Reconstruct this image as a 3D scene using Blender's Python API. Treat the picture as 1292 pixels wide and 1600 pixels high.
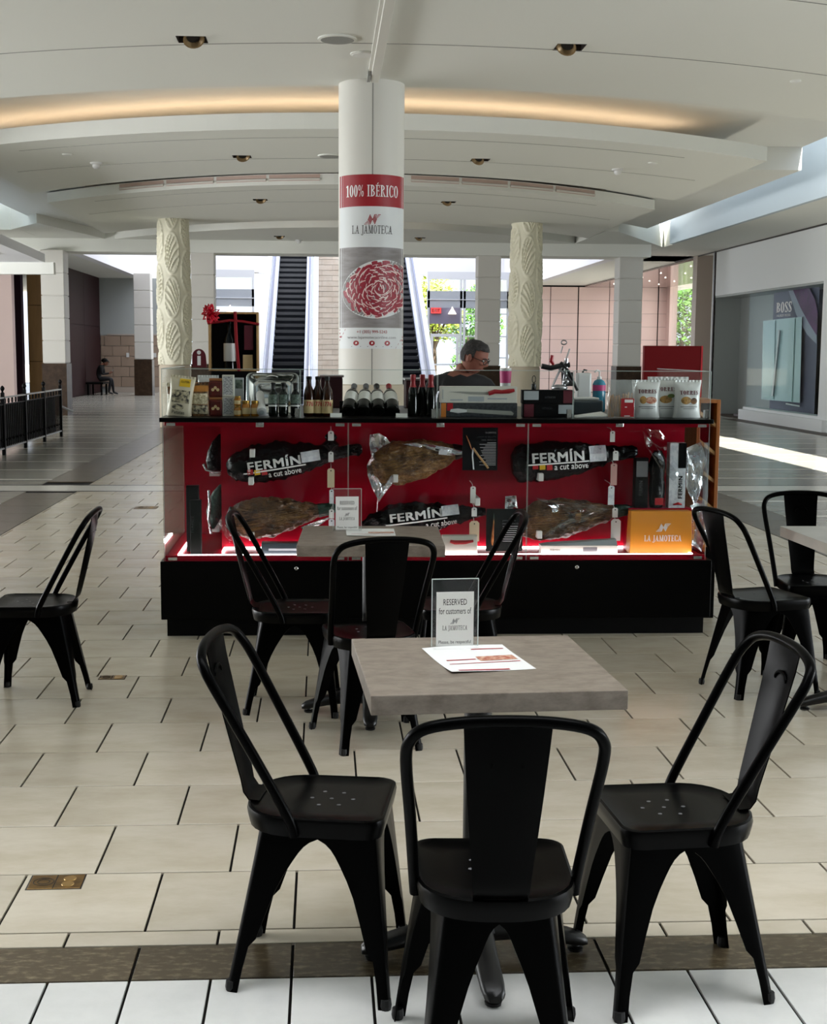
import bpy, bmesh, math, random
from mathutils import Vector, Matrix, noise as mnoise
R = math.radians
sc = bpy.context.scene
for o in list(bpy.data.objects):
    bpy.data.objects.remove(o)
COL = sc.collection
random.seed(7)

# ------------------------------------------------------------------ camera
CAM_H, F_PX, CX = 1.576, 2049.0, 617.0           # eye height, focal length and optical centre in pixels of a 1292 x 1600 frame
PITCH, YAW, ROLL = R(6.985), R(3.145), R(0.345)
_c, _s, _cp, _sp, _cr, _sr = math.cos(YAW), math.sin(YAW), math.cos(PITCH), math.sin(PITCH), math.cos(ROLL), math.sin(ROLL)
_right, _fwd, _up = Vector((_c, -_s, 0)), Vector((_s * _cp, _c * _cp, -_sp)), Vector((_s * _sp, _c * _sp, _cp))
_ix, _iy = _right * _cr + _up * _sr, -_right * _sr + _up * _cr
cd = bpy.data.cameras.new('camera')
cam = bpy.data.objects.new('camera', cd)
COL.objects.link(cam)
cam.matrix_world = Matrix(((_ix.x, _iy.x, -_fwd.x, 0), (_ix.y, _iy.y, -_fwd.y, 0), (_ix.z, _iy.z, -_fwd.z, CAM_H), (0, 0, 0, 1)))
cd.sensor_fit = 'HORIZONTAL'
cd.sensor_width = 36
cd.lens = F_PX / 1292 * 36
cd.shift_x = (646 - CX) / 1292
cd.clip_start, cd.clip_end = 0.05, 400
sc.camera = cam

# ------------------------------------------------------------------ sky, sun, skylights, added fill lamps, exposure
w = bpy.data.worlds.new('world')
sc.world = w
w.use_nodes = True
bg = w.node_tree.nodes['Background']
bg.inputs[0].default_value = (0.80, 0.88, 1.0, 1)
bg.inputs[1].default_value = 1.6


def lamp(name, kind, loc, power, color=(1, 1, 1), size=(1, 1), aim=None, spread=None):
    d = bpy.data.lights.new(name, kind)
    d.energy, d.color = power, color
    if kind == 'AREA':
        d.shape = 'RECTANGLE'
        d.size, d.size_y = size
        if spread:
            d.spread = R(spread)
    o = bpy.data.objects.new(name, d)
    COL.objects.link(o)
    o.location = loc
    v = Vector(aim) - Vector(loc) if aim else Vector((0, 0, -1))
    o.rotation_euler = v.to_track_quat('-Z', 'Y').to_euler()
    return o


s = lamp('sun', 'SUN', (7, 0, 20), 24.0, (1, 0.97, 0.92), aim=(4.2, 11, 0))
s.data.angle = R(0.6)
lamp('skylight_near', 'AREA', (0.6, 2.2, 6.8), 330, (0.97, 0.98, 1.0), (8, 2.2), spread=160)
lamp('fill_right', 'AREA', (14.6, 4.2, 1.5), 1900, (0.90, 0.95, 1.0), (10, 2.8), aim=(5, 6, 7.5))  # broad fill added to brighten the ceiling; no such glazed front is known
lamp('fill_left', 'AREA', (-14.6, 17, 1.5), 3200, (0.97, 0.98, 1.0), (24, 2.8), aim=(-5, 17, 7.5))  # matching added fill from the left, for ceiling and soffits
lamp('skylight_right', 'AREA', (7.95, 17, 5.4), 30, (0.80, 0.90, 1.0), (0.8, 23))
lamp('skylight_left', 'AREA', (-6.75, 17, 5.4), 40, (0.82, 0.91, 1.0), (0.8, 23))
lamp('skylight_atrium', 'AREA', (0.7, 48, 8.6), 2300, (0.90, 0.93, 1.0), (13, 20))
lamp('side_hall_fill', 'AREA', (11.8, 44, 4.05), 240, (1, 0.95, 0.92), (2.4, 13))  # broad fill added to brighten the side hall beyond its small downlights
sc.view_settings.view_transform = 'Standard'
sc.view_settings.look = 'None'
sc.view_settings.gamma = 1
sc.view_settings.use_curve_mapping = False
sc.view_settings.exposure = 0.12
sc.cycles.use_denoising = True
sc.cycles.max_bounces = 8
sc.cycles.diffuse_bounces = 4
sc.cycles.glossy_bounces = 4
sc.cycles.transparent_max_bounces = 24
sc.cycles.caustics_reflective = False
sc.cycles.caustics_refractive = False
sc.cycles.sample_clamp_indirect = 6


def at(px, py, Y):
    """The point at depth Y along the hall on the sight line measured in the photograph at px, py."""
    u, v = (px - CX) / F_PX, (800 - py) / F_PX
    d = _ix * u + _iy * v + _fwd
    t = Y / d.y
    return Vector((d.x * t, Y, CAM_H + d.z * t))


def on(px, py, z=0.0):
    """The same for a level surface at height z."""
    u, v = (px - CX) / F_PX, (800 - py) / F_PX
    d = _ix * u + _iy * v + _fwd
    t = (z - CAM_H) / d.z
    return Vector((d.x * t, d.y * t, z))


# ------------------------------------------------------------------ materials
def lin(h):
    if not isinstance(h, str):
        return (*h, 1)
    v = [int(h[i:i + 2], 16) / 255 for i in (0, 2, 4)]
    return (*[x / 12.92 if x <= 0.04045 else ((x + 0.055) / 1.055) ** 2.4 for x in v], 1)


def mat(name, col, rough=0.5, metal=0.0, spec=0.5, vary=None, bump=None, emit=None, coat=0.0, rand=0.0, streak=None, wave=None):
    """vary = (scale, second colour, low, high); bump = (scale, strength); rand = brightness spread between alike pieces."""
    m = bpy.data.materials.new(name)
    m.use_nodes = True
    nt = m.node_tree
    L = nt.links.new
    b = nt.nodes['Principled BSDF']
    b.inputs['Base Color'].default_value = lin(col)
    b.inputs['Roughness'].default_value = rough
    b.inputs['Metallic'].default_value = metal
    b.inputs['Specular IOR Level'].default_value = spec
    b.inputs['Coat Weight'].default_value = coat
    tc = None
    if vary or bump or streak or wave:
        tc = nt.nodes.new('ShaderNodeTexCoord')
        mp = nt.nodes.new('ShaderNodeMapping')
        L(tc.outputs['Object'], mp.inputs['Vector'])
        if streak:
            mp.inputs['Scale'].default_value = streak
        if rand:                                        # each piece gets its own stretch of the pattern
            oi0 = nt.nodes.new('ShaderNodeObjectInfo')
            mu0 = nt.nodes.new('ShaderNodeVectorMath')
            mu0.operation = 'SCALE'
            L(oi0.outputs['Location'], mu0.inputs[0])
            mu0.inputs['Scale'].default_value = 1.7
            L(mu0.outputs[0], mp.inputs['Location'])
    last = None
    if vary:
        n = nt.nodes.new('ShaderNodeTexNoise')
        n.inputs['Scale'].default_value = vary[0]
        n.inputs['Detail'].default_value = 6
        n.inputs['Roughness'].default_value = 0.65
        L(mp.outputs[0], n.inputs['Vector'])
        r = nt.nodes.new('ShaderNodeValToRGB')
        r.color_ramp.elements[0].position = vary[2] if len(vary) > 2 else 0.35
        r.color_ramp.elements[1].position = vary[3] if len(vary) > 3 else 0.7
        r.color_ramp.elements[0].color = lin(col)
        r.color_ramp.elements[1].color = lin(vary[1])
        L(n.outputs[0], r.inputs[0])
        last = r.outputs[0]
    if rand:
        oi = nt.nodes.new('ShaderNodeObjectInfo')
        ge = nt.nodes.new('ShaderNodeNewGeometry')
        ad = nt.nodes.new('ShaderNodeMath')
        L(oi.outputs['Random'], ad.inputs[0])
        L(ge.outputs['Random Per Island'], ad.inputs[1])
        fr = nt.nodes.new('ShaderNodeMath')
        fr.operation = 'FRACT'
        L(ad.outputs[0], fr.inputs[0])
        mr = nt.nodes.new('ShaderNodeMapRange')
        mr.inputs['To Min'].default_value = 1 - rand
        mr.inputs['To Max'].default_value = 1 + rand
        L(fr.outputs[0], mr.inputs['Value'])
        hs = nt.nodes.new('ShaderNodeHueSaturation')
        hs.inputs['Color'].default_value = lin(col)
        if last:
            L(last, hs.inputs['Color'])
        L(mr.outputs[0], hs.inputs['Value'])
        last = hs.outputs[0]
    if last:
        L(last, b.inputs['Base Color'])
    if bump:
        n2 = nt.nodes.new('ShaderNodeTexNoise')
        n2.inputs['Scale'].default_value = bump[0]
        n2.inputs['Detail'].default_value = 5
        L(mp.outputs[0], n2.inputs['Vector'])
        bp = nt.nodes.new('ShaderNodeBump')
        bp.inputs['Strength'].default_value = bump[1]
        bp.inputs['Distance'].default_value = bump[2] if len(bump) > 2 else 0.01
        L(n2.outputs[0], bp.inputs['Height'])
        L(bp.outputs[0], b.inputs['Normal'])
    if emit:
        b.inputs['Emission Color'].default_value = lin(emit[0])
        b.inputs['Emission Strength'].default_value = emit[1]
    return m


def glass(name, tint=(1, 1, 1), ior=1.45, haze=0.0, boost=1.0):
    """A thin clear sheet: it lets light through and mirrors more at a grazing angle."""
    m = bpy.data.materials.new(name)
    m.use_nodes = True
    nt = m.node_tree
    nt.nodes.clear()
    L = nt.links.new
    out = nt.nodes.new('ShaderNodeOutputMaterial')
    tr = nt.nodes.new('ShaderNodeBsdfTransparent')
    tr.inputs[0].default_value = (*tint, 1)
    gl = nt.nodes.new('ShaderNodeBsdfGlossy')
    gl.inputs['Roughness'].default_value = 0.02
    fr = nt.nodes.new('ShaderNodeFresnel')
    fr.inputs[0].default_value = ior
    mu = nt.nodes.new('ShaderNodeMath')
    mu.operation = 'MULTIPLY'
    mu.inputs[1].default_value = boost
    ge = nt.nodes.new('ShaderNodeNewGeometry')          # same mirror strength from either face of the sheet
    e1 = nt.nodes.new('ShaderNodeMath')
    e1.operation = 'MULTIPLY_ADD'
    e1.inputs[1].default_value, e1.inputs[2].default_value = -2.0, 1.0
    L(ge.outputs['Backfacing'], e1.inputs[0])
    e2 = nt.nodes.new('ShaderNodeMath')
    e2.operation = 'POWER'
    e2.inputs[0].default_value = ior
    L(e1.outputs[0], e2.inputs[1])
    L(e2.outputs[0], fr.inputs[0])
    L(fr.outputs[0], mu.inputs[0])
    mx = nt.nodes.new('ShaderNodeMixShader')
    L(mu.outputs[0], mx.inputs[0])
    L(tr.outputs[0], mx.inputs[1])
    L(gl.outputs[0], mx.inputs[2])
    last = mx
    if haze:
        df = nt.nodes.new('ShaderNodeBsdfDiffuse')
        df.inputs[0].default_value = (0.8, 0.84, 0.84, 1)
        m2 = nt.nodes.new('ShaderNodeMixShader')
        m2.inputs[0].default_value = haze
        L(mx.outputs[0], m2.inputs[1])
        L(df.outputs[0], m2.inputs[2])
        last = m2
    L(last.outputs[0], out.inputs[0])
    return m


# ------------------------------------------------------------------ mesh building
class MB:
    def __init__(s):
        s.v, s.f, s.mi, s.cur = [], [], [], 0

    def face(s, pts):
        i = len(s.v)
        s.v += [tuple(p) for p in pts]
        s.f.append(tuple(range(i, i + len(pts))))
        s.mi.append(s.cur)

    def mesh(s, vs, fs):
        i = len(s.v)
        s.v += [tuple(p) for p in vs]
        for f in fs:
            s.f.append(tuple(k + i for k in f))
            s.mi.append(s.cur)

    def hexa(s, p):
        """Eight corners: bottom four, then top four, counterclockwise from above."""
        s.mesh(p, [(3, 2, 1, 0), (4, 5, 6, 7), (0, 1, 5, 4), (1, 2, 6, 5), (2, 3, 7, 6), (3, 0, 4, 7)])

    def box(s, x0, x1, y0, y1, z0, z1):
        s.hexa([(x0, y0, z0), (x1, y0, z0), (x1, y1, z0), (x0, y1, z0), (x0, y0, z1), (x1, y0, z1), (x1, y1, z1), (x0, y1, z1)])

    def obox(s, c, sx, sy, sz, M=None):
        p = [Vector((x * sx / 2, y * sy / 2, z * sz / 2)) for x, y, z in ((-1, -1, -1), (1, -1, -1), (1, 1, -1), (-1, 1, -1), (-1, -1, 1), (1, -1, 1), (1, 1, 1), (-1, 1, 1))]
        if M:
            p = [M @ q for q in p]
        s.hexa([q + Vector(c) for q in p])

    def loft(s, rings, cap0=True, cap1=True, closed=True):
        n = len(rings[0])
        i = len(s.v)
        for r in rings:
            s.v += [tuple(p) for p in r]
        for a in range(len(rings) - 1):
            for k in range(n if closed else n - 1):
                k2 = (k + 1) % n
                s.f.append((i + a * n + k, i + a * n + k2, i + (a + 1) * n + k2, i + (a + 1) * n + k))
                s.mi.append(s.cur)
        if cap0:
            s.f.append(tuple(i + k for k in reversed(range(n))))
            s.mi.append(s.cur)
        if cap1:
            b = i + (len(rings) - 1) * n
            s.f.append(tuple(b + k for k in range(n)))
            s.mi.append(s.cur)

    def lathe(s, prof, n=16, c=(0, 0, 0), M=None, cap0=True, cap1=True):
        rings = []
        for r, z in prof:
            ring = [Vector((r * math.cos(2 * math.pi * k / n), r * math.sin(2 * math.pi * k / n), z)) for k in range(n)]
            if M:
                ring = [M @ p for p in ring]
            rings.append([p + Vector(c) for p in ring])
        s.loft(rings, cap0, cap1)

    def tube(s, path, r, n=8, cap=True, flat=None):
        path = [Vector(p) for p in path]
        rings, nrm = [], None
        for i, p in enumerate(path):
            t = (path[min(i + 1, len(path) - 1)] - path[max(i - 1, 0)]).normalized()
            if nrm is None:
                a = Vector((0, 0, 1)) if abs(t.z) < 0.9 else Vector((1, 0, 0))
                nrm = (a - t * a.dot(t)).normalized()
            else:
                nrm = (nrm - t * nrm.dot(t)).normalized()
            b = t.cross(nrm)
            rr = r[i] if isinstance(r, (list, tuple)) else r
            fl = flat or 1
            rings.append([p + (nrm * math.cos(2 * math.pi * k / n) * fl + b * math.sin(2 * math.pi * k / n)) * rr for k in range(n)])
        s.loft(rings, cap, cap)

    def prism(s, poly, z0, z1):
        s.loft([[(x, y, z0) for x, y in poly], [(x, y, z1) for x, y in poly]])

    def prism_y(s, poly, y0, y1):
        """poly in x, z; ordered counterclockwise as seen from the camera side (-y)."""
        s.loft([[(x, y1, z) for x, z in poly], [(x, y0, z) for x, z in poly]])

    def sphere(s, c, rx, ry=None, rz=None, n=12, m=8):
        ry, rz = ry or rx, rz or rx
        rings = []
        for j in range(1, m):
            a = -math.pi / 2 + math.pi * j / m
            rings.append([(c[0] + rx * math.cos(a) * math.cos(2 * math.pi * k / n), c[1] + ry * math.cos(a) * math.sin(2 * math.pi * k / n), c[2] + rz * math.sin(a)) for k in range(n)])
        s.loft(rings)

    def build(s, name, mats, parent=None, smooth=None, bevel=0, bseg=2, solid=0, loc=None, rot=None, xf=None):
        me = bpy.data.meshes.new(name)
        vs = [xf @ Vector(p) for p in s.v] if xf else s.v
        me.from_pydata([tuple(p) for p in vs], [], s.f)
        for m in (mats if isinstance(mats, (list, tuple)) else [mats]):
            me.materials.append(m)
        me.polygons.foreach_set('material_index', s.mi)
        if solid or bevel or smooth is not None:
            bm = bmesh.new()
            bm.from_mesh(me)
            if bevel or solid:
                bmesh.ops.remove_doubles(bm, verts=bm.verts, dist=1e-5)
            if solid:
                bmesh.ops.recalc_face_normals(bm, faces=bm.faces)
                bmesh.ops.solidify(bm, geom=bm.faces[:], thickness=solid)
            if bevel:
                es = [e for e in bm.edges if len(e.link_faces) == 2 and e.calc_face_angle(0) > R(25)]
                bmesh.ops.bevel(bm, geom=es, offset=bevel, segments=bseg, profile=0.5, affect='EDGES', clamp_overlap=True)
            bm.to_mesh(me)
            bm.free()
        if smooth is not None:
            me.shade_smooth()
            me.set_sharp_from_angle(angle=R(smooth))
        me.update()
        o = bpy.data.objects.new(name, me)
        COL.objects.link(o)
        if name == 'lettering':
            o['kind'] = 'stuff'
        if parent:
            o.parent = parent
        if loc is not None:
            o.location = loc
        if rot is not None:
            o.rotation_euler = rot
        return o


def tag(o, label=None, cat=None, group=None, kind=None):
    if label:
        o['label'] = label
    if cat:
        o['category'] = cat
    if group:
        o['group'] = group
    if kind:
        o['kind'] = kind
    return o


def thing(name, label, cat, loc=(0, 0, 0), rz=0.0, group=None):
    o = bpy.data.objects.new(name, None)
    o.empty_display_size = 0.1
    COL.objects.link(o)
    o.location = loc
    o.rotation_euler = (0, 0, rz)
    return tag(o, label, cat, group)


def struct(o, label=None):
    return tag(o, label, None, None, 'structure')


def dup(root, loc, rz, label, group=None):
    r = root.copy()
    COL.objects.link(r)
    r.location = loc
    r.rotation_euler = (0, 0, rz)
    r['label'] = label
    if group:
        r['group'] = group
    for ch in list(root.children):
        c = ch.copy()
        COL.objects.link(c)
        c.parent = r
        for g in ch.children:
            d = g.copy()
            COL.objects.link(d)
            d.parent = c
    return r


def link(name, me, parent, loc, mat_=None):
    o = bpy.data.objects.new(name, me)
    COL.objects.link(o)
    o.parent = parent
    o.location = loc
    return o


# ------------------------------------------------------------------ lettering
def sans(s, bold=0.0):
    cu = bpy.data.curves.new('lettering', 'FONT')
    cu.body = s
    cu.fill_mode = 'FRONT'
    cu.resolution_u = 3
    cu.space_character = 1 + bold * 3
    o = bpy.data.objects.new('lettering', cu)
    COL.objects.link(o)
    dg = bpy.context.evaluated_depsgraph_get()
    me = bpy.data.meshes.new_from_object(o.evaluated_get(dg))
    r = ([(v.co.x, v.co.y) for v in me.vertices], [tuple(p.vertices) for p in me.polygons])
    bpy.data.objects.remove(o)
    bpy.data.curves.remove(cu)
    bpy.data.meshes.remove(me)
    if bold:                                            # heavier strokes: the outline doubled a little to each side
        V, Fc = r
        n, V2, F2 = len(V), [], []
        for k, (ox, oy) in enumerate(((-bold, -bold * 0.6), (bold, -bold * 0.6), (-bold, bold * 0.6), (bold, bold * 0.6))):
            V2 += [(x + ox, y + oy) for x, y in V]
            F2 += [tuple(i + n * k for i in f) for f in Fc]
        r = (V2, F2)
    return r


def serif(s, T=0.2, t=0.06, gap=0.1, sf=0.09):
    """Narrow roman capitals with thick stems, thin bars and slab serifs, height 1."""
    V, Fc = [], []

    def rect(x0, y0, x1, y1):
        quad((x0, y0), (x1, y0), (x1, y1), (x0, y1))

    def quad(*p):
        i = len(V)
        V.extend(p)
        Fc.append(tuple(range(i, i + len(p))))

    def arc(cx, cy, rx, ry, tx, ty, a0, a1, n=14):
        for k in range(n):
            a, b = R(a0 + (a1 - a0) * k / n), R(a0 + (a1 - a0) * (k + 1) / n)
            quad((cx + (rx - tx) * math.cos(a), cy + (ry - ty) * math.sin(a)), (cx + rx * math.cos(a), cy + ry * math.sin(a)),
                 (cx + rx * math.cos(b), cy + ry * math.sin(b)), (cx + (rx - tx) * math.cos(b), cy + (ry - ty) * math.sin(b)))

    def stem(x, top=1.0, w_=T, lo=True, hi=True):
        rect(x, 0, x + w_, top)
        if lo:
            rect(x - sf, 0, x + w_ + sf, t)
        if hi:
            rect(x - sf, top - t, x + w_ + sf, top)

    x = 0.0
    for ch in s:
        if ch == ' ':
            x += 0.4
            continue
        if ch in 'I1':
            x += sf
            stem(x, hi=ch == 'I')
            if ch == '1':
                quad((x - 0.12, 0.8), (x, 0.86), (x, 1.0), (x - 0.12, 0.87))
            x += T + sf
        elif ch in '0OC':
            w_ = 0.6 if ch != '0' else 0.5
            arc(x + w_ / 2, 0.5, w_ / 2, 0.52, T, t, 0 if ch != 'C' else 50, 360 if ch != 'C' else 310, 24)
            if ch == 'C':
                rect(x + w_ - 0.07, 0.68, x + w_, 0.98)
                rect(x + w_ - 0.07, 0.04, x + w_, 0.26)
            x += w_
        elif ch in 'EÉ':
            x += sf
            stem(x)
            rect(x, 0, x + 0.5, t)
            rect(x, 1 - t, x + 0.48, 1)
            rect(x, 0.5 - t / 2, x + 0.4, 0.5 + t / 2)
            rect(x + 0.44, 0, x + 0.5, 0.25)
            rect(x + 0.42, 0.75, x + 0.48, 1)
            rect(x + 0.36, 0.4, x + 0.4, 0.6)
            if ch == 'É':
                quad((x + 0.1, 1.06), (x + 0.18, 1.06), (x + 0.36, 1.2), (x + 0.22, 1.2))
            x += 0.5
        elif ch == 'L':
            x += sf
            stem(x)
            rect(x, 0, x + 0.46, t)
            rect(x + 0.4, 0, x + 0.46, 0.28)
            x += 0.46
        elif ch == 'J':
            x += 0.12
            rect(x, -0.05, x + T, 1)
            rect(x - sf, 1 - t, x + T + sf, 1)
            arc(x - 0.08, -0.05, 0.08 + T, 0.17, T * 0.8, t, 180, 360, 8)
            x += T + sf
        elif ch == 'T':
            rect(x, 1 - t, x + 0.62, 1)
            rect(x, 0.75, x + 0.05, 1)
            rect(x + 0.57, 0.75, x + 0.62, 1)
            stem(x + 0.31 - T / 2, hi=False)
            x += 0.62
        elif ch in 'BR':
            x += sf
            stem(x)
            arc(x + T * 0.6, 0.76, 0.4, 0.24, T, t, -90, 90, 10)
            if ch == 'B':
                arc(x + T * 0.6, 0.27, 0.44, 0.27, T, t, -90, 90, 10)
                x += 0.56
            else:
                quad((x + 0.26, 0.52), (x + 0.26 - 0.04, 0.52), (x + 0.42, 0), (x + 0.62, 0))
                rect(x + 0.38, 0, x + 0.66, t)
                x += 0.62
        elif ch == 'A':
            quad((x + 0.02, 0), (x + 0.1, 0), (x + 0.38, 1), (x + 0.3, 1))
            quad((x + 0.42, 0), (x + 0.42 + T * 1.1, 0), (x + 0.38, 1), (x + 0.26, 1))
            rect(x + 0.15, 0.3, x + 0.5, 0.3 + t)
            rect(x - 0.06, 0, x + 0.18, t)
            rect(x + 0.36, 0, x + 0.7, t)
            x += 0.66
        elif ch == 'M':
            x += sf
            stem(x, w_=0.07)
            quad((x + 0.3, 0), (x + 0.4, 0), (x + T, 1), (x, 1))
            quad((x + 0.3, 0), (x + 0.4, 0), (x + 0.66, 1), (x + 0.6, 1))
            stem(x + 0.58, w_=T)
            x += 0.58 + T + sf
        elif ch == 'S':
            arc(x + 0.25, 0.745, 0.25, 0.265, T * 0.8, t, 30, 200, 12)
            arc(x + 0.25, 0.255, 0.25, 0.265, T * 0.8, t, -150, 20, 12)
            quad((x, 0.66), (x + T, 0.72), (x + 0.5, 0.34), (x + 0.5 - T, 0.28))
            rect(x + 0.42, 0.68, x + 0.48, 1)
            rect(x + 0.02, 0, x + 0.08, 0.32)
            x += 0.5
        elif ch == '%':
            arc(x + 0.16, 0.76, 0.16, 0.25, 0.09, t, 0, 360, 12)
            arc(x + 0.6, 0.24, 0.16, 0.25, 0.09, t, 0, 360, 12)
            quad((x + 0.14, 0), (x + 0.2, 0), (x + 0.62, 1), (x + 0.56, 1))
            x += 0.76
        x += gap
    return V, Fc


def emblem():
    """Slanted mark of parallel hooked stripes."""
    V, Fc = [], []

    def band(pts, w_):
        for (x0, y0), (x1, y1) in zip(pts[:-1], pts[1:]):
            dx, dy = x1 - x0, y1 - y0
            n_ = math.hypot(dx, dy)
            ox, oy = -dy / n_ * w_, dx / n_ * w_
            i = len(V)
            V.extend([(x0 - ox, y0 - oy), (x1 - ox, y1 - oy), (x1 + ox, y1 + oy), (x0 + ox, y0 + oy)])
            Fc.append((i, i + 1, i + 2, i + 3))
    sh = lambda pts: [(x + 0.30 * (y - 0.5), y) for x, y in pts]
    for k in range(4):
        y, xv = 0.04 + 0.125 * k, 0.46 - 0.085 * k
        arm = [(0.02 + 0.05 * k, y), (xv, y), (xv, 0.60 + 0.12 * k)]
        band(sh(arm), 0.030)
        band(sh([(1 - a_, 1 - b_) for a_, b_ in arm]), 0.030)
    return V, Fc


def lay(mb, glyphs, w_, h_, fn, cut=False):
    """Fit the outline into w_ by h_ about the origin and map it onto a surface with fn(x, y)."""
    V, Fc = glyphs
    x0, x1 = min(p[0] for p in V), max(p[0] for p in V)
    y0, y1 = min(p[1] for p in V), max(p[1] for p in V)
    kx, ky = w_ / (x1 - x0), h_ / (y1 - y0)
    P2 = [((p[0] - (x0 + x1) / 2) * kx, (p[1] - (y0 + y1) / 2) * ky) for p in V]
    mb.mesh([fn(*p) for p in P2], Fc)


def flat(o, ux=(1, 0, 0), uy=(0, 0, 1)):
    o, ux, uy = Vector(o), Vector(ux).normalized(), Vector(uy).normalized()
    return lambda x, y: o + ux * x + uy * y

# ================================================================== materials of the hall
M = {}
M['tile'] = mat('beige_marble_tile', 'cbc2b0', 0.2, vary=(2.6, 'b9ae98', 0.40, 0.72), bump=(18, 0.05, 0.004), rand=0.09, streak=(1, 2, 1))
M['tile_white'] = mat('white_marble_tile', 'dcdcd8', 0.24, vary=(6, 'cfd0cc', 0.4, 0.8), bump=(20, 0.05, 0.004), rand=0.04)
M['tile_brown'] = mat('brown_marble_tile', '4f4433', 0.25, vary=(24, '8a7e66', 0.50, 0.82), rand=0.14, streak=(1, 2.6, 1))
M['grout'] = mat('dark_grout', '0e0c0b', 0.7, spec=0.1)
M['slab'] = mat('grey_stone_slab', '8f8d84', 0.2, vary=(1.2, '9d9a8e', 0.4, 0.7), rand=0.09, streak=(0.4, 4, 1))
M['strip_white'] = mat('pale_stone_strip', 'd8d6cd', 0.2)
M['strip_dark'] = mat('dark_stone_strip', '3c3a37', 0.2)
M['ceil'] = mat('ceiling_paint', 'e2e3dc', 0.75)
M['ceil_white'] = mat('tray_ceiling_paint', 'e6e7e3', 0.75)
M['soffit'] = mat('soffit_paint', 'e3e4dd', 0.7)
M['groove'] = mat('ceiling_joint', '8d8d88', 0.8)
M['wall_white'] = mat('white_wall_paint', 'e6e9e9', 0.6)
M['wall_grey'] = mat('grey_wall_paint', 'a9aeac', 0.6)
M['pillar'] = mat('pale_stone_cladding', 'd2cfc8', 0.55, rand=0.03)
M['stone_brown'] = mat('brown_stone_base', '33251a', 0.45, spec=0.2, vary=(7, '4a3828', 0.4, 0.75))
M['pink'] = mat('pink_stone_cladding', 'dcc3bd', 0.5, rand=0.03)
M['taupe'] = mat('taupe_pilaster_stone', 'b5a89c', 0.55)
M['dark_trim'] = mat('dark_bronze_trim', '2b2220', 0.4)
M['warm'] = mat('warm_cove_lamp', 'ffc98a', 0.5, emit=((1.0, 0.72, 0.48), 8.0))
M['maroon'] = mat('dark_maroon_panel', '2c1618', 0.6, spec=0.12)
M['tan'] = mat('tan_wood_panel', '9a7648', 0.5, vary=(3, '86653c', 0.4, 0.7), streak=(1, 1, 0.15))
M['purple_dark'] = mat('dark_purple_panel', '22121c', 0.6, spec=0.12)
M['cream'] = mat('column_paint', 'd5d4cc', 0.5)
M['carved'] = mat('carved_plaster', 'e0dcc6', 0.7)
M['beige_base'] = mat('column_base_stone', 'b9ad99', 0.5)
M['glass'] = glass('clear_glass', (0.96, 0.98, 0.98))
M['glass_shop'] = glass('shop_glass', (0.90, 0.95, 0.95), boost=0.1)
M['black'] = mat('black_paint', '050505', 0.5, spec=0.12)
M['steel'] = mat('brushed_steel', 'b6b6ba', 0.28, metal=1)
M['white_plastic'] = mat('white_plastic', 'dcdcda', 0.4)
M['mall_white'] = mat('atrium_white_paint', 'e2e2e6', 0.7)


def view(p):
    d = Vector(p) - Vector((0, 0, CAM_H))
    z = d.dot(_fwd)
    if z <= 0.05:
        return (-9999, -9999)
    return CX + F_PX * d.dot(_ix) / z, 800 - F_PX * d.dot(_iy) / z


# ------------------------------------------------------------------ floor
mb = MB()
mb.box(-15, 15, -12, 64, -0.25, -0.008)
floor = struct(mb.build('floor', M['grout']))
AXIS, Y0, T16 = 0.6, 3.448, 0.4064


def tile_mesh(name, wx, wy, m, gx=0.0075, gy=0.007):
    mb = MB()
    e, t = 0.0012, 0.008
    x, y = wx / 2 - gx / 2, wy / 2 - gy / 2
    lo = [(-x, -y, -t), (x, -y, -t), (x, y, -t), (-x, y, -t)]
    mid = [(a, b, -e) for a, b, c in lo]
    top = [(a - math.copysign(e, a), b - math.copysign(e, b), 0) for a, b, c in lo]
    mb.loft([lo, mid, top], cap0=False)
    me = bpy.data.meshes.new(name)
    me.from_pydata(mb.v, [], mb.f)
    me.materials.append(m)
    return me, mb


rest = {}
n_tiles = 0


def lay_tile(kind, cx, cy, lim=300):
    global n_tiles
    me, mb, m = TM[kind]
    px, py = view((cx, cy, 0))
    if -90 < px < 1380 and 570 < py < 1690 and n_tiles < lim and not (-0.75 < cx < 2.05 and cy > 7.3):
        link('tile', me, floor, (cx, cy, 0))
        n_tiles += 1
    else:
        r = rest.setdefault(kind, (MB(), m))[0]
        r.mesh([(x + cx, y + cy, z) for x, y, z in mb.v], mb.f)


TM = {}
for k, wx, wy, m in (('white', 0.2032, 0.4064, M['tile_white']), ('brown', T16, 0.195, M['tile_brown']), ('thin', T16, 0.089, M['tile']),
                     ('beige', T16, T16, M['tile'])):
    TM[k] = (*tile_mesh('tile', wx, wy, m), m)
i0 = -0.488
for k in range(40):
    for r in range(0, 7):
        lay_tile('white', i0 + 0.1016 + 0.2032 * (k - 18), 3.164 - 0.2032 - 0.4064 * r) if -3.3 < i0 + 0.2032 * (k - 18) < 4.3 else None
for k in range(-6, 12):
    lay_tile('brown', i0 + T16 * (k + 0.5), 3.164 + 0.0975)
    lay_tile('thin', i0 + T16 * k, 3.359 + 0.0445)
for r in range(28):
    sh = 0.5 if r % 2 == 0 else 0.0
    for k in range(-6, 12):
        x = i0 + T16 * (k + sh)
        if -2.75 + 0.2 < x < 3.94 - 0.2:
            lay_tile('beige', x, Y0 + T16 * (r + 0.5))
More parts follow.
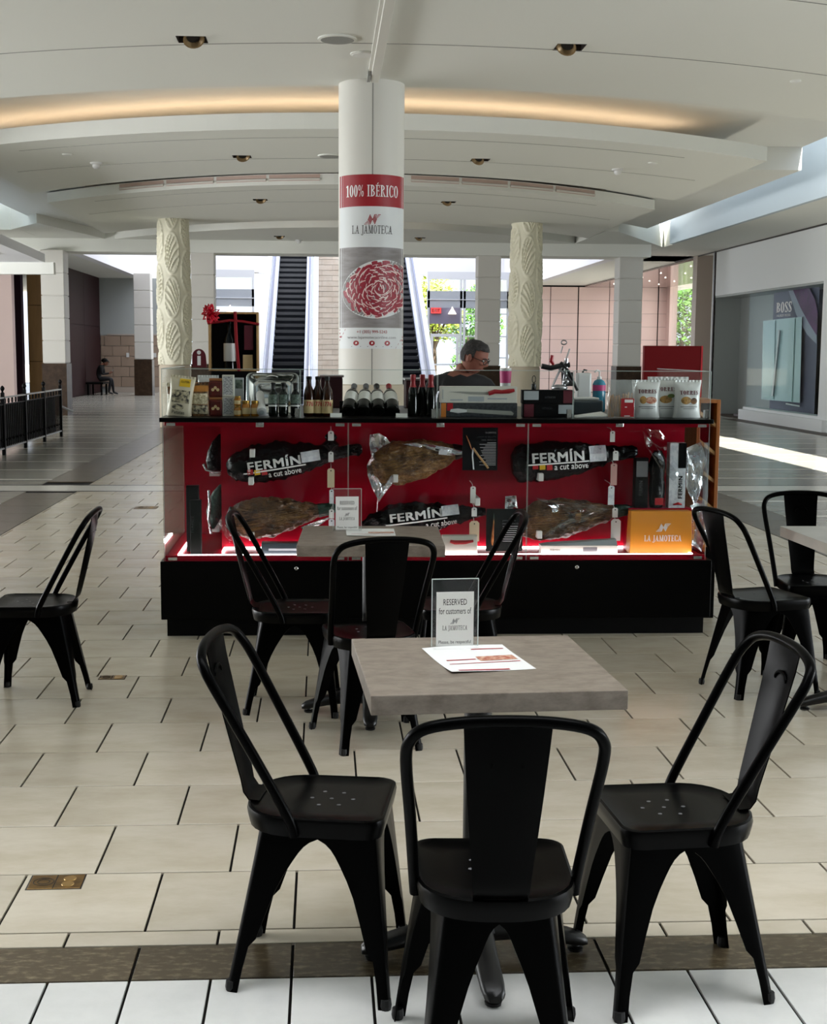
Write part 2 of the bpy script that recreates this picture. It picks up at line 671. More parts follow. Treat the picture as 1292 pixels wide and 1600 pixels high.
for r in range(0, 36):
    sh = 0.5 if r % 2 == 0 else 0.0
    for k in range(-6, 12):
        x = i0 + T16 * (k + sh)
        if -2.75 + 0.2 < x < 3.94 - 0.2:
            lay_tile('beige', x, 15.46 + T16 * (r + 0.5), lim=0)
for base, nr in ((Y0, 28), (15.46, 36)):                     # cut tiles along both borders
    for r in range(nr):
        sh = 0.5 if r % 2 == 0 else 0.0
        xs_ = [i0 + T16 * (k + sh) for k in range(-8, 14) if -2.75 + 0.2 < i0 + T16 * (k + sh) < 3.94 - 0.2]
        for a, b in ((-2.75, min(xs_) - T16 / 2), (max(xs_) + T16 / 2, 3.94)):
            if b - a > 0.012:
                rest['beige'][0].box(a + 0.0045, b - 0.0045, base + T16 * r + 0.004, base + T16 * (r + 1) - 0.004, -0.008, 0)
for kind, (r, m) in rest.items():
    tag(r.build('tile', m, floor), kind='stuff')
# brown bands along the hall, the cross strip, and the striped stone of the two aisles
bm_, bb_ = tile_mesh('tile', 0.55, 0.62, M['tile_brown'], 0.006, 0.006)
br_ = MB()
for r in range(46):
    for xc in (-3.03, 4.22):
        cy = Y0 + 0.31 + 0.62 * r
        if 14.5 < cy < 15.7:
            continue
        px, py = view((xc, cy, 0))
        if -40 < px < 1340 and cy < 24:
            link('tile', bm_, floor, (xc, cy, 0))
        else:
            br_.mesh([(x + xc, y + cy, z) for x, y, z in bb_.v], bb_.f)
tag(br_.build('tile', M['tile_brown'], floor), kind='stuff')
mb = MB()
for k in range(-22, 26):
    x = 0.1 + 0.6 * k
    mb.box(x, x + 0.594, 14.82, 15.40, -0.008, 0)
tag(mb.build('tile', M['strip_white'], floor), kind='stuff')
for y in (14.74, 15.40):
    mb = MB()
    mb.box(-14, 14.5, y, y + 0.075, -0.008, 0.0005)
    mb.build('floor_strip', M['strip_dark'], floor)
for side, x0, x1 in ((-1, -14.5, -3.31), (1, 4.50, 14.8)):
    for k in range(-9, 36):
        y = 16.1 + 1.29 * k - (0.0 if side < 0 else -0.22)
        a, b = y + 0.085, y + 1.285
        if a < 14.74 < b:
            b = 14.735
        if a < 15.47 < b and b > 15.47:
            a = 15.48
        mb = MB()
        mb.box(x0, x1, a, b, -0.008, 0)
        mb.build('stone_slab', M['slab'], floor)
        if not 14.7 < y < 15.5:
            mb = MB()
            mb.box(x0, x1, y + 0.003, y + 0.082, -0.008, 0)
            mb.build('stone_strip', M['strip_white'], floor)
mb = MB()
mb.box(-3.3, 4.5, 30.1, 62, -0.008, 0)
mb.build('stone_slab', M['slab'], floor)
mb = MB()
mb.box(-3.3, 4.5, -11, 0.31, -0.008, 0)
mb.build('stone_slab', M['tile_white'], floor)

# ------------------------------------------------------------------ ceilings
Z1, Z2, ZT = 4.2, 4.75, 5.3


def arc_slab(mb, xs, yf, yb, z0, z1):
    """A slab between a curved front edge yf(x) and a back edge yb(x)."""
    a = [(x, yf(x)) for x in xs] + [(x, yb(x)) for x in reversed(xs)]
    mb.loft([[(x, y, z0) for x, y in a], [(x, y, z1) for x, y in a]])


def span(x0, x1, n=28):
    return [x0 + (x1 - x0) * k / n for k in range(n + 1)]


s1 = lambda x: 13.5 + 0.060 * (x - AXIS) ** 2
s2 = lambda x: 16.05 + 0.070 * (x - AXIS) ** 2
s3 = lambda x: 21.3 + 0.102 * (x - AXIS) ** 2
s4 = lambda x: 28.6 + 0.116 * (x - AXIS) ** 2
mb = MB()
mb.box(-15, -7.3, 3.4, 30, Z1, Z2)
mb.box(-15, 15, -12, -2.4, Z1, Z2)
mb.box(-15, -4.2, -2.4, 3.4, Z1, Z2)
mb.box(5.4, 15, -2.4, 3.4, Z1, Z2)
mb.box(8.5, 15, 3.4, 38, Z1, Z2)
mb.box(10.15, 15, 38, 62, Z1, Z2)
mb.box(8.0, 10.15, 35.9, 62, Z1, Z2)
mb.box(-15, -6.7, 30, 62, Z1, Z2)
# far end of the trays: a straight closing soffit with slanted corners
far = [(-6.6, 36), (-6.6, 31), (-9.2, 31), (-9.2, 30), (-7.2, 28.2), (-5.1, 33.5), (-3.3, 33.3), (4.5, 33.3), (6.3, 33.0), (6.0, 28.6), (6.5, 28.4), (9.6, 35.2), (9.6, 36)]
mb.prism([(-6.6, 36.6), (-6.9, 30), (-6.0, 28.4), (-4.9, 33.6), (6.1, 33.6), (6.15, 28.9), (6.45, 28.9), (10.1, 36.2), (7.9, 36.6)], Z1 + 0.004, Z2)
ceiling = struct(mb.build('ceiling', M['ceil']))
SPOTS = [(-1.114, 11.651, 'front pair, left of the ceiling track'), (2.134, 11.673, 'front pair, right of the ceiling track'), (-1.107, 18.45, 'second pair, left of the column'), (2.159, 18.437, 'second pair, right of the column'),
         (-1.104, 23.6, 'third pair, left of the column'), (2.21, 23.6, 'third pair, right of the column'), (-1.014, 31.0, 'farthest pair, left of the column'), (2.248, 31.0, 'farthest pair, right of the column')]


def cut_recesses(o):
    """Cuts the square pockets of the spotlights into one ceiling slab."""
    mb = MB()
    for x, y, lab in SPOTS:
        mb.box(x - 0.128, x + 0.128, y - 0.128, y + 0.128, Z1 - 0.1, Z1 + 0.135)
    c = mb.build('pocket', M['groove'])
    md = o.modifiers.new('pockets', 'BOOLEAN')
    md.operation, md.solver, md.object = 'DIFFERENCE', 'EXACT', c
    dg = bpy.context.evaluated_depsgraph_get()
    me = bpy.data.meshes.new_from_object(o.evaluated_get(dg))
    o.modifiers.clear()
    o.data = me
    bpy.data.objects.remove(c)


mb = MB()
arc_slab(mb, span(-7.2, 5.75), s1, lambda x: 3.4, Z1, Z2)
cut_recesses(mb.build('front_ceiling', M['ceil'], ceiling))
mb = MB()                                                     # upper deck of the stepped trays, with two slot skylights
mb.box(-4.2, 5.0, 20.4, 37, Z2, ZT)
mb.box(-5.75, 7.4, 12.5, 20.5, Z2, ZT)
mb.build('upper_deck', M['ceil_white'], ceiling)
mb = MB()
mb.prism([(7.4, 20.45), (7.4, 30.2), (6.5, 29), (6.1, 37), (4.95, 37), (4.95, 20.45)], 4.4, ZT)
mb.prism([(-6.3, 14.4), (-5.7, 14.4), (-5.7, 20.45), (-4.15, 20.45), (-4.15, 37), (-4.9, 37), (-5.0, 33), (-6.3, 29)], 4.4, ZT)
mb.box(5.75, 7.4, 3.4, 12.5, Z2, ZT)
mb.build('side_deck', M['ceil_white'], ceiling)
mb = MB()                                                     # shafts of the skylights, plus unseen roofs added to block the sun
mb.box(8.4, 8.5, 3.4, 21.4, Z1, 5.25)
mb.box(8.4, 8.5, 21.4, 32, Z1, 5.65)
mb.box(-7.3, -7.2, 3.4, 29, Z1, 5.0)
mb.box(7.4, 8.6, 21.8, 32, 5.6, 5.7)  # unseen roof added to keep the sun off the far hall
mb.box(-7.4, -6.2, 16, 32, 5.6, 5.7)  # the same added sun block over the left slot
mb.box(-4.3, 5.5, -2.6, -2.4, Z1, 7)
mb.box(-4.3, 5.5, 3.4, 3.6, Z1, 7)
mb.box(-4.4, -4.2, -2.6, 3.6, Z1, 7)
mb.box(5.4, 5.6, -2.6, 3.6, Z1, 7)
mb.box(-4.4, 5.6, -2.6, 3.6, 7, 7.1)  # unseen solid lid added to keep the sun off the near floor
mb.build('shaft_and_sun_roof', mat('skylight_shaft_paint', 'c3ced4', 0.7), ceiling)
for nm, mm, f, back, x0, x1, h in (('stepped_soffit', 'soffit', s2, lambda x: s3(x) + 0.1 - 1.5, -4.95, 6.08, 0.19), ('stepped_soffit', 'soffit', s3, lambda x: s4(x) + 0.1 - 1.6, -4.97, 6.1, 0.17),
                                   ('stepped_soffit', 'soffit', s4, lambda x: 33.9, -4.97, 6.1, 0.17)):
    mb = MB()
    arc_slab(mb, span(x0, x1), f, back, Z1, Z1 + h)
    so = mb.build(nm, M[mm], ceiling)
    cut_recesses(so)
    mb = MB()                                                 # fine joint that frames the underside
    fr = lambda x, d: f(x) + d
    for x0_, x1_, d0, d1 in ((x0 + 0.9, x1 - 1.2, 0.62, 0.635), (x0 + 0.4, x1 - 0.4, 2.4, 2.412)):
        if f is s4:
            continue
        xs = span(x0_, x1_)
        arc_slab(mb, xs, lambda x: fr(x, d0), lambda x: fr(x, d1), Z1 - 0.003, Z1 + 0.001)
    if mb.v:
        mb.build('ceiling_joint', M['groove'], so)
mb = MB()
for y, x0, x1 in ((11.65, -5.5, 5.6), (9.55, 2.2, 5.6)):
    xs = span(x0, x1)
    g_ = lambda x: y + 0.055 * (x - AXIS) ** 2
    arc_slab(mb, xs, g_, lambda x: g_(x) + 0.014, Z1 - 0.003, Z1 + 0.001)
mb.build('ceiling_joint', M['groove'], ceiling)
# hidden warm lamps lying on top of the soffits, just behind their lips
for f, x0, x1, back, pw in ((s2, -5.4, 5.0, 1.25, 1), (s4, -1.6, 2.6, 0.3, 1)):
    mb = MB()
    xs = span(x0, x1, 20)
    arc_slab(mb, xs, lambda x: f(x) + back, lambda x: f(x) + back + 0.05, Z1 + 0.2, Z1 + 0.225)
    mb.build('cove_lamp', M['warm'], ceiling)
# row of lamp slots above the lip of the third soffit
M['slot_lamp'] = mat('unlit_tube', 'd8d3cc', 0.4)
M['slot_back'] = mat('slot_reflector', 'c2a99c', 0.5)
for x0, x1 in ((-3.45, 0.0), (1.4, 4.75)):
    n_ = 4
    for k in range(n_):
        a, b = x0 + (x1 - x0) * k / n_, x0 + (x1 - x0) * (k + 1) / n_ - 0.05
        xs = span(a, b, 5)
        mb = MB()
        arc_slab(mb, xs, lambda x: s3(x) - 0.006, lambda x: s3(x) + 0.002, Z1 + 0.06, Z1 + 0.16)
        sl = mb.build('light_slot', M['slot_back'], ceiling)
        mb = MB()
        mb.tube([(x, s3(x) - 0.02, Z1 + 0.085) for x in xs], 0.018, 6)
        mb.build('lamp_tube', M['slot_lamp'], sl)

# cross beam on the far pillars
mb = MB()
mb.box(-8.4, 8.0, 32.2, 33.2, 3.9, Z2)
beam = struct(mb.build('trim_1', M['ceil']))
# ------------------------------------------------------------------ pillars
def pillar(x0, x1, y0, dep, label, base_h=1.24, top=3.92, base=True):
    mb = MB()
    mb.box(x0 + 0.02, x1 - 0.02, y0 + 0.02, y0 + dep - 0.02, 0.05, top)
    o = struct(mb.build('pillar', M['pillar']), label)
    z = base_h if base else 0.05
    n_ = max(2, round((top - z) / 0.555))
    h = (top - z) / n_
    for k in range(n_):
        mb = MB()
        mb.box(x0, x1, y0, y0 + dep, z + k * h + 0.012, z + (k + 1) * h - 0.006)
        mb.build('stone_block', M['pillar'], o, bevel=0.008, bseg=1)
    mb = MB()
    mb.box(x0 - 0.02, x1 + 0.02, y0 - 0.02, y0 + dep + 0.02, 0, base_h)
    mb.build('stone_base', M['stone_brown'] if base else M['pillar'], o)
    return o


pillar(-6.70, -6.16, 32.0, 0.60, 'square stone pillar with dark base behind the black railing')
pillar(-3.19, -2.63, 32.3, 0.56, 'square stone pillar behind the carved column and gift crate')
pillar(3.77, 4.33, 32.3, 0.56, 'square stone pillar behind the man at the counter')
pillar(7.26, 7.84, 32.3, 0.58, 'square stone pillar behind the red display board')
pillar(-6.50, -5.93, 46.0, 0.6, 'distant square pillar right of the seated person', top=4.18)

# ------------------------------------------------------------------ round white column with the ceiling rail
mb = MB()
CC, CR = (0.482, 13.44), 0.328
mb.lathe([(CR, 0), (CR, Z1 + 0.02)], 48, (*CC, 0))
col = struct(mb.build('column', M['cream'], smooth=40), 'round white column rising behind the counter, with the tall banner')
mb = MB()
mb.lathe([(CR + 0.012, 0), (CR + 0.012, 1.235), (CR + 0.002, 1.245)], 48, (*CC, 0))
mb.build('column_base', M['beige_base'], col, smooth=40)
mb = MB()
mb.box(CC[0] - 0.005, CC[0] + 0.005, CC[1] - CR - 0.0015, CC[1] - CR + 0.004, 1.245, Z1)
mb.build('seam', M['groove'], col)
mb = MB()
mb.box(0.455, 0.535, 8.2, 13.05, Z1 - 0.055, Z1)
mb.box(0.425, 0.455, 8.2, 13.05, Z1 - 0.018, Z1)
rail = tag(mb.build('ceiling_track', M['cream'], bevel=0.004), 'white surface track running along the ceiling to the round column', 'track')
mb = MB()
mb.box(0.42, 0.45, 12.7, 13.0, Z1 - 0.06, Z1)
mb.build('track_box', M['groove'], rail)
# ------------------------------------------------------------------ two carved columns
def carved_column(x, y, label):
    r0 = 0.335
    mb = MB()
    prof = [(0.30, Z1 + 0.02), (0.30, Z1 - 0.1)]
    rows, n = 190, 110
    rings = []
    for j in range(rows + 1):
        z = 1.28 + (Z1 - 1.28) * j / rows
        rr = r0 - 0.035 * max(0, (z - 2.6) / 1.6) - 0.02 * max(0, (2.0 - z) / 0.8)
        ring = []
        for k in range(n):
            a = 2 * math.pi * k / n
            # fronds: fans of curved blades set in staggered cells, each cell ringed by a raised leaf edge
            u, v = a / (2 * math.pi) * 6, (z - 1.28) / 0.88
            col_ = math.floor(u)
            fu = u - col_ - 0.5
            vv = v + (0.5 if col_ % 2 else 0.0) + 0.23 * math.sin(col_ * 2.4)
            row_ = math.floor(vv)
            fv = vv - row_ - 0.5
            sd = 1 if (col_ + row_) % 2 else -1
            bend = fv + 1.1 * (fu * sd + 0.45) ** 2 - 0.25
            ridge = max(0.0, math.sin(bend * 34)) ** 0.6
            q = math.hypot(fu / 0.46, fv / 0.49)
            inside = 1.0 if q < 0.84 else 0.0
            edge = math.exp(-((q - 0.93) / 0.07) ** 2)
            d = 0.030 * ridge * inside * (0.5 + 0.5 * min(1, (0.9 - q) * 4)) + 0.026 * edge
            ring.append((x + (rr + d) * math.cos(a), y + (rr + d) * math.sin(a), z))
        rings.append(ring)
    mb.loft(rings)
    o = struct(mb.build('column', M['carved'], smooth=60), label)
    mb = MB()
    mb.lathe([(r0 - 0.01, 0), (r0 - 0.01, 1.24), (r0 - 0.03, 1.28)], 32, (x, y, 0))
    mb.build('column_base', M['beige_base'], o, smooth=40)
    return o


carved_column(-3.04, 27.3, 'cream column carved with fronds behind the snack bags')
carved_column(4.18, 27.3, 'cream column carved with fronds beside the ham stand')

# ------------------------------------------------------------------ right wall with its shop window
XW = 10.15
mb = MB()
mb.box(XW, XW + 0.3, 26.5, 31.35, 0.24, 0.30)          # below the glass
mb.box(XW, XW + 0.3, 8, 26.5, 0.0, Z1)
mb.box(XW, XW + 0.3, 26.5, 33.95, 3.05, Z1)
mb.box(XW + 0.72, XW + 1.0, 30.9, 34.3, 0.0, Z1)
mb.box(XW + 0.02, XW + 1.0, 34.0, 34.3, 0.0, Z1 - 0.01)
wall_r = struct(mb.build('wall_right', M['wall_white']))
mb = MB()
mb.box(XW - 0.10, XW + 0.75, 26.0, 31.38, 0.0, 0.24)
mb.build('window_plinth', M['wall_white'], wall_r)
mb = MB()
mb.box(XW + 0.02, XW + 0.9, 26.5, 34.0, 3.0, 3.06)
mb.build('soffit', M['wall_grey'], wall_r)
mb = MB()
mb.box(XW + 0.7, XW + 0.715, 31.4, 33.98, 0, 3.0)
mb.box(XW + 0.03, XW + 0.7, 33.98, 33.995, 0, 3.0)
mb.build('recess_panel', M['wall_grey'], wall_r)
mb = MB()
mb.box(XW - 0.012, XW + 0.0, 8, 38, Z1 - 0.035, Z1 - 0.001)
mb.build('ceiling_joint', M['dark_trim'], wall_r)
mb = MB()
mb.box(XW - 0.5, XW - 0.1, 9, 31.4, -0.008, 0.001)
mb.box(XW - 0.1, XW + 0.7, 31.4, 34, -0.008, 0.001)
mb.build('floor_border', M['stone_brown'], wall_r)
# window: glass, dark lining, a pale inner door panel, lettering and a violet print
win = thing('window_1', None, None)
struct(win, 'tall shop window with dark interior in the white right wall')
mb = MB()
mb.box(XW + 0.06, XW + 0.075, 26.52, 31.33, 0.26, 3.04)
mb.build('pane', M['glass_shop'], win)
M['shop_dark'] = mat('shop_interior_dark', '191a1b', 0.5)
M['shop_grey'] = mat('shop_interior_violet_grey', '6f6b80', 0.6)
M['shop_floor'] = mat('shop_wood_floor', '4a3a34', 0.4)
M['aqua'] = mat('pale_aqua_panel', 'a9c4c4', 0.3)
M['aqua2'] = mat('aqua_glass_leaf', '6fa39d', 0.2)
M['violet'] = mat('violet_print', '6a2466', 0.5, vary=(2.5, '301030', 0.45, 0.7))
M['silver_edge'] = mat('silver_print_edge', '9d9bb0', 0.4)
mb = MB()
mb.box(XW + 0.3, XW + 2.6, 25.5, 33, 0.0, 0.05)
mb.build('shop_floor', M['shop_floor'], win)
mb = MB()
mb.box(XW + 2.5, XW + 2.6, 25.5, 33.5, 0.05, Z1)
mb.box(XW + 0.8, XW + 2.6, 30.95, 31.1, 0.05, Z1)
mb.box(XW + 0.3, XW + 2.6, 25.4, 25.5, 0.05, Z1)
mb.box(XW + 0.3, XW + 2.6, 25.4, 31, 3.1, 3.3)
mb.build('shop_lining', M['shop_dark'], win)
def behind(x, y, z):
    """A point at depth x behind the pane that lines up along the hall with y, z on it."""
    k = x / XW
    return (x, y * k, CAM_H + (z - CAM_H) * k)


def upright(mb, x0, x1, poly):
    mb.loft([[behind(x, y, z) for y, z in poly] for x in (x1, x0)])


mb = MB()
upright(mb, XW + 0.50, XW + 0.55, [(26.7, 0.3), (29.45, 0.3), (29.45, 3.02), (26.7, 3.02)])
scr = mb.build('backdrop_screen', M['shop_grey'], win)
mb = MB()
upright(mb, XW + 0.40, XW + 0.43, [(27.55, 0.54), (30.03, 0.52), (30.13, 2.33), (27.64, 2.355)])
pan = mb.build('light_panel', M['aqua'], win)
mb = MB()
upright(mb, XW + 0.385, XW + 0.40, [(29.2, 0.56), (29.98, 0.55), (30.08, 2.31), (29.3, 2.32)])
mb.build('panel_leaf', M['aqua2'], pan)
mb = MB()
upright(mb, XW + 0.385, XW + 0.40, [(28.03, 0.55), (28.06, 0.55), (28.08, 2.33), (28.05, 2.33)])
mb.build('panel_joint', M['aqua2'], pan)
mb = MB()
upright(mb, XW + 0.36, XW + 0.385, [(29.25, 0.62), (29.36, 0.62), (29.08, 2.1), (28.98, 2.1)])
mb.build('panel_edge', M['white_plastic'], pan)
mb = MB()
upright(mb, XW + 0.36, XW + 0.42, [(27.55, 0.45), (28.4, 0.47), (28.4, 0.50), (27.55, 0.48)])
mb.build('handrail', M['white_plastic'], win)
mb = MB()
upright(mb, XW + 0.43, XW + 0.45, [(28.35, 3.02), (27.4, 3.02), (26.95, 2.7), (26.75, 2.4), (26.75, 1.95), (27.2, 2.2), (27.75, 2.55)])
pr = mb.build('window_print', M['violet'], win)
mb = MB()
upright(mb, XW + 0.435, XW + 0.445, [(28.6, 3.02), (28.35, 3.02), (27.75, 2.55), (27.2, 2.2), (26.75, 1.95), (26.75, 1.78), (27.3, 1.98), (28.0, 2.42)])
mb.build('print_edge', M['silver_edge'], pr)
mb = MB()
lay(mb, serif('BOSS'), 0.98, 0.235, lambda x, y: Vector((XW + 0.055, 28.93 - x, 2.60 + y)))
lay(mb, sans('HUGO BOSS'), 0.86, 0.05, lambda x, y: Vector((XW + 0.055, 28.93 - x, 2.42 + y)))
tag(mb.build('lettering', M['white_plastic'], win), kind='stuff')

# pilaster, side hall in pink stone, its window with a tree outside
mb = MB()
mb.box(10.12, 10.75, 35.6, 36.0, 0, Z1)
struct(mb.build('wall_pilaster', M['taupe']), 'taupe stone pilaster at the end of the white shop wall')
mb = MB()
mb.box(10.13, 10.24, 34.0, 34.1, 0, Z1)
struct(mb.build('trim_2', M['dark_trim']))
back = MB()
back.box(7.9, 13.9, 52.05, 52.3, 0, Z1)
wall_p = struct(back.build('wall_far_right', M['grout']))
for x0, x1 in ((7.95, 8.95), (8.97, 10.05), (10.09, 11.3), (11.32, 12.5), (12.52, 13.25), (13.29, 13.8)):
    for k in range(8):
        mb = MB()
        mb.box(x0 + 0.004, x1 - 0.004, 52.0, 52.06, 0.02 + k * 0.515 + 0.004, 0.02 + (k + 1) * 0.515 - 0.004)
        mb.build('panel', M['pink'], wall_p)
mb = MB()
M['mauve_ceiling'] = mat('mauve_glossy_ceiling', '8a716e', 0.12, spec=0.7)
mb.box(10.3, 13.6, 36.2, 51.9, Z1 - 0.06, Z1 - 0.01)
side_c = struct(mb.build('ceiling_side_hall', M['mauve_ceiling']))
M['lamp_dot'] = mat('small_downlight', 'fff2e0', 0.4, emit=((1, 0.93, 0.84), 3))
for k, (x, y) in enumerate([(x, y) for x in (10.9, 11.7, 12.6) for y in (39, 42.5, 45, 47.2, 49.4)]):
    mb = MB()
    mb.lathe([(0.026, 0), (0.026, 0.02)], 8, (x, y, Z1 - 0.078))
    mb.build('downlight', M['lamp_dot'], side_c)
mb = MB()
mb.box(13.6, 13.9, 36.2, 41.5, 0, Z1)
mb.box(13.6, 13.9, 51.5, 52, 0, Z1)
mb.box(13.6, 13.9, 41.5, 51.5, 0, 0.9)
struct(mb.build('wall_far_right', M['pink']))
w2 = thing('window_2', None, None)
struct(w2, 'bright window with a green tree outside')
mb = MB()
mb.box(13.7, 13.72, 41.5, 51.5, 0.9, Z1)
mb.build('pane', M['glass'], w2)
for y in (44.3, 47.6):
    mb = MB()
    mb.box(13.66, 13.78, y - 0.04, y + 0.04, 0.9, Z1)
    mb.build('mullion', M['dark_trim'], w2)

# ------------------------------------------------------------------ far left corner
mb = MB()
mb.box(-10.5, -8.36, 36.2, 36.5, 0, 4.1)
struct(mb.build('wall_left', M['pink']))
mb = MB()
mb.box(-9.0, -8.3, 37.0, 37.3, 0, 4.1)
struct(mb.build('wall_left', M['purple_dark']))
o_ = None
mb = MB()
mb.box(-8.36, -7.5, 38.05, 38.3, 0, 4.1)
o_ = struct(mb.build('wall_left', M['grout']))
for z0, z1 in ((0.02, 1.22), (1.235, 2.80), (2.815, 4.1)):
    mb = MB()
    mb.box(-8.34, -7.9, 38.0, 38.06, z0, z1)
    mb.build('panel', M['tan'], o_)
mb = MB()
mb.box(-8.6, -8.25, 41.0, 49.5, 0, Z1)
wl = struct(mb.build('wall_left', M['maroon']))
for y0, y1 in ((41, 43.2), (43.22, 46.2), (46.22, 49.4)):
    for z0, z1 in ((0.05, 2.4), (2.415, Z1 - 0.02)):
        mb = MB()
        mb.box(-8.26, -8.23, y0, y1, z0, z1)
        mb.build('panel', M['maroon'], wl)
mb = MB()
mb.box(-9, -5.9, 49.6, 49.9, 0, Z1)
wb = struct(mb.build('wall_back', M['wall_grey']))
M['wainscot'] = mat('brown_wainscot_tile', 'a18c7a', 0.5, rand=0.06)
for r in range(5):
    for k in range(7):
        x0 = -8.7 + 0.6 * k - (0.3 if r % 2 else 0)
        a, b = max(x0, -8.24) + 0.008, min(x0 + 0.6, -5.95) - 0.008
        if b - a > 0.05:
            mb = MB()
            mb.box(a, b, 49.52, 49.6, 0.2 + r * 0.38 + 0.008, 0.2 + (r + 1) * 0.38 - 0.008)
            mb.build('tile', M['wainscot'], wb)
mb = MB()
mb.box(-8.0, -5.9, 49.5, 49.6, 2.1, 2.15)
mb.box(-8.0, -5.9, 49.5, 49.6, 0, 0.2)
mb.build('rail_cap', M['taupe'], wb)
for x, z in ((-7.3, 1.3), (-6.3, 1.3), (-6.8, 0.45)):
    mb = MB()
    mb.box(x, x + 0.1, 49.49, 49.52, z, z + 0.16)
    mb.build('socket_plate', M['white_plastic'], wb)

# low white slab over the stair opening at the left
mb = MB()
mb.prism([(-9.5, 12), (-5.45, 18.5), (-5.95, 28.9), (-9.5, 29.3)], 3.42, 3.6)
can = struct(mb.build('ceiling_stair', M['mall_white']))
mb = MB()
mb.hexa([(-9.5, 29.2, 3.17), (-5.75, 28.8, 3.17), (-5.75, 29.0, 3.17), (-9.5, 29.4, 3.17), (-9.5, 29.2, 3.42), (-5.75, 28.8, 3.42), (-5.75, 29.0, 3.42), (-9.5, 29.4, 3.42)])
mb.build('fascia', M['ceil'], can)
mb = MB()
mb.box(-8.4, -6.3, 25.2, 26.4, 3.395, 3.42)
mb.build('ceiling_hatch', M['taupe'], can)

# ------------------------------------------------------------------ bright atrium behind
mb = MB()
mb.box(-6.9, -6.6, 36.6, 58, Z1 - 0.03, 9)
mb.box(7.9, 8.2, 36.6, 58, Z1 - 0.03, 9)
mb.box(-6.9, 8.2, 58.0, 58.3, 4.9, 9)
mb.box(-6.9, 8.2, 36.3, 36.6, Z2, 9)
mb.box(-6.0, -2.8, 57.8, 58.2, 4.93, 5.6)
wa = struct(mb.build('wall_atrium', M['mall_white']))
mb = MB()
mb.box(-7.5, 8.5, 36, 58.5, 9.0, 9.2)
struct(mb.build('ceiling_atrium', M['mall_white']))
# far glazed front: bands, door leaf, mullions
fr = thing('window_3', None, None)
struct(fr, 'glazed entrance front at the far end of the atrium')
M['alu'] = mat('white_aluminium', 'c9ccd2', 0.4)
M['band_grey'] = mat('grey_spandrel', '9aa0a8', 0.5)
for x0, x1 in ((-6.0, -2.9), (4.4, 7.9)):
    for nm, z0, z1, m in (('spandrel', 3.42, 4.13, M['band_grey']), ('spandrel', 4.62, 4.93, M['alu'])):
        mb = MB()
        mb.box(x0, x1, 56.1, 56.35, z0, z1)
        mb.build(nm, m, fr)
    mb = MB()
    mb.box(x0, x1, 56.05, 56.1, 3.75, 3.78)
    mb.build('spandrel_joint', M['alu'], fr)
    mb = MB()
    mb.box(x0, x1, 56.2, 56.22, 4.13, 4.62)
    mb.build('pane', M['glass'], fr)
    mb = MB()
    mb.box(x0, x1, 56.2, 56.22, 0.05, 3.42)
    mb.build('pane', M['glass'], fr)
    for x in (x0, x0 + 0.03, x1 - 0.1) if x0 < 0 else (4.42, 5.80, 5.95, 6.6, 7.2, 7.8):
        mb = MB()
        mb.box(x, x + 0.09, 56.1, 56.3, 0, 4.62)
        mb.build('mullion', M['alu'], fr)
mb = MB()
for z in (1.3, 2.2, 3.15):
    mb.box(6.0, 7.9, 56.12, 56.28, z, z + 0.05)
mb.build('transom', M['alu'], fr)
mb = MB()
mb.box(4.5, 5.8, 56.0, 56.3, 2.75, 3.42)
mb.build('door_header', M['shop_grey'], fr)
dr = thing('door_1', None, None)
struct(dr, 'white framed glass exit door under the red sign')
for a in ((4.55, 5.75, 2.2, 2.33), (4.55, 4.66, 0, 2.2), (5.64, 5.75, 0, 2.2), (4.55, 5.75, 0, 0.12), (4.55, 5.75, 1.0, 1.06)):
    mb = MB()
    mb.box(a[0], a[1], 55.96, 56.06, a[2], a[3])
    mb.build('door_frame', M['alu'], dr)
mb = MB()
mb.box(4.66, 5.64, 56.0, 56.02, 0.12, 2.2)
mb.build('pane', M['glass'], dr)
M['exit_red'] = mat('exit_sign_face', 'b02828', 0.4, emit=((0.75, 0.08, 0.08), 0.8))
mb = MB()
mb.box(4.55, 4.98, 55.90, 56.0, 3.18, 3.42)
ex = tag(mb.build('exit_sign', M['exit_red']), 'red lit exit sign above the far glass door', 'sign')
mb = MB()
lay(mb, sans('EXIT', 0.01), 0.32, 0.13, flat((4.765, 55.896, 3.30)))
mb.build('lettering', M['white_plastic'], ex)
M['dome_glow'] = mat('dome_lamp_glow', 'fff0d8', 0.4, emit=((1, 0.9, 0.75), 1.5))
for x in (-3.9, 5.45):
    mb = MB()
    mb.lathe([(0.02, 0.3), (0.05, 0.22), (0.16, 0.05), (0.18, 0.0)], 14, (x, 55.9, 3.15))
    mb.build('dome_lamp', M['dome_glow'], fr, smooth=40)
    mb = MB()
    mb.box(x - 0.02, x + 0.02, 55.9, 56.12, 3.43, 3.47)
    mb.build('lamp_arm', M['alu'], fr)
# plank wall between the escalators
mb = MB()
mb.box(-0.45, 1.75, 52.06, 52.3, 0, 5.6)
pw = struct(mb.build('wall_center', mat('travertine_joint', 'c9b7a5', 0.7)))
M['plank'] = mat('pale_travertine_plank', 'efe3d5', 0.5, vary=(2, 'e2d0be', 0.4, 0.7), rand=0.08)
for r in range(24):
    for k in range(4):
        x0 = -0.45 + 0.8 * k - (0.4 if r % 2 else 0)
        a, b = max(x0, -0.45) + 0.006, min(x0 + 0.8, 1.75) - 0.006
        if b - a > 0.03:
            mb = MB()
            mb.box(a, b, 52.0, 52.07, 0.6 + r * 0.205 + 0.007, 0.6 + (r + 1) * 0.205 - 0.007)
            mb.build('plank', M['plank'], pw)
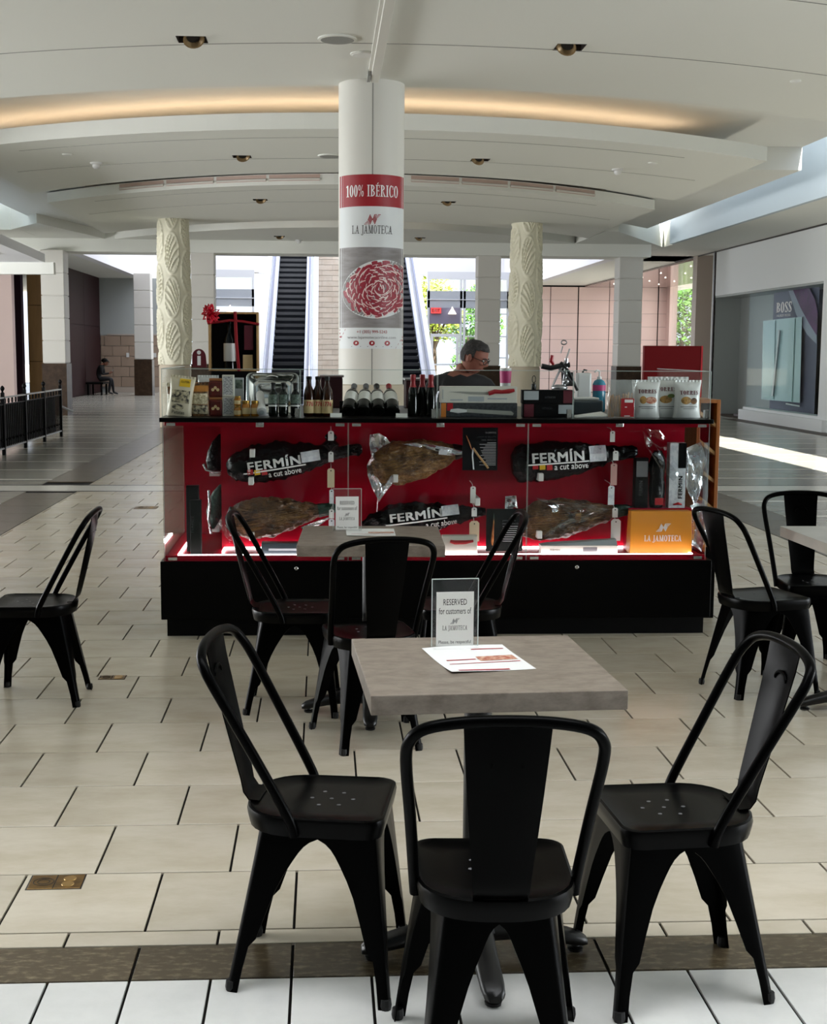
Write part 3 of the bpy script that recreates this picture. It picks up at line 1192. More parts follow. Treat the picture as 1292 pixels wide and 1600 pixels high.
# outer shell behind the camera and at the sides
mb = MB()
mb.box(-15, 15, -12.3, -12, 0, ZT)
struct(mb.build('wall_front', mat('unseen_wall_dark', '3b3632', 0.6)))  # unseen wall, kept dark to cut reflections in the case glass
mb = MB()
mb.box(-15.3, -15, -12, 62, 0, ZT)
struct(mb.build('wall_left', M['wall_grey']))
mb = MB()
mb.box(15, 15.3, -12, 36, 0, ZT)
struct(mb.build('wall_right', M['wall_grey']))

# ================================================================== chairs, tables, signs
M['chair'] = mat('black_lacquered_steel', '020202', 0.3, spec=0.04)
M['chair_seat'] = mat('black_steel_seat', '030303', 0.28, spec=0.08)
M['rubber'] = mat('black_rubber', '080808', 0.7)
M['table'] = mat('grey_concrete_laminate', '8b8074', 0.42, vary=(16, '6d6156', 0.38, 0.68), bump=(60, 0.03, 0.002), streak=(1, 1.8, 1.8))
M['iron'] = mat('black_cast_iron', '0a0a0a', 0.4)
M['acrylic'] = glass('clear_acrylic', (0.985, 0.99, 0.99), ior=1.3, haze=0.012, boost=0.5)
M['acrylic_edge'] = mat('acrylic_edge', 'c9d2d0', 0.2)
M['paper'] = mat('white_paper', 'e9e9e6', 0.7)
M['thin_paper'] = mat('thin_backlit_paper', 'f4f4f1', 0.8)
nt_ = M['thin_paper'].node_tree                         # thin paper lets part of the light behind it through
tl_, mx_ = nt_.nodes.new('ShaderNodeBsdfTranslucent'), nt_.nodes.new('ShaderNodeMixShader')
tl_.inputs[0].default_value = (0.95, 0.95, 0.93, 1)
mx_.inputs[0].default_value = 0.6
nt_.links.new(nt_.nodes['Principled BSDF'].outputs[0], mx_.inputs[1])
nt_.links.new(tl_.outputs[0], mx_.inputs[2])
nt_.links.new(mx_.outputs[0], nt_.nodes['Material Output'].inputs[0])
M['ink'] = mat('black_ink', '161616', 0.7)
M['ink_red'] = mat('red_ink', 'a8202c', 0.6)
M['ink_grey'] = mat('grey_ink', '6d6d70', 0.6)
M['ham_print'] = mat('ham_photo_print', 'a5523c', 0.6, vary=(60, 'dcb79c', 0.4, 0.62))


def seat_outline(k, z):
    """D-shaped seat seen from above: square front with round corners, round rear; k scales about the seat's middle."""
    pts = []
    for a in range(0, 91, 18):
        pts.append((0.172 - 0.045 + 0.045 * math.cos(R(a)), 0.18 - 0.045 + 0.045 * math.sin(R(a))))
    front = pts + [(-x, y) for x, y in reversed(pts)]
    rear = []
    for a in range(180, 361, 12):
        ca, sa = math.cos(R(a)), math.sin(R(a))
        rear.append((0.170 * math.copysign(abs(ca) ** 0.8, ca), -0.03 + 0.148 * math.copysign(abs(sa) ** 0.85, sa)))
    return [(x * k, 0.004 + (y - 0.004) * k, z) for x, y in front + rear]


def leg_mesh(mb, c_top, c_bot, top_mids, bot_mids):
    """A folded sheet leg: two wings that spread into arches under the seat."""
    zs = [0.432, 0.41, 0.392, 0.382, 0.37, 0.354, 0.332, 0.30, 0.26, 0.20, 0.135, 0.115, 0.06, 0.0]
    for w_ in (0, 1):
        rows = []
        for z in zs:
            t = 1 - z / 0.432
            c = Vector((c_top[0] + (c_bot[0] - c_top[0]) * t, c_top[1] + (c_bot[1] - c_top[1]) * t, z))
            m_ = Vector((top_mids[w_][0] + (bot_mids[w_][0] - top_mids[w_][0]) * t, top_mids[w_][1] + (bot_mids[w_][1] - top_mids[w_][1]) * t, z))
            o_ = Vector((top_mids[1 - w_][0] + (bot_mids[1 - w_][0] - top_mids[1 - w_][0]) * t, top_mids[1 - w_][1] + (bot_mids[1 - w_][1] - top_mids[1 - w_][1]) * t, z))
            d, L = (m_ - c).normalized(), (m_ - c).length
            d2 = (o_ - c).normalized()
            wm = 0.030 + 0.022 * min(1, max(0, (z - 0.11) / 0.03)) + 0.026 * min(1, max(0, z - 0.14) / 0.2)
            z0, za = 0.20, 0.388
            if z >= za:
                wid = L
            elif z <= z0:
                wid = wm
            else:
                u = (z - z0) / (za - z0)
                wid = L - (L - wm) * (1 - u ** 2.1) ** (1 / 2.1)
            wid = min(wid, L)
            ch = min(0.012, wid * 0.4)
            p_mid = c + (d + d2).normalized() * ch * 0.45
            rows.append([p_mid, c + d * ch, c + d * (ch + (wid - ch) * 0.5), c + d * wid])
        if w_ == 1:
            rows = [list(reversed(r)) for r in rows]
        mb.loft(rows, False, False, closed=False)


def catmull(pts, n=5):
    pts = [Vector(p) for p in pts]
    out = []
    for i in range(len(pts) - 1):
        p0, p1, p2, p3 = pts[max(i - 1, 0)], pts[i], pts[i + 1], pts[min(i + 2, len(pts) - 1)]
        for k in range(n):
            t = k / n
            out.append(0.5 * ((2 * p1) + (p2 - p0) * t + (2 * p0 - 5 * p1 + 4 * p2 - p3) * t * t + (3 * p1 - p0 - 3 * p2 + p3) * t ** 3))
    return out + [pts[-1]]


def make_chair():
    root = thing('metal_chair', '', 'chair', group='black metal chairs')
    mb = MB()
    mb.loft([seat_outline(0.975, 0.405), seat_outline(1.0, 0.425), seat_outline(1.012, 0.440), seat_outline(1.0, 0.4505), seat_outline(0.965, 0.4535), seat_outline(0.92, 0.449), seat_outline(0.6, 0.4475)], cap0=False)
    seat = mb.build('seat', M['chair_seat'], root, smooth=50)
    mb = MB()
    for x, y in ((0, 0.03), (0.045, 0.055), (-0.045, 0.055), (0.05, 0.005), (-0.05, 0.005), (0, -0.02), (0, 0.085)):
        mb.lathe([(0.0052, 0.4465), (0.0052, 0.4485)], 8, (x, y, 0))
    tag(mb.build('drain_holes', M['ink_grey'], seat), kind='stuff')
    ft, fb, rt, rb = (0.158, 0.163), (0.217, 0.206), (0.112, -0.125), (0.166, -0.210)
    for sx in (1, -1):
        mid = lambda a, b: ((a[0] + b[0]) / 2, (a[1] + b[1]) / 2)
        S = lambda p: (p[0] * sx, p[1])
        for top, bot, oth_t, oth_b, yc_t, yc_b in ((ft, fb, rt, rb, ft[1], fb[1]), (rt, rb, ft, fb, rt[1] - 0.022, rb[1])):
            mb = MB()
            leg_mesh(mb, S(top), S(bot), [(0, yc_t), S(mid(top, oth_t))], [(0, yc_b), S(mid(bot, oth_b))])
            if sx < 0:
                mb.f = [tuple(reversed(f)) for f in mb.f]
            lg = mb.build('leg', M['chair'], root, solid=0.0028, smooth=35)
            mb = MB()
            q = Vector((bot[0] * sx, bot[1], 0))
            mb.lathe([(0.013, 0.0), (0.015, 0.010), (0.013, 0.026)], 10, (q.x - 0.012 * sx, q.y - 0.012 * math.copysign(1, q.y), 0))
            mb.build('foot_cap', M['rubber'], lg)
    half = [(0.172, -0.035, 0.41), (0.176, -0.05, 0.46), (0.187, -0.135, 0.62), (0.198, -0.215, 0.765), (0.190, -0.245, 0.815), (0.160, -0.262, 0.843), (0.09, -0.272, 0.858), (0, -0.275, 0.862)]
    path = catmull(half + [(-x, y, z) for x, y, z in reversed(half[:-1])], 4)
    mb = MB()
    mb.tube(path, 0.0125, 10)
    hoop = mb.build('back_hoop', M['chair'], root, smooth=60)
    rows = []
    for z, y, hw, dep in ((0.860, -0.273, 0.088, 0), (0.80, -0.262, 0.084, 0.012), (0.70, -0.238, 0.077, 0.014), (0.60, -0.214, 0.069, 0.014), (0.51, -0.192, 0.061, 0.012), (0.475, -0.186, 0.059, 0.006), (0.455, -0.172, 0.058, 0), (0.4515, -0.145, 0.056, 0)):
        rows.append([(x * hw, y - dep * (1 - x * x) * (1 if abs(x) < 1 else 0), z) for x in (-1, -0.93, -0.5, 0, 0.5, 0.93, 1)])
    mb = MB()
    mb.loft(rows, False, False, closed=False)
    sp = mb.build('backrest', M['chair'], root, solid=0.003, smooth=45)
    mb = MB()
    mb.tube([(0.032 * math.cos(R(a)), -0.262 + 0.012 * 0, 0.765 + 0.022 * math.sin(R(a))) for a in range(0, 181, 20)], 0.0045, 6)
    mb.build('embossing', M['chair'], sp)
    return root


chair0 = make_chair()
CHAIRS = [
    ((0.372, 2.745), -2.5, 'black metal chair in front, its back to the camera, covering the front table base'),
    ((-0.009, 3.226), -99.3, 'black metal chair drawn up to the left side of the front table'),
    ((0.88, 3.128), 94.0, 'black metal chair drawn up to the right side of the front table'),
    ((0.191, 5.222), 11.3, 'black metal chair behind the front table, facing the smaller table at the counter'),
    ((-0.135, 5.74), -92.0, 'black metal chair at the left side of the table by the counter'),
    ((0.62, 5.78), 88.0, 'black metal chair at the right side of the table by the counter'),
    ((-1.29, 5.90), 90.0, 'black metal chair standing alone at the left edge with no table'),
    ((2.045, 5.968), -74.0, 'black metal chair at the left side of the glare-painted table on the right'),
    ((2.45, 6.36), 176.0, 'black metal chair cut by the right edge, behind the glare-painted table'),
]
for k, (p, a, lab) in enumerate(CHAIRS):
    if k == 0:
        chair0.location, chair0.rotation_euler = (*p, 0), (0, 0, R(a))
        chair0['label'] = lab
    else:
        dup(chair0, (*p, 0), R(a), lab)


def make_table(label, loc, rz, top_mat):
    root = thing('cafe_table', label, 'table', loc, rz, 'square cafe tables')
    h = 0.305
    mb = MB()
    mb.box(-h, h, -h, h, 0.738, 0.785)
    mb.build('tabletop', top_mat, root, bevel=0.002)
    mb = MB()
    mb.box(-0.16, 0.16, -0.025, 0.025, 0.720, 0.738)
    mb.box(-0.025, 0.025, -0.16, 0.16, 0.720, 0.738)
    mb.lathe([(0.055, 0.70), (0.06, 0.72)], 16)
    mb.build('mounting_cross', M['iron'], root)
    mb = MB()
    mb.lathe([(0.036, 0.10), (0.036, 0.71)], 20)
    mb.lathe([(0.058, 0.07), (0.056, 0.10), (0.048, 0.135), (0.037, 0.145)], 20)
    mb.build('column', M['iron'], root, smooth=40)
    for k in range(4):
        mb = MB()
        Q = Matrix.Rotation(R(90 * k), 3, 'Z')
        rings = []
        for d, zt, hh, hw in ((0.03, 0.125, 0.085, 0.036), (0.10, 0.105, 0.062, 0.034), (0.18, 0.078, 0.044, 0.032), (0.25, 0.058, 0.036, 0.031), (0.285, 0.046, 0.030, 0.027), (0.30, 0.034, 0.018, 0.016)):
            ring = []
            for a in range(12):
                ca, sa = math.cos(2 * math.pi * a / 12), math.sin(2 * math.pi * a / 12)
                ring.append(Q @ Vector((d, hw * math.copysign(abs(ca) ** 0.6, ca), zt - hh / 2 + hh / 2 * math.copysign(abs(sa) ** 0.6, sa))))
            rings.append(ring)
        mb.loft(rings)
        p = Q @ Vector((0.27, 0, 0))
        mb.lathe([(0.02, 0.0), (0.022, 0.008), (0.012, 0.012), (0.010, 0.03)], 10, p)
        mb.build('foot', M['iron'], root, smooth=50)
    return root


M['table_glare'] = mat('glare_laminate', 'b9b6ae', 0.3, vary=(7, 'aaa79f', 0.35, 0.75))  # lighter table colour: the glare of reflected light is put into it
make_table('grey square cafe table in front, with reserved sign and menu leaflet', (0.398, 3.276, 0), R(3.0), M['table'])
make_table('grey square cafe table right against the red display counter', (0.205, 5.62, 0), R(-2.0), M['table'])
make_table('glare-painted square cafe table cut by the right edge of the view', (2.415, 5.60, 0), R(0.5), M['table_glare'])


def reserved_sign(label, loc, rz, k=1.0):
    root = thing('sign_holder', label, 'sign', loc, rz, 'reserved signs on the tables')
    w_, h_ = 0.126 * k, 0.187 * k
    mb = MB()
    mb.box(-w_ / 2, w_ / 2, -0.0025, -0.0005, 0.003, h_)
    mb.box(-w_ / 2, w_ / 2, 0.0015, 0.0035, 0.003, h_)
    mb.box(-w_ / 2, w_ / 2, -0.035, 0.04, 0.0, 0.003)
    mb.build('acrylic_stand', M['acrylic'], root)
    mb = MB()
    for x in (-w_ / 2, w_ / 2):
        mb.box(x - 0.0008, x + 0.0008, -0.0028, 0.0036, 0.003, h_)
    mb.box(-w_ / 2, w_ / 2, -0.0028, 0.0036, h_ - 0.001, h_ + 0.0008)
    mb.build('edge', M['acrylic_edge'], root)
    pw_, ph_ = 0.102 * k, 0.148 * k
    mb = MB()
    mb.face([(-pw_ / 2, 0.0005, 0.004), (pw_ / 2, 0.0005, 0.004), (pw_ / 2, 0.0005, 0.004 + ph_), (-pw_ / 2, 0.0005, 0.004 + ph_)])
    pp = mb.build('paper_insert', M['thin_paper'], root)
    mb = MB()
    y = 0.0001
    lay(mb, sans('RESERVED', 0.005), 0.064 * k, 0.0165 * k, flat((0, y, 0.124 * k)))
    lay(mb, sans('for customers of', 0.005), 0.088 * k, 0.017 * k, flat((0, y, 0.100 * k)))
    lay(mb, sans('Please, be respectful', 0.003), 0.088 * k, 0.0115 * k, flat((0, y, 0.014 * k)))
    lay(mb, serif('LA JAMOTECA', T=0.13), 0.068 * k, 0.0155 * k, flat((0, y, 0.0525 * k)))
    tag(mb.build('lettering', M['ink'], pp), kind='stuff')
    mb = MB()
    lay(mb, emblem(), 0.026 * k, 0.015 * k, flat((0, y, 0.072 * k)))
    mb.build('emblem', M['ink_grey'], pp)
    return root


reserved_sign('clear stand with a white RESERVED notice on the front table', (0.352, 3.44, 0.787), R(5))
reserved_sign('clear stand with a white RESERVED notice on the table against the counter', (0.105, 5.77, 0.785), R(3))


def leaflet(label, pts, parts, bend=0.006):
    """A sheet of paper with lifted edges; pts are its four corners on the table."""
    z0 = 0.786
    n = 8
    A, B, C_, D = [Vector((x, y, 0)) for x, y in pts]              # far left, far right, near right, near left
    def sur(u, v):
        p = (A * (1 - u) + B * u) * (1 - v) + (D * (1 - u) + C_ * u) * v
        p.z = z0 + bend * (0.5 + 0.5 * math.sin(3.2 * u + 2.1 * v)) * (abs(2 * v - 1) ** 2)
        return p
    rows = [[sur(i / n, j / n) for i in range(n + 1)] for j in range(n + 1)]
    mb = MB()
    mb.loft(list(reversed(rows)), False, False, closed=False)
    o = tag(mb.build('leaflet', M['paper'], solid=0.0004, smooth=60), label, 'leaflet', 'menu leaflets on the tables')
    for nm, m, u0, u1, v0, v1 in parts:
        mb = MB()
        rr = [[sur(u0 + (u1 - u0) * i / 6, v0 + (v1 - v0) * j / 4) + Vector((0, 0, 0.0009)) for i in range(7)] for j in range(5)]
        mb.loft(list(reversed(rr)), False, False, closed=False)
        mb.build(nm, M[m], o)
    return o


leaflet('white menu leaflet lying before the sign on the front table', [(0.262, 3.425), (0.484, 3.465), (0.534, 3.20), (0.316, 3.155)],
        [('photo_print', 'ham_print', 0.5, 0.95, 0.42, 0.6), ('printed_rule', 'ink_red', 0.12, 0.47, 0.5, 0.53), ('printed_rule', 'ink_red', 0.1, 0.95, 0.66, 0.68), ('printed_rule', 'ink_red', 0.55, 0.95, 0.14, 0.165), ('printed_rule', 'ink_red', 0.1, 0.7, 0.94, 0.98)])
leaflet('white menu leaflet lying before the sign on the table against the counter', [(0.10, 5.80), (0.315, 5.815), (0.312, 5.60), (0.10, 5.59)],
        [('photo_print', 'ham_print', 0.45, 0.98, 0.45, 0.62), ('printed_rule', 'ink_red', 0.1, 0.9, 0.75, 0.78)], 0.003)

# ------------------------------------------------------------------ brass floor sockets
M['brass'] = mat('worn_brass', '8a6a38', 0.35, metal=0.7, vary=(25, '5e4524', 0.4, 0.7))
M['brass_light'] = mat('brass_cover', 'b08d55', 0.35, metal=0.7)


def floor_box(label, x, y, sx, sy, rz=0.0):
    root = thing('floor_socket', label, 'floor socket', (x, y, 0), rz, 'brass floor sockets')
    mb = MB()
    mb.box(-sx / 2, sx / 2, -sy / 2, sy / 2, 0.0, 0.0022)
    mb.build('cover_plate', M['brass'], root, bevel=0.001, bseg=1)
    mb = MB()
    mb.box(-sx / 2 - 0.004, sx / 2 + 0.004, -sy / 2 - 0.004, sy / 2 + 0.004, 0.0, 0.001)
    mb.build('rim', M['ink'], root)
    mb = MB()
    for a in (0.030, 0.018):
        mb.tube([(-sx * 0.24 + a * math.cos(R(t)), a * math.sin(R(t)) * sy / 0.11, 0.0024) for t in range(0, 361, 20)], 0.0014, 5, cap=False)
    mb.box(-0.004, -0.001, -sy / 2, sy / 2, 0.0022, 0.0027)
    mb.build('engraved_ring', M['ink'], root)
    for dy in (-0.022, 0.022):
        mb = MB()
        mb.lathe([(0.019, 0.0022), (0.018, 0.0042)], 16, (sx * 0.24, dy * sy / 0.11, 0))
        mb.build('round_cap', M['brass_light'], root)
    return root


floor_box('brass floor socket plate nearest the camera, left of the chairs', -0.795, 3.792, 0.155, 0.10, R(1))
floor_box('small brass floor socket near the lone left chair', -1.02, 6.27, 0.12, 0.075)
floor_box('far floor socket left of the display counter', -1.78, 13.22, 0.22, 0.22)

# ================================================================== the display counter
M['red'] = mat('red_lacquer', '9e021f', 0.45, spec=0.12)
M['black_gloss'] = mat('black_gloss_panel', '040404', 0.28, spec=0.08)
M['led'] = mat('white_led_strip', 'ffffff', 0.4, emit=((1.0, 0.95, 0.97), 10.0))
M['lock'] = mat('chrome_lock', 'c9c9c6', 0.25, metal=0.9)
M['case_glass'] = glass('case_glass', (0.97, 0.985, 0.98), boost=0.22)
M['end_glass'] = glass('end_glass', (0.93, 0.95, 0.95), boost=1.1)
M['glass_edge'] = mat('polished_glass_edge', 'aebdb8', 0.25)
M['wood'] = mat('orange_wood', 'a5652a', 0.45, vary=(4, '8a4f1e', 0.4, 0.7), streak=(6, 6, 0.6))
M['wood_pale'] = mat('pale_wood', 'bf9a68', 0.5, vary=(4, 'a8824f', 0.4, 0.7), streak=(5, 5, 0.6))
M['peg'] = mat('white_peg', 'e2e2de', 0.5)
K0, K1, KF, KB, KT = -0.875, 2.145, 7.17, 8.42, 1.212
ks = thing('display_counter', 'long red and black glass display counter showing cured hams', 'counter')
mb = MB()
mb.box(K0 + 0.01, K1 + 0.005, KF + 0.03, KB - 0.03, 0, 0.1)
mb.build('toe_kick', M['black'], ks)
mb = MB()
mb.box(K0 - 0.018, K1 + 0.03, KF - 0.012, KB + 0.01, 0.1, 0.424)
cab = mb.build('base_cabinet', M['black_gloss'], ks, bevel=0.003)
for px, py in ((463, 888), (901, 886)):
    p = at(px, py, KF - 0.012)
    mb = MB()
    mb.lathe([(0.011, 0), (0.011, 0.008), (0.008, 0.011)], 14, (p.x, p.y, p.z), Matrix.Rotation(R(90), 3, 'X'))
    mb.box(p.x - 0.0015, p.x + 0.0015, p.y - 0.012, p.y - 0.0105, p.z - 0.005, p.z + 0.005)
    mb.build('cam_lock', M['lock'], cab, smooth=40)
mb = MB()
mb.box(K0, K1, KF + 0.008, KB, 0.424, 0.44)
mb.box(K0 + 0.004, K1 - 0.004, KF + 0.012, KF + 0.03, 0.44, 0.452)
mb.build('case_floor', M['red'], ks)
mb = MB()
mb.box(-0.585, 2.10, 7.53, 7.55, 0.44, 1.165)
mb.build('back_panel', M['red'], ks)
mb = MB()
mb.box(K0, K1, KB - 0.02, KB, 0.44, 1.19)
mb.box(K0 + 0.01, -0.60, 8.2, 8.22, 0.44, 1.165)
mb.build('rear_panel', M['red'], ks)
mb = MB()
mb.box(K0 + 0.01, K1 - 0.01, KF + 0.05, KB - 0.01, 1.165, 1.19)
mb.build('case_top', M['red'], ks)
mb = MB()
mb.box(K0 - 0.012, K1 + 0.012, KF - 0.016, KB + 0.01, 1.188, KT)
mb.build('countertop', M['black_gloss'], ks, bevel=0.003)
mb = MB()
mb.box(-0.80, 2.08, KF + 0.055, KF + 0.067, 0.441, 0.452)
mb.build('led_strip', M['led'], ks)
mb = MB()
mb.box(-0.56, 2.05, 7.505, 7.517, 0.441, 0.452)
mb.build('led_strip', M['led'], ks)
for x, y0, y1 in ((-0.80, KF + 0.067, 8.1), (-0.565, 7.35, 7.505), (2.08, KF + 0.067, 7.9)):
    mb = MB()
    mb.box(x - 0.006, x + 0.006, y0, y1, 0.441, 0.452)
    mb.build('led_strip', M['led'], ks)
# front glass in three panes, each with a lock; end panes
xs_ = [K0 + 0.004, at(544, 760, KF).x, at(824, 760, KF).x, K1 - 0.004]
for k in range(3):
    mb = MB()
    mb.box(xs_[k] + 0.002, xs_[k + 1] - 0.002, KF, KF + 0.006, 0.426, 1.187)
    g = mb.build('glass_door', M['case_glass'], ks)
    mb = MB()
    for x in (xs_[k] + 0.002, xs_[k + 1] - 0.0025):
        mb.box(x - 0.0006, x + 0.0006, KF - 0.0005, KF + 0.0065, 0.426, 1.187)
    tag(mb.build('pane_edge', M['glass_edge'], g), kind='stuff')
    p = at((406, 688, 968)[k], 661, KF)
    mb = MB()
    mb.box(p.x - 0.022, p.x + 0.022, KF - 0.006, KF, p.z - 0.022, p.z + 0.018)
    lk = mb.build('lock', M['lock'], g, bevel=0.002)
    mb = MB()
    mb.lathe([(0.013, 0), (0.013, 0.006), (0.009, 0.008)], 14, (p.x + 0.004, KF - 0.006, p.z), Matrix.Rotation(R(90), 3, 'X'))
    mb.build('lock_cylinder', M['steel'], lk, smooth=40)
    for x in (xs_[k] + 0.045, xs_[k + 1] - 0.045):
        for z in (1.176, 0.438):
            mb = MB()
            mb.box(x - 0.024, x + 0.024, KF - 0.004, KF, z - 0.008, z + 0.008)
            mb.build('hinge_clip', M['lock'], g)
for x in (K0, K1 - 0.006):
    mb = MB()
    mb.box(x, x + 0.006, KF + 0.008, KB - 0.02, 0.44, 1.187)
    mb.build('end_pane', M['end_glass'], ks)
# sneeze guard
GT = 1.474
gx = [K0 - 0.002, at(469, 610, KF).x, at(684, 610, KF).x, at(897, 610, KF).x, K1 + 0.002]
for k in range(4):
    mb = MB()
    mb.box(gx[k] + 0.002, gx[k + 1] - 0.002, KF + 0.02, KF + 0.026, KT, GT)
    g = mb.build('guard_pane', M['case_glass'], ks)
    mb = MB()
    mb.box(gx[k] + 0.002, gx[k + 1] - 0.002, KF + 0.0195, KF + 0.0265, GT, GT + 0.003)
    mb.box(gx[k] + 0.0015, gx[k] + 0.0035, KF + 0.0195, KF + 0.0265, KT, GT)
    mb.box(gx[k + 1] - 0.0035, gx[k + 1] - 0.0015, KF + 0.0195, KF + 0.0265, KT, GT)
    tag(mb.build('pane_edge', M['glass_edge'], g), kind='stuff')
    mb = MB()
    mb.box(gx[k + 1] - 0.03, gx[k + 1] - 0.006, KF + 0.026, KF + 0.06, KT, KT + 0.05)
    mb.build('pane_clamp', M['lock'], g)
for x in (gx[0], gx[4] - 0.006):
    mb = MB()
    mb.box(x, x + 0.006, KF + 0.028, KB - 0.05, KT, GT)
    g = mb.build('guard_pane', M['case_glass'], ks)
    mb = MB()
    mb.box(x - 0.0005, x + 0.0065, KF + 0.028, KB - 0.05, GT, GT + 0.003)
    mb.build('pane_edge', M['glass_edge'], g)
# shelf pegs that carry the hams
for px, py in ((395, 707), (393, 750), (617, 746), (842, 744), (394, 836), (840, 833), (744, 782), (965, 655)):
    if py == 655:
        continue
    p = at(px, py, 7.40)
    mb = MB()
    mb.box(p.x - 0.014, p.x + 0.014, 7.325, 7.53, p.z - 0.022, p.z + 0.022)
    mb.build('peg', M['peg'], ks, bevel=0.003)

# ------------------------------------------------------------------ hams
M['bag_black'] = mat('black_plastic_bag', '030304', 0.16, spec=0.2, bump=(20, 0.7, 0.03))
M['cure'] = mat('cured_ham_skin', '74502a', 0.32, vary=(13, '2c190c', 0.40, 0.66), bump=(30, 1.0, 0.03), streak=(1, 1, 2.2))
M['cure_fat'] = mat('cured_ham_fat', '94703f', 0.3, vary=(13, '4c2f14', 0.4, 0.66), bump=(28, 1.0, 0.03), streak=(1, 1, 2.2))
M['foil'] = mat('silver_foil', 'd9dade', 0.22, metal=0.85, bump=(14, 0.6, 0.03))
M['film'] = glass('clear_shrink_film', (0.93, 0.94, 0.95), ior=1.5, boost=1.8)
M['green_bag'] = mat('dark_green_hoof_wrap', '123226', 0.4, bump=(30, 0.6, 0.02))
M['white_print'] = mat('white_print', 'eceCEA'.lower(), 0.6)
M['yellow'] = mat('yellow_print', 'e0b51c', 0.5)
M['red_print'] = mat('red_print', 'b01520', 0.5)
M['label_white'] = mat('white_label', 'dfe2e6', 0.5, vary=(40, 'c6cad2', 0.45, 0.6))
M['hoof'] = mat('dark_hoof', '241a12', 0.4)


def interp(tab, u):
    for (a, x), (b, y) in zip(tab[:-1], tab[1:]):
        if u <= b:
            t = (u - a) / (b - a)
            t = t * t * (3 - 2 * t)
            return x + (y - x) * t
    return tab[-1][1]


class Ham:
    """A leg of ham lying against the panel; its long axis runs from a (broad end) to b (hoof) in pixels of the photograph."""
    def __init__(s, a, b, prof, yc=7.43, amp=0.006, seed=0, flat_=0.62, wr=0.0):
        s.wr = wr
        s.A, s.B = at(*a, yc - 0.04), at(*b, yc - 0.04)
        s.d = Vector((s.B.x - s.A.x, 0, s.B.z - s.A.z))
        s.L = s.d.length
        s.d.normalize()
        s.n = Vector((-s.d.z, 0, s.d.x))
        s.prof, s.yc, s.amp, s.seed, s.fl = prof, yc, amp, seed, flat_

    def W(s, u):
        return interp(s.prof, min(1, max(0, u)))

    def depth(s, u):
        return min(0.088, s.W(u) * s.fl + 0.006)

    def body(s, mb, u0=0.0, u1=1.0, nu=56, nv=40, grow=0.0):
        rings = []
        for i in range(nu + 1):
            u = u0 + (u1 - u0) * i / nu
            w_, dp = s.W(u) + grow, s.depth(u) + grow
            c = Vector((s.A.x, 0, s.A.z)) + s.d * (u * s.L)
            ring = []
            for k in range(nv):
                a = 2 * math.pi * k / nv
                q = mnoise.noise(Vector((u * 9 + s.seed, math.cos(a) * 2.4, math.sin(a) * 2.4))) * s.amp * min(1, w_ / 0.05)
                q += s.wr * (abs(mnoise.noise(Vector((u * 17 + s.seed, math.cos(a) * 4 + u * 9, math.sin(a) * 4)))) - 0.25) * min(1, w_ / 0.05)
                p = c + s.n * math.cos(a) * (w_ + q)
                ring.append((p.x, min(7.5285, s.yc - math.sin(a) * (dp + q)), p.z))
            rings.append(ring)
        mb.loft(rings)

    def face(s, off=0.006):
        """Maps x along and y across the leg onto its front."""
        def fn(x, y):
            u = x / s.L
            w_ = s.W(u)
            v = max(-0.97, min(0.97, y / w_))
            c = Vector((s.A.x, 0, s.A.z)) + s.d * x + s.n * y
            return Vector((c.x, s.yc - s.depth(u) * math.sqrt(1 - v * v) - off, c.z))
        return fn

    def local(s, px, py):
        p = at(px, py, s.yc - 0.07)
        q = Vector((p.x - s.A.x, 0, p.z - s.A.z))
        return q.dot(s.d), q.dot(s.n)


def strip(mb, fn, x0, y0, x1, y1, w_, n=10):
    """A printed band from (x0, y0) to (x1, y1) of width w_, following the surface."""
    dx, dy = x1 - x0, y1 - y0
    k = math.hypot(dx, dy)
    nx, ny = -dy / k * w_ / 2, dx / k * w_ / 2
    r0 = [fn(x0 + dx * i / n - nx, y0 + dy * i / n - ny) for i in range(n + 1)]
    rm = [fn(x0 + dx * i / n, y0 + dy * i / n) for i in range(n + 1)]
    r1 = [fn(x0 + dx * i / n + nx, y0 + dy * i / n + ny) for i in range(n + 1)]
    mb.loft([r0, rm, r1], False, False, closed=False)


def bagged_ham(label, a, b, prof, txt, cut, sq, lab, rot, seed, group='hams in black bags'):
    h = Ham(a, b, prof, seed=seed, amp=0.008, wr=0.022)
    root = thing('bagged_ham', label, 'ham', (0, 0, 0), 0, group)
    mb = MB()
    h.body(mb)
    mb.build('black_bag', M['bag_black'], root, smooth=35)
    fn = h.face(0.012)
    fn2 = h.face(0.018)
    ca, sa = math.cos(rot), math.sin(rot)

    def placed(px, py, fn=fn):
        x0, y0 = h.local(px, py)
        return lambda x, y: fn(x0 + x * ca - y * sa, y0 + x * sa + y * ca)
    mb = MB()
    lay(mb, sans('FERMÍN', 0.03), *txt[2:], placed(*txt[:2]))
    lay(mb, sans('a cut above', 0.012), *cut[2:], placed(*cut[:2]))
    pl = placed(txt[0], txt[1] + 10)
    strip(mb, pl, -txt[2] * 0.58, -0.008, txt[2] * 0.60, -0.004, 0.008)
    tag(mb.build('printed_lettering', M['white_print'], root), kind='stuff')
    if sq:
        for k, m in enumerate(('red_print', 'yellow', 'red_print')):
            mb = MB()
            pl = placed(sq[0] + 11 * k, sq[1] - 1.5 * k * (sa * 8))
            strip(mb, pl, -0.016, 0, 0.016, 0, 0.03, 3)
            mb.build('printed_square', M[m], root)
    mb = MB()
    pl = placed(lab[0], lab[1], fn2)
    strip(mb, pl, -lab[2] / 2, 0, lab[2] / 2, 0, lab[3], 6)
    mb.build('white_label', M['label_white'], root)
    return root, h


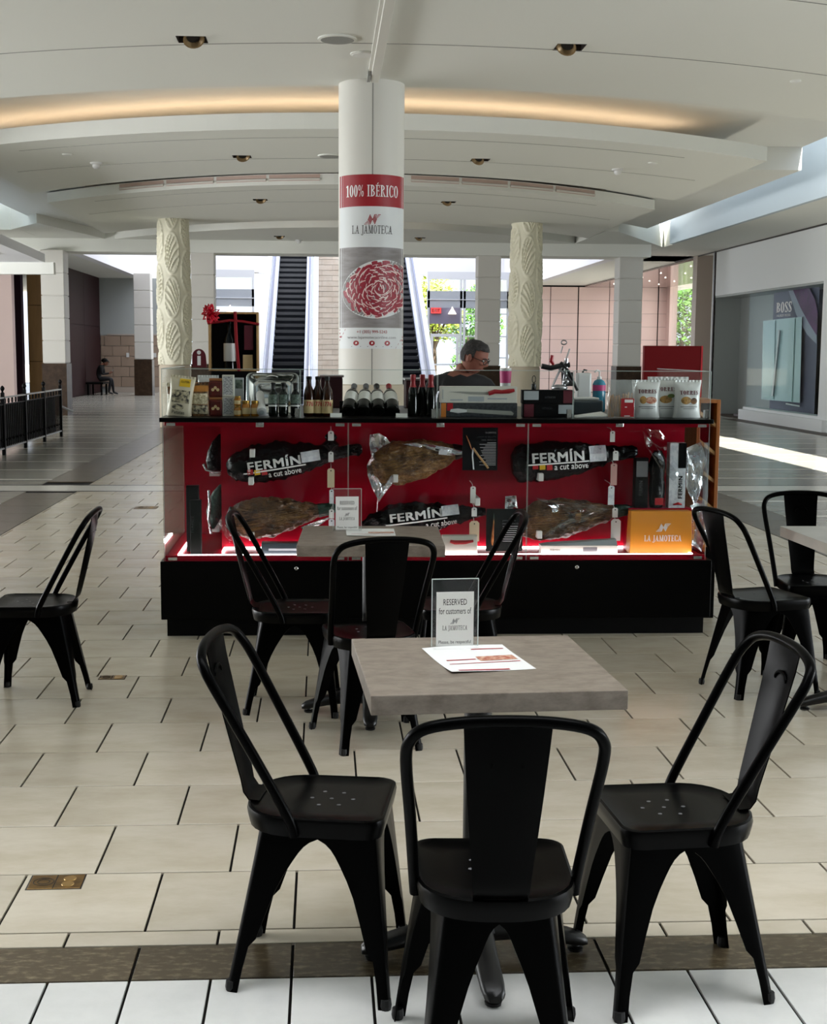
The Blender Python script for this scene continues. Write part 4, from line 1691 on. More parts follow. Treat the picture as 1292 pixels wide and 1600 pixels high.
P_BAG = [(0, 0.035), (0.06, 0.075), (0.2, 0.105), (0.38, 0.108), (0.55, 0.085), (0.7, 0.055), (0.82, 0.034), (0.92, 0.03), (0.97, 0.034), (1, 0.018)]
r_, h_ = bagged_ham('black bagged ham with white FERMÍN print at upper left', (354, 733), (566, 702), P_BAG, (428, 722, 0.30, 0.064), (445, 738, 0.185, 0.034), (391, 738), (485, 713, 0.105, 0.060), 0.0, 1.0)
mb = MB()
for k in range(5):
    a0 = 0.8 + k * 0.5
    c = at(517, 697, 7.40)
    mb.tube([(c.x + 0.01 * k - 0.02, 7.42, c.z + 0.055), (c.x + 0.03 * math.cos(a0), 7.37, c.z + 0.01), (c.x - 0.02 + 0.012 * k, 7.42, c.z - 0.05)], [0.02, 0.028, 0.014], 7)
mb.build('hoof_wrap', M['bag_black'], r_, smooth=70)
mb = MB()
c = at(330, 712, 7.5)
bagged_ham('black bagged ham with white FERMÍN print at upper right', (801, 727), (998, 706), [(0, 0.06), (0.04, 0.10), (0.12, 0.108), (0.3, 0.112), (0.5, 0.095), (0.68, 0.062), (0.8, 0.042), (0.92, 0.034), (0.97, 0.036), (1, 0.02)],
           (872, 712, 0.30, 0.070), (893, 728, 0.20, 0.036), (836, 729), (935, 709, 0.10, 0.088), -0.05, 4.0)
bagged_ham('black bagged ham with white FERMÍN print hung low, half hidden behind the table', (566, 822), (760, 800), [(0, 0.02), (0.08, 0.06), (0.25, 0.098), (0.42, 0.098), (0.6, 0.075), (0.75, 0.05), (0.9, 0.034), (1, 0.02)],
           (650, 804, 0.30, 0.058), (690, 818, 0.18, 0.034), None, (704, 798, 0.10, 0.055), 0.0, 7.0)


def bare_ham(label, a, b, prof, seed, wrap=None, fat='cure'):
    h = Ham(a, b, prof, seed=seed, amp=0.012, wr=0.012)
    root = thing('cured_ham', label, 'ham', (0, 0, 0), 0, 'unwrapped brown hams')
    mb = MB()
    h.body(mb, 0, 0.86)
    mb.build('meat', M[fat], root, smooth=70)
    mb = MB()
    h.body(mb, 0.84, 1.0, nu=8, grow=0.002)
    mb.build('hoof', M[wrap or 'hoof'], root, smooth=70)
    fn = h.face(0.0025)
    mb = MB()
    for k in range(9):
        y = -0.07 + 0.017 * k
        mb.tube([fn(h.L * (0.12 + 0.62 * t), y * (1 - 0.7 * t) + 0.006 * math.sin(9 * t + k)) for t in [i / 9 for i in range(10)]], 0.0022, 5)
    tag(mb.build('net_crease', M['cure_fat'] if fat == 'cure' else M['cure'], root), kind='stuff')
    return root, h


P_HAM = [(0, 0.03), (0.06, 0.08), (0.2, 0.112), (0.4, 0.115), (0.58, 0.088), (0.72, 0.058), (0.85, 0.036), (0.95, 0.03), (1, 0.018)]
r1, h1 = bare_ham('brown unwrapped ham at lower left behind a chair back', (352, 818), (525, 795), P_HAM, 2.0, 'green_bag')
r2, h2 = bare_ham('large brown ham bursting from silver foil, top middle', (582, 732), (735, 703), [(0, 0.05), (0.06, 0.10), (0.25, 0.125), (0.5, 0.112), (0.7, 0.075), (0.86, 0.04), (1, 0.02)], 5.0, None, 'cure_fat')
r3, h3 = bare_ham('brown unwrapped ham at lower right above the white carton', (806, 820), (990, 797), P_HAM, 9.0, 'green_bag')


def sheet(name, m, outline, yc, amp, parent, seed=0, n=22, thick=0.001, tilt=0.0):
    """A crumpled sheet filling an outline given in pixels of the photograph."""
    pts = [at(x, y, yc) for x, y in outline]
    cx, cz = sum(p.x for p in pts) / len(pts), sum(p.z for p in pts) / len(pts)
    rings = []
    dense = []
    for i in range(len(pts)):
        a, b = pts[i], pts[(i + 1) % len(pts)]
        dense += [a.lerp(b, t / 3) for t in range(3)]
    for j in range(9):
        k = 1 - j / 9
        ring = []
        for p in dense:
            x, z = cx + (p.x - cx) * k, cz + (p.z - cz) * k
            q = mnoise.noise(Vector((x * 13 + seed, z * 13, seed))) + 0.5 * mnoise.noise(Vector((x * 34, z * 34 + seed, 3)))
            ring.append((x, yc + amp * q + tilt * (x - cx), z))
        rings.append(ring)
    mb = MB()
    mb.loft(rings, cap0=False)
    return mb.build(name, m, parent, solid=thick, smooth=25)


sheet('foil_wrap', M['foil'], [(578, 679), (592, 676), (604, 684), (616, 700), (604, 722), (602, 745), (612, 756), (602, 770), (592, 783), (582, 764), (574, 742), (573, 728), (580, 712), (577, 694)], 7.41, 0.05, r2, 3)
sheet('foil_wrap', M['foil'], [(628, 694), (650, 692), (690, 697), (722, 705), (722, 710), (700, 712), (690, 706), (650, 698)], 7.37, 0.02, r2, 5)
sheet('foil_wrap', M['foil'], [(602, 756), (612, 742), (616, 752), (604, 764)], 7.36, 0.02, r2, 6)
sheet('paper_scrap', M['label_white'], [(686, 704), (700, 703), (698, 711), (685, 710)], 7.335, 0.004, r2, 8)
sheet('foil_scrap', M['foil'], [(790, 776), (806, 774), (809, 794), (803, 792), (800, 796), (789, 795)], 7.40, 0.03, r3, 8)
sheet('film_fold', M['film'], [(838, 778), (880, 784), (925, 788), (950, 796), (930, 806), (905, 818), (880, 836), (858, 846), (850, 838), (880, 822), (900, 806), (870, 796)], 7.345, 0.03, r3, 11)
sheet('tag_sticker', M['cure_fat'], [(899, 803), (908, 801), (907, 817), (898, 817)], 7.345, 0.004, r3, 2)
sheet('film_fold', M['film'], [(336, 808), (352, 818), (366, 840), (380, 848), (372, 856), (356, 846), (346, 828)], 7.36, 0.03, r1, 12)
sheet('film_fold', M['foil'], [(470, 824), (500, 812), (522, 805), (500, 820), (478, 834)], 7.37, 0.02, r1, 13)
mb = MB()
h1.body(mb, 0.0, 0.07, nu=5, grow=0.004)
mb.build('shank_wrap', M['bag_black'], r1, smooth=60)


def ham_end(label, outline, m1, seed, extra):
    """The broad end of a bagged leg that stands deeper in the case, its rest hidden by the panel."""
    root = thing('bagged_ham', label, 'ham', (0, 0, 0), 0, 'ham ends deeper in the case')
    cs = [at(*p[:2], 7.9) for p in outline]
    mb = MB()
    rings = []
    for p, (x, y, r) in zip(cs, outline):
        rr = r / 260
        rings.append([(p.x + rr * math.cos(2 * math.pi * k / 14) * (1 + 0.2 * mnoise.noise(Vector((k * 0.9, y * 0.2, seed)))), 7.9 + rr * 0.8 * math.sin(2 * math.pi * k / 14), p.z) for k in range(14)])
    mb.loft(rings)
    mb.build('bag', M[m1], root, smooth=60)
    mb = MB()
    mb.tube([at(x, y, 7.82) for x, y in extra], 0.008, 6)
    mb.build('bag_fold', M['foil'], root)
    p = at(335, outline[-1][1], 7.9)
    mb = MB()
    mb.box(p.x - 0.03, p.x + 0.03, 7.9, 8.2, p.z - 0.02, p.z + 0.02)
    mb.build('peg', M['peg'], root)
    return root


ham_end('black bagged ham end deep in the case, upper left corner', [(344, 678, 2), (340, 690, 9), (338, 705, 14), (337, 720, 15), (336, 733, 12), (334, 739, 6)], 'bag_black', 3, [(318, 725), (322, 734), (335, 738), (346, 738)])
ham_end('green wrapped ham end deep in the case, lower left corner', [(345, 757, 2), (341, 768, 8), (338, 782, 13), (336, 800, 14), (333, 815, 9), (331, 826, 4)], 'green_bag', 6, [(326, 766), (328, 790), (326, 812), (330, 834)])

# ------------------------------------------------------------------ posters, tags
M['poster'] = mat('black_poster_card', '0f1014', 0.5, spec=0.12)
M['poster2'] = mat('dark_green_poster_card', '0f1413', 0.5, spec=0.12)
M['text_grey'] = mat('pale_print', 'b9babd', 0.6)
M['ham_pic'] = mat('ham_picture', 'a8561f', 0.5, vary=(30, 'd99a5c', 0.4, 0.65))


def poster(label, x0, y0, x1, y1, Y, m, low):
    a, b = at(x0, y0, Y), at(x1, y1, Y)
    root = thing('poster', label, 'poster', (0, 0, 0), 0, 'black posters in the case')
    mb = MB()
    mb.box(a.x, b.x, Y, Y + 0.004, b.z, a.z)
    if low:
        mb.box(a.x + 0.02, b.x - 0.02, Y + 0.004, Y + 0.05, b.z, b.z + 0.004)
    mb.build('card', M[m], root)
    w_, h_ = b.x - a.x, a.z - b.z
    f0 = lambda u, v: flat((a.x + u * w_, Y - 0.0008, b.z + v * h_))
    mb = MB()
    if not low:
        lay(mb, serif('LA JAMOTECA', T=0.13), w_ * 0.30, h_ * 0.045, f0(0.80, 0.88))
        lay(mb, sans('JAMÓN DE BELLOTA', 0.02), w_ * 0.54, h_ * 0.045, f0(0.68, 0.785))
        lay(mb, sans('100% IBÉRICO', 0.02), w_ * 0.42, h_ * 0.045, f0(0.74, 0.715))
    else:
        lay(mb, sans('JAMÓN DE', 0.02), w_ * 0.36, h_ * 0.05, f0(0.62, 0.72))
        lay(mb, sans('100% IBÉRICO', 0.02), w_ * 0.44, h_ * 0.05, f0(0.66, 0.655))
        lay(mb, sans('TALAVERA', 0.02), w_ * 0.36, h_ * 0.05, f0(0.78, 0.05))
    tag(mb.build('lettering', M['text_grey'], root), kind='stuff')
    mb = MB()
    n_ = 15 if not low else 8
    for k in range(n_):
        v = (0.64 - k * 0.037) if not low else (0.58 - k * 0.05)
        wv = 0.25 + 0.22 * abs(math.sin(k * 1.7)) if not low else 0.5
        mb.box(a.x + w_ * (0.95 - wv), a.x + w_ * 0.95, Y - 0.0008, Y, b.z + v * h_, b.z + (v + 0.012) * h_)
    tag(mb.build('print_line', M['text_grey'], root), kind='stuff')
    if not low:
        mb = MB()
        mb.tube([f0(0, 0)(u * w_, v * h_) for u, v in ((0.30, 0.52), (0.28, 0.35), (0.30, 0.2), (0.32, 0.02))], 0.004, 6)
        mb.build('stand_picture', M['label_white'], root)
        mb = MB()
        mb.tube([f0(0, 0)(u * w_, v * h_) for u, v in ((0.30, 0.52), (0.45, 0.35), (0.6, 0.2), (0.74, 0.05))], 0.006, 6)
        mb.build('stand_picture', M['wood_pale'], root)
        mb = MB()
        mb.tube([f0(0, 0)(u * w_, v * h_) for u, v in ((0.10, 0.82), (0.16, 0.70), (0.22, 0.58), (0.26, 0.48))], [0.004, 0.010, 0.008, 0.003], 8, flat=0.4)
        mb.build('ham_picture', M['ham_pic'], root)
    else:
        mb = MB()
        mb.tube([f0(0, 0)(u * w_, v * h_) for u, v in ((0.20, 0.82), (0.20, 0.70), (0.19, 0.56), (0.18, 0.40), (0.17, 0.24), (0.17, 0.14))], [0.007, 0.010, 0.014, 0.025, 0.030, 0.012], 12, flat=0.25)
        mb.build('ham_picture', M['ham_pic'], root, smooth=60)
        mb = MB()
        mb.tube([f0(0, 0)(u * w_, v * h_) for u, v in ((0.20, 0.90), (0.20, 0.80), (0.20, 0.74))], [0.006, 0.012, 0.010], 10, flat=0.3)
        mb.build('wrap_picture', M['green_bag'], root, smooth=60)
    return root


poster('black poster with a ham on its stand, hung at top middle', 723, 668, 777, 735, 7.355, 'poster', False)
poster('dark poster with a hanging ham picture, standing low behind a chair', 760, 795, 816, 861, 7.33, 'poster2', True)
mb = MB()
p = at(745, 700, 7.36)
mb.box(p.x - 0.01, p.x + 0.01, 7.359, 7.53, p.z - 0.05, p.z - 0.03)
mb.build('peg', M['peg'], ks)
M['tag_cream'] = mat('cream_tag', 'd9c8a8', 0.6)
M['tag_pink'] = mat('pinkish_tag', 'c99a94', 0.6)
TAGS = [('left', [(517, 681, 9, 15, 'paper'), (517, 714, 8, 16, 'paper'), (517, 747, 11, 30, 'tag_cream'), (518, 776, 7, 22, 'label_white'), (518, 803, 8, 14, 'paper'), (518, 817, 9, 12, 'label_white')]),
        ('middle', [(739, 773, 8, 26, 'paper'), (741, 800, 8, 14, 'paper'), (741, 830, 15, 32, 'tag_cream')]),
        ('right', [(957, 682, 7, 17, 'paper'), (962, 712, 8, 15, 'paper'), (959, 741, 9, 34, 'tag_pink'), (955, 774, 9, 30, 'label_white'), (961, 801, 8, 15, 'paper'), (962, 828, 14, 34, 'paper')])]
ORD = ['topmost', 'second', 'third', 'fourth', 'fifth', 'lowest']
for side, lst in TAGS:
    for k, (px, py, w_, h_, m) in enumerate(lst):
        Y = 7.345 if not (side == 'left' and k == 2) else 7.35
        a, b = at(px - w_ / 2, py - h_ / 2, Y), at(px + w_ / 2, py + h_ / 2, Y)
        o = 'lowest' if k == len(lst) - 1 else ORD[k]
        root = thing('price_tag', '%s %s paper tag of the %s string of tags in the case' % (o, {'paper': 'white', 'tag_cream': 'cream', 'tag_pink': 'pinkish', 'label_white': 'pale'}[m], side), 'tag', (0, 0, 0), 0, 'paper tags in the case')
        mb = MB()
        wx, ch = b.x - a.x, (b.x - a.x) * 0.22
        mb.prism_y([(a.x, b.z), (b.x, b.z), (b.x, a.z - ch), (b.x - ch, a.z), (a.x + ch, a.z), (a.x, a.z - ch)], Y, Y + 0.003)
        mb.build('card', M[m], root)
        mb = MB()
        mb.lathe([(0.004, 0), (0.004, 0.001)], 8, ((a.x + b.x) / 2, Y, a.z - ch - 0.004), Matrix.Rotation(R(90), 3, 'X'))
        mb.build('eyelet', M['ink'], root)
        mb = MB()
        mb.tube([((a.x + b.x) / 2, Y + 0.003, a.z - ch - 0.004), ((a.x + b.x) / 2, Y + 0.05, a.z + 0.01), ((a.x + b.x) / 2, 7.529, a.z + 0.015)], 0.0015, 5)
        mb.build('string', M['peg'], root)

# ------------------------------------------------------------------ boxes on the case floor
CF = 0.44


def carton(name, label, x0, x1, y0, y1, z0, z1, m, cat='box', group=None, rz=0.0, bevel=0.002):
    cx, cy = (x0 + x1) / 2, (y0 + y1) / 2
    root = thing(name, label, cat, (cx, cy, z0), rz, group)
    mb = MB()
    mb.box(x0 - cx, x1 - cx, y0 - cy, y1 - cy, 0, z1 - z0)
    mb.build('carton', M[m], root, bevel=bevel)
    return root, (x1 - x0) / 2, (y1 - y0) / 2, z1 - z0


M['box_black'] = mat('black_card_box', '0a0a0b', 0.45, spec=0.12)
M['box_dark'] = mat('dark_green_card_box', '121614', 0.45, spec=0.12)
M['box_white'] = mat('white_card_box', 'd6d3c8', 0.5)
M['box_silver'] = mat('silver_grey_card', 'aab0b4', 0.35)
M['orange_bag'] = mat('orange_paper_bag', 'd98a1e', 0.5)
M['knife_red'] = mat('red_knife_handle', '9e1420', 0.35)
M['blade'] = mat('printed_steel_blade', '9a9a92', 0.5)
M['tray_dark'] = mat('dark_slate_tray', '39434a', 0.3)
g = 'slim black boxes at the left end'
r, *_ = carton('gift_box', 'taller slim black box standing at the left end of the case', -0.775, -0.705, 7.42, 7.48, CF, 0.815, 'box_black', group=g)
r, a, b, h = carton('gift_box', 'slim black box with white print standing in front of its taller twin', -0.742, -0.682, 7.30, 7.36, CF, 0.745, 'box_dark', group=g)
mb = MB()
lay(mb, sans('FERMIN', 0.01), 0.09, 0.012, flat((-0.018, -b - 0.0008, 0.17), (0, 0, 1), (-1, 0, 0)))
mb.build('lettering', M['text_grey'], r)
r, a, b, h = carton('slicing_tray', 'flat dark tray box with a pale band lying under the lower left ham', -0.345, -0.10, 7.25, 7.33, CF, CF + 0.072, 'tray_dark', 'tray')
mb = MB()
mb.box(-a + 0.04, a, -b - 0.001, -b, 0.03, 0.042)
mb.build('pale_band', M['box_silver'], r)
r, a, b, h = carton('knife_box', 'small white box with red knife handle picture on the case floor', 0.665, 0.862, 7.24, 7.30, CF + 0.001, 0.553, 'box_white')
mb = MB()
mb.tube([(-0.055, -b - 0.001, 0.082), (-0.03, -b - 0.001, 0.075), (0.03, -b - 0.001, 0.076), (0.075, -b - 0.001, 0.083)], [0.008, 0.012, 0.011, 0.007], 8, flat=None)
mb.build('knife_picture', M['knife_red'], r)
r, a, b, h = carton('ham_carton', 'long white carton lying under the lower right ham', 1.225, 1.66, 7.25, 7.34, CF, CF + 0.055, 'box_white')
mb = MB()
lay(mb, sans('FERMIN', 0.01), 0.055, 0.012, flat((-0.14, -b - 0.0008, 0.03)))
mb.box(0.02, 0.10, -b - 0.001, -b, 0.02, 0.045)
mb.build('lettering', M['ink_grey'], r)
mb = MB()
mb.hexa([(-a, -b + 0.01, h), (a, -b + 0.01, h), (a, b, h), (-a, b, h), (-a + 0.05, 0.0, h + 0.008), (a, 0.0, h + 0.03), (a, b, h + 0.03), (-a + 0.05, b, h + 0.008)])
mb.build('silver_sleeve', M['box_silver'], r)
# orange carrier bag with brand print
ob = thing('carrier_bag', 'glowing orange carrier bag printed LA JAMOTECA at the right end of the case', 'bag', (1.915, 7.33, CF))
mb = MB()
rings = []
for z, w_, d in ((0, 0.175, 0.045), (0.005, 0.178, 0.05), (0.12, 0.177, 0.046), (0.245, 0.174, 0.034)):
    rings.append([(-w_, -d, z), (w_, -d, z), (w_, d, z), (-w_, d, z)])
mb.loft(rings)
mb.build('bag_body', M['orange_bag'], ob, bevel=0.003)
fb = lambda x, z: Vector((x, -0.0525 + (0.004 * z / 0.115 if z < 0.12 else 0.004 + 0.012 * (z - 0.12) / 0.125), z))
mb = MB()
lay(mb, serif('LA JAMOTECA', T=0.15), 0.215, 0.042, lambda x, y: fb(x + 0.01, y + 0.088))
mb.build('lettering', M['white_print'], ob)
mb = MB()
lay(mb, emblem(), 0.085, 0.045, lambda x, y: fb(x + 0.012, y + 0.152))
mb.build('emblem', M['white_print'], ob)
BT = CF + 0.245
sh = thing('display_block', 'red display block behind the orange bag carrying tall boxes', 'block', (1.93, 7.445, CF))
mb = MB()
mb.box(-0.18, 0.18, -0.06, 0.06, 0, 0.25)
mb.build('block', M['red'], sh)
r, a, b, h = carton('gift_box', 'tall slim black box with grey top label standing above the orange bag', 1.785, 1.862, 7.40, 7.46, CF + 0.25, 0.978, 'box_black')
mb = MB()
mb.box(-a + 0.006, a - 0.006, -b - 0.001, -b, 0.18, 0.27)
mb.build('grey_label', M['ink_grey'], r)
mb = MB()
lay(mb, sans('FERMIN', 0.02), 0.085, 0.02, flat((-0.005, -b - 0.001, 0.115), (0, 0, 1), (-1, 0, 0)))
mb.build('lettering', M['text_grey'], r)
r, a, b, h = carton('gift_box', 'tall white box printed FERMIN standing above the orange bag', 1.982, 2.078, 7.40, 7.47, CF + 0.25, 1.065, 'label_white')
mb = MB()
mb.box(0.002, a, -b - 0.001, -b, 0.23, 0.375)
mb.build('black_patch', M['box_black'], r)
mb = MB()
lay(mb, sans('FERMIN', 0.03), 0.13, 0.024, flat((0.018, -b - 0.001, 0.12), (0, 0, 1), (-1, 0, 0)))
mb.build('lettering', M['ink'], r)
mb = MB()
mb.tube([(-0.02, -b - 0.001, 0.02), (0.01, -b - 0.001, 0.026), (0.03, -b - 0.001, 0.02)], [0.006, 0.014, 0.006], 8, flat=0.6)
mb.build('red_picture', M['red_print'], r)
bt = thing('wrapped_bottle', 'dark bottle in wrinkled black plastic between the tall boxes', 'bottle', (1.918, 7.43, CF + 0.25))
mb = MB()
prof = [(0.034, 0), (0.044, 0.02), (0.046, 0.1), (0.042, 0.18), (0.048, 0.24), (0.040, 0.29), (0.02, 0.33)]
rings = [[((r_ + 0.008 * mnoise.noise(Vector((k * 0.8, z * 22, 1)))) * math.cos(2 * math.pi * k / 18), (r_ + 0.008 * mnoise.noise(Vector((k * 0.8, z * 22, 4)))) * math.sin(2 * math.pi * k / 18), z) for k in range(18)] for r_, z in prof]
mb.loft(rings)
mb.build('plastic_sleeve', M['bag_black'], bt, smooth=40)
mb = MB()
mb.box(-0.02, 0.03, -0.049, -0.047, 0.02, 0.06)
mb.build('red_tag', M['red_print'], bt)
cl = thing('film_bundle', 'loose crumpled clear film in the right corner of the case', 'plastic film', (0, 0, 0))
for k, ol in enumerate(([(1005, 668), (1030, 672), (1048, 692), (1050, 700), (1030, 706), (1018, 690)], [(1072, 700), (1095, 690), (1102, 720), (1098, 760), (1085, 790), (1072, 760)], [(1002, 672), (1020, 690), (1040, 716), (1060, 740), (1052, 752), (1030, 730), (1010, 700)], [(1078, 790), (1100, 780), (1104, 840), (1096, 862), (1080, 850)])):
    sheet('film_sheet', M['film'] if k % 2 == 0 else M['foil'], ol, (7.50, 7.44, 7.39, 7.40)[k], 0.03, cl, 20 + k)

# ------------------------------------------------------------------ wooden bottle rack at the right end
wr = thing('wine_rack', 'wooden rack with slanting shelves at the right end of the counter', 'rack', (0, 0, 0))
M['rack_dark'] = mat('dark_rack_back', '1a0f0b', 0.6)
RX0, RX1, RY0, RY1, RZ0, RZ1 = 2.215, 2.335, 7.62, 8.35, 0.43, 1.305
mb = MB()
mb.box(RX0 - 0.02, RX1, RY0, RY1, 0.0, RZ0)
mb.build('plinth', M['black_gloss'], wr)
for x in (RX0 - 0.02, RX1 - 0.022):
    mb = MB()
    mb.box(x, x + 0.022, RY0, RY1, RZ0, RZ1)
    mb.build('side_panel', M['wood'], wr, bevel=0.002)
for z in (RZ0, RZ1 - 0.02):
    mb = MB()
    mb.box(RX0 + 0.002, RX1 - 0.022, RY0, RY1, z, z + 0.02)
    mb.build('shelf', M['wood'], wr)
mb = MB()
mb.box(RX0 + 0.002, RX1 - 0.022, RY1 - 0.02, RY1, RZ0 + 0.02, RZ1 - 0.02)
mb.build('back', M['rack_dark'], wr)
for k in range(5):
    z = RZ0 + 0.10 + 0.165 * k
    mb = MB()
    mb.obox(((RX0 + RX1) / 2 - 0.01, (RY0 + RY1) / 2 - 0.01, z), 0.15, RY1 - RY0 - 0.04, 0.018, Matrix.Rotation(R(38), 3, 'Y'))
    mb.build('slanting_shelf', M['wood_pale'], wr)

# ================================================================== goods on the countertop
M['kraft'] = mat('brown_printed_pack', '8a5f35', 0.5, vary=(45, '3c2a1c', 0.42, 0.62))
M['bag_cream'] = mat('cream_printed_pack', 'd8cfba', 0.45, vary=(38, '4b443c', 0.52, 0.66))
M['bag_foilwhite'] = mat('white_glossy_bag', 'd5d6d4', 0.3, bump=(9, 0.35, 0.02))
M['bag_grey'] = mat('grey_bag_side', '8f9190', 0.35)
M['tin_red'] = mat('red_tin', '66190f', 0.4, vary=(30, '3d0f0a', 0.4, 0.7))
M['tin_brown'] = mat('copper_lid', '9a6238', 0.35)
M['speckle'] = mat('grey_printed_carton', 'c9c9c8', 0.6, vary=(130, '77777a', 0.45, 0.58))
M['amber'] = mat('amber_glass', '2e1405', 0.12, spec=0.35)
M['bottle_dark'] = mat('dark_green_glass', '060806', 0.1, spec=0.3)
M['bottle_green'] = mat('olive_oil_glass', '0a110c', 0.12, spec=0.3)
M['cap_black'] = mat('black_cap', '0c0c0c', 0.4)
M['cap_red'] = mat('red_capsule', '8e0f1c', 0.4)
M['label_cream'] = mat('cream_label', 'd2b988', 0.6)
M['label_bottle'] = mat('white_bottle_label', 'dcdcd8', 0.55)
M['label_green'] = mat('green_grey_label', '66756a', 0.6, vary=(60, '33433a', 0.45, 0.6))
M['honey'] = mat('amber_preserve', 'b0701c', 0.2)
M['jar_glass'] = glass('jar_glass', (0.95, 0.96, 0.95), boost=1.3)
M['gold'] = mat('gold_lid', 'b08a3c', 0.3, metal=0.8)
M['steel_tray'] = mat('polished_steel_tray', 'cfd0cc', 0.14, metal=1.0)
M['blue_gel'] = mat('blue_sanitizer', '2f7f9a', 0.25)
M['pink'] = M['pink']
M['magenta'] = mat('magenta_label', 'c23a78', 0.5)
M['bread'] = mat('breadstick', 'c08a4e', 0.6)
M['board_red'] = mat('red_board', '640207', 0.6, spec=0.15)
M['potato'] = mat('potato_picture', 'b58a4a', 0.5, vary=(40, '7a5a30', 0.4, 0.6))
M['leaf_pic'] = mat('leaf_picture', '5b7038', 0.5)
M['maroon_print'] = mat('maroon_print', '5d1626', 0.5)
M['bag_ivory'] = mat('ivory_bag', 'd2c6ac', 0.4, bump=(9, 0.35, 0.02))
M['sketch'] = mat('dark_sketch_print', '2e2a26', 0.6, vary=(42, 'cdbf9f', 0.42, 0.6))
CT = KT + 0.0005


def pouch(name, label, cat, x, y, w_, h, d, m, group=None, rz=0.0, lean=0.0, seal=0.012, seed=0, side=None):
    """An upright filled bag with sealed top and bottom edges; returns its root and a map onto its front."""
    root = thing(name, label, cat, (x, y, CT), rz, group)
    nu, nv = 14, 16

    def sur(u, v, s_):                                    # u, v in -1..1 ; s_ = -1 front, 1 rear
        bx = 1 - 0.10 * (1 - v * v) * (abs(u) ** 3)
        th = d / 2 * max(0.0, (1 - abs(u) ** 2.6)) ** 0.6 * max(0.0, (1 - max(0, v) ** 2.2 * 1.0)) ** 0.7 * (1 if v > -0.7 else 0.75 + 0.25 * (v + 1) / 0.3)
        q = 0.10 * d * mnoise.noise(Vector((u * 1.7 + seed, v * 2.1, s_)))
        px = u * w_ / 2 * bx
        pz = (v + 1) / 2 * h
        return Vector((px, s_ * th + q * (1 - abs(u)) + lean * pz + 0.001 * s_, pz))
    rings = []
    for j in range(nv + 1):
        v = -1 + 2 * j / nv
        ring = [sur(-1 + 2 * i / nu, v, -1) for i in range(nu + 1)] + [sur(1 - 2 * i / nu, v, 1) for i in range(nu + 1)]
        rings.append(ring)
    mb = MB()
    mb.loft(rings)
    mb.build('bag', M[m], root, smooth=60)
    mb = MB()
    n_ = 16
    top = [sur(-1 + 2 * i / n_, 1, -1) for i in range(n_ + 1)]
    mb.loft([[p + Vector((0, 0.001 * (-1) ** i, -0.002)) for i, p in enumerate(top)], [p + Vector((0, lean * seal + 0.002 * (-1) ** i, seal)) for i, p in enumerate(top)]], False, False, closed=False)
    mb.build('top_seal', M[m], root, solid=0.0008)
    return root, (lambda x_, z_: sur(max(-1, min(1, x_ / (w_ / 2))), max(-1, min(1, 2 * z_ / h - 1)), -1) + Vector((0, -0.0022, 0)))


def patch(mb, fn, x0, x1, z0, z1, n=6):
    mb.loft([[fn(x0 + (x1 - x0) * i / n, z0 + (z1 - z0) * j / n) for i in range(n + 1)] for j in range(n + 1)], False, False, closed=False)


def blob(mb, fn, cx, cz, rx, rz_, n=14):
    ring = lambda k: [fn(cx + rx * k * math.cos(2 * math.pi * i / n), cz + rz_ * k * math.sin(2 * math.pi * i / n)) for i in range(n)]
    mb.loft([ring(1.0), ring(0.5)], cap0=False)


# snack packs at the left end
r, f = pouch('snack_bag', 'cream snack bag with yellow tag and printed sketch, left end of countertop', 'snack bag', -0.800, 7.345, 0.140, 0.212, 0.055, 'bag_ivory', lean=0.03, seed=1)
r.rotation_euler.y = R(7)
mb = MB(); patch(mb, f, -0.052, 0.050, 0.075, 0.145); mb.build('printed_picture', M['sketch'], r)
mb = MB(); blob(mb, f, -0.01, 0.052, 0.035, 0.016); mb.build('printed_picture', M['sketch'], r)
mb = MB(); patch(mb, f, -0.015, 0.045, 0.165, 0.208, 4); yt = mb.build('yellow_tag', M['yellow'], r)
mb = MB(); lay(mb, sans('GLUTEN', 0.01), 0.045, 0.012, lambda x, y: f(x + 0.015, 0.192 + y) + Vector((0, -0.001, 0))); mb.build('lettering', M['ink'], r)
mb = MB(); lay(mb, sans('Patatas', 0.01), 0.07, 0.018, lambda x, y: f(x - 0.005, 0.022 + y)); mb.build('lettering', M['ink'], r)
r, f = pouch('snack_bag', 'brown snack bag at the very left end behind the cream bag', 'snack bag', -0.838, 7.40, 0.07, 0.17, 0.05, 'bag_cream', seed=2)
mb = MB(); patch(mb, f, -0.03, 0.03, 0.12, 0.16); mb.build('brown_header', M['kraft'], r)
r, f = pouch('snack_bag', 'brown nut bag with orange header right of the cream snack bag', 'snack bag', -0.686, 7.38, 0.118, 0.175, 0.05, 'kraft', seed=3)
mb = MB(); patch(mb, f, -0.05, 0.05, 0.135, 0.168); mb.build('orange_header', mat('orange_header', 'b5762a', 0.5), r)
mb = MB(); patch(mb, f, -0.045, 0.045, 0.065, 0.125); mb.build('nut_picture', mat('nut_print', '9c8a68', 0.5, vary=(70, 'e0d4b4', 0.4, 0.6)), r)
mb = MB(); patch(mb, f, -0.045, 0.045, 0.012, 0.060); mb.build('dark_picture', M['sketch'], r)
r, f = pouch('snack_bag', 'pale bag behind, seen over the brown nut bag', 'snack bag', -0.655, 7.56, 0.12, 0.21, 0.04, 'bag_foilwhite', seed=4)
mb = MB(); patch(mb, f, -0.02, 0.04, 0.155, 0.185); mb.build('printed_picture', M['kraft'], r)

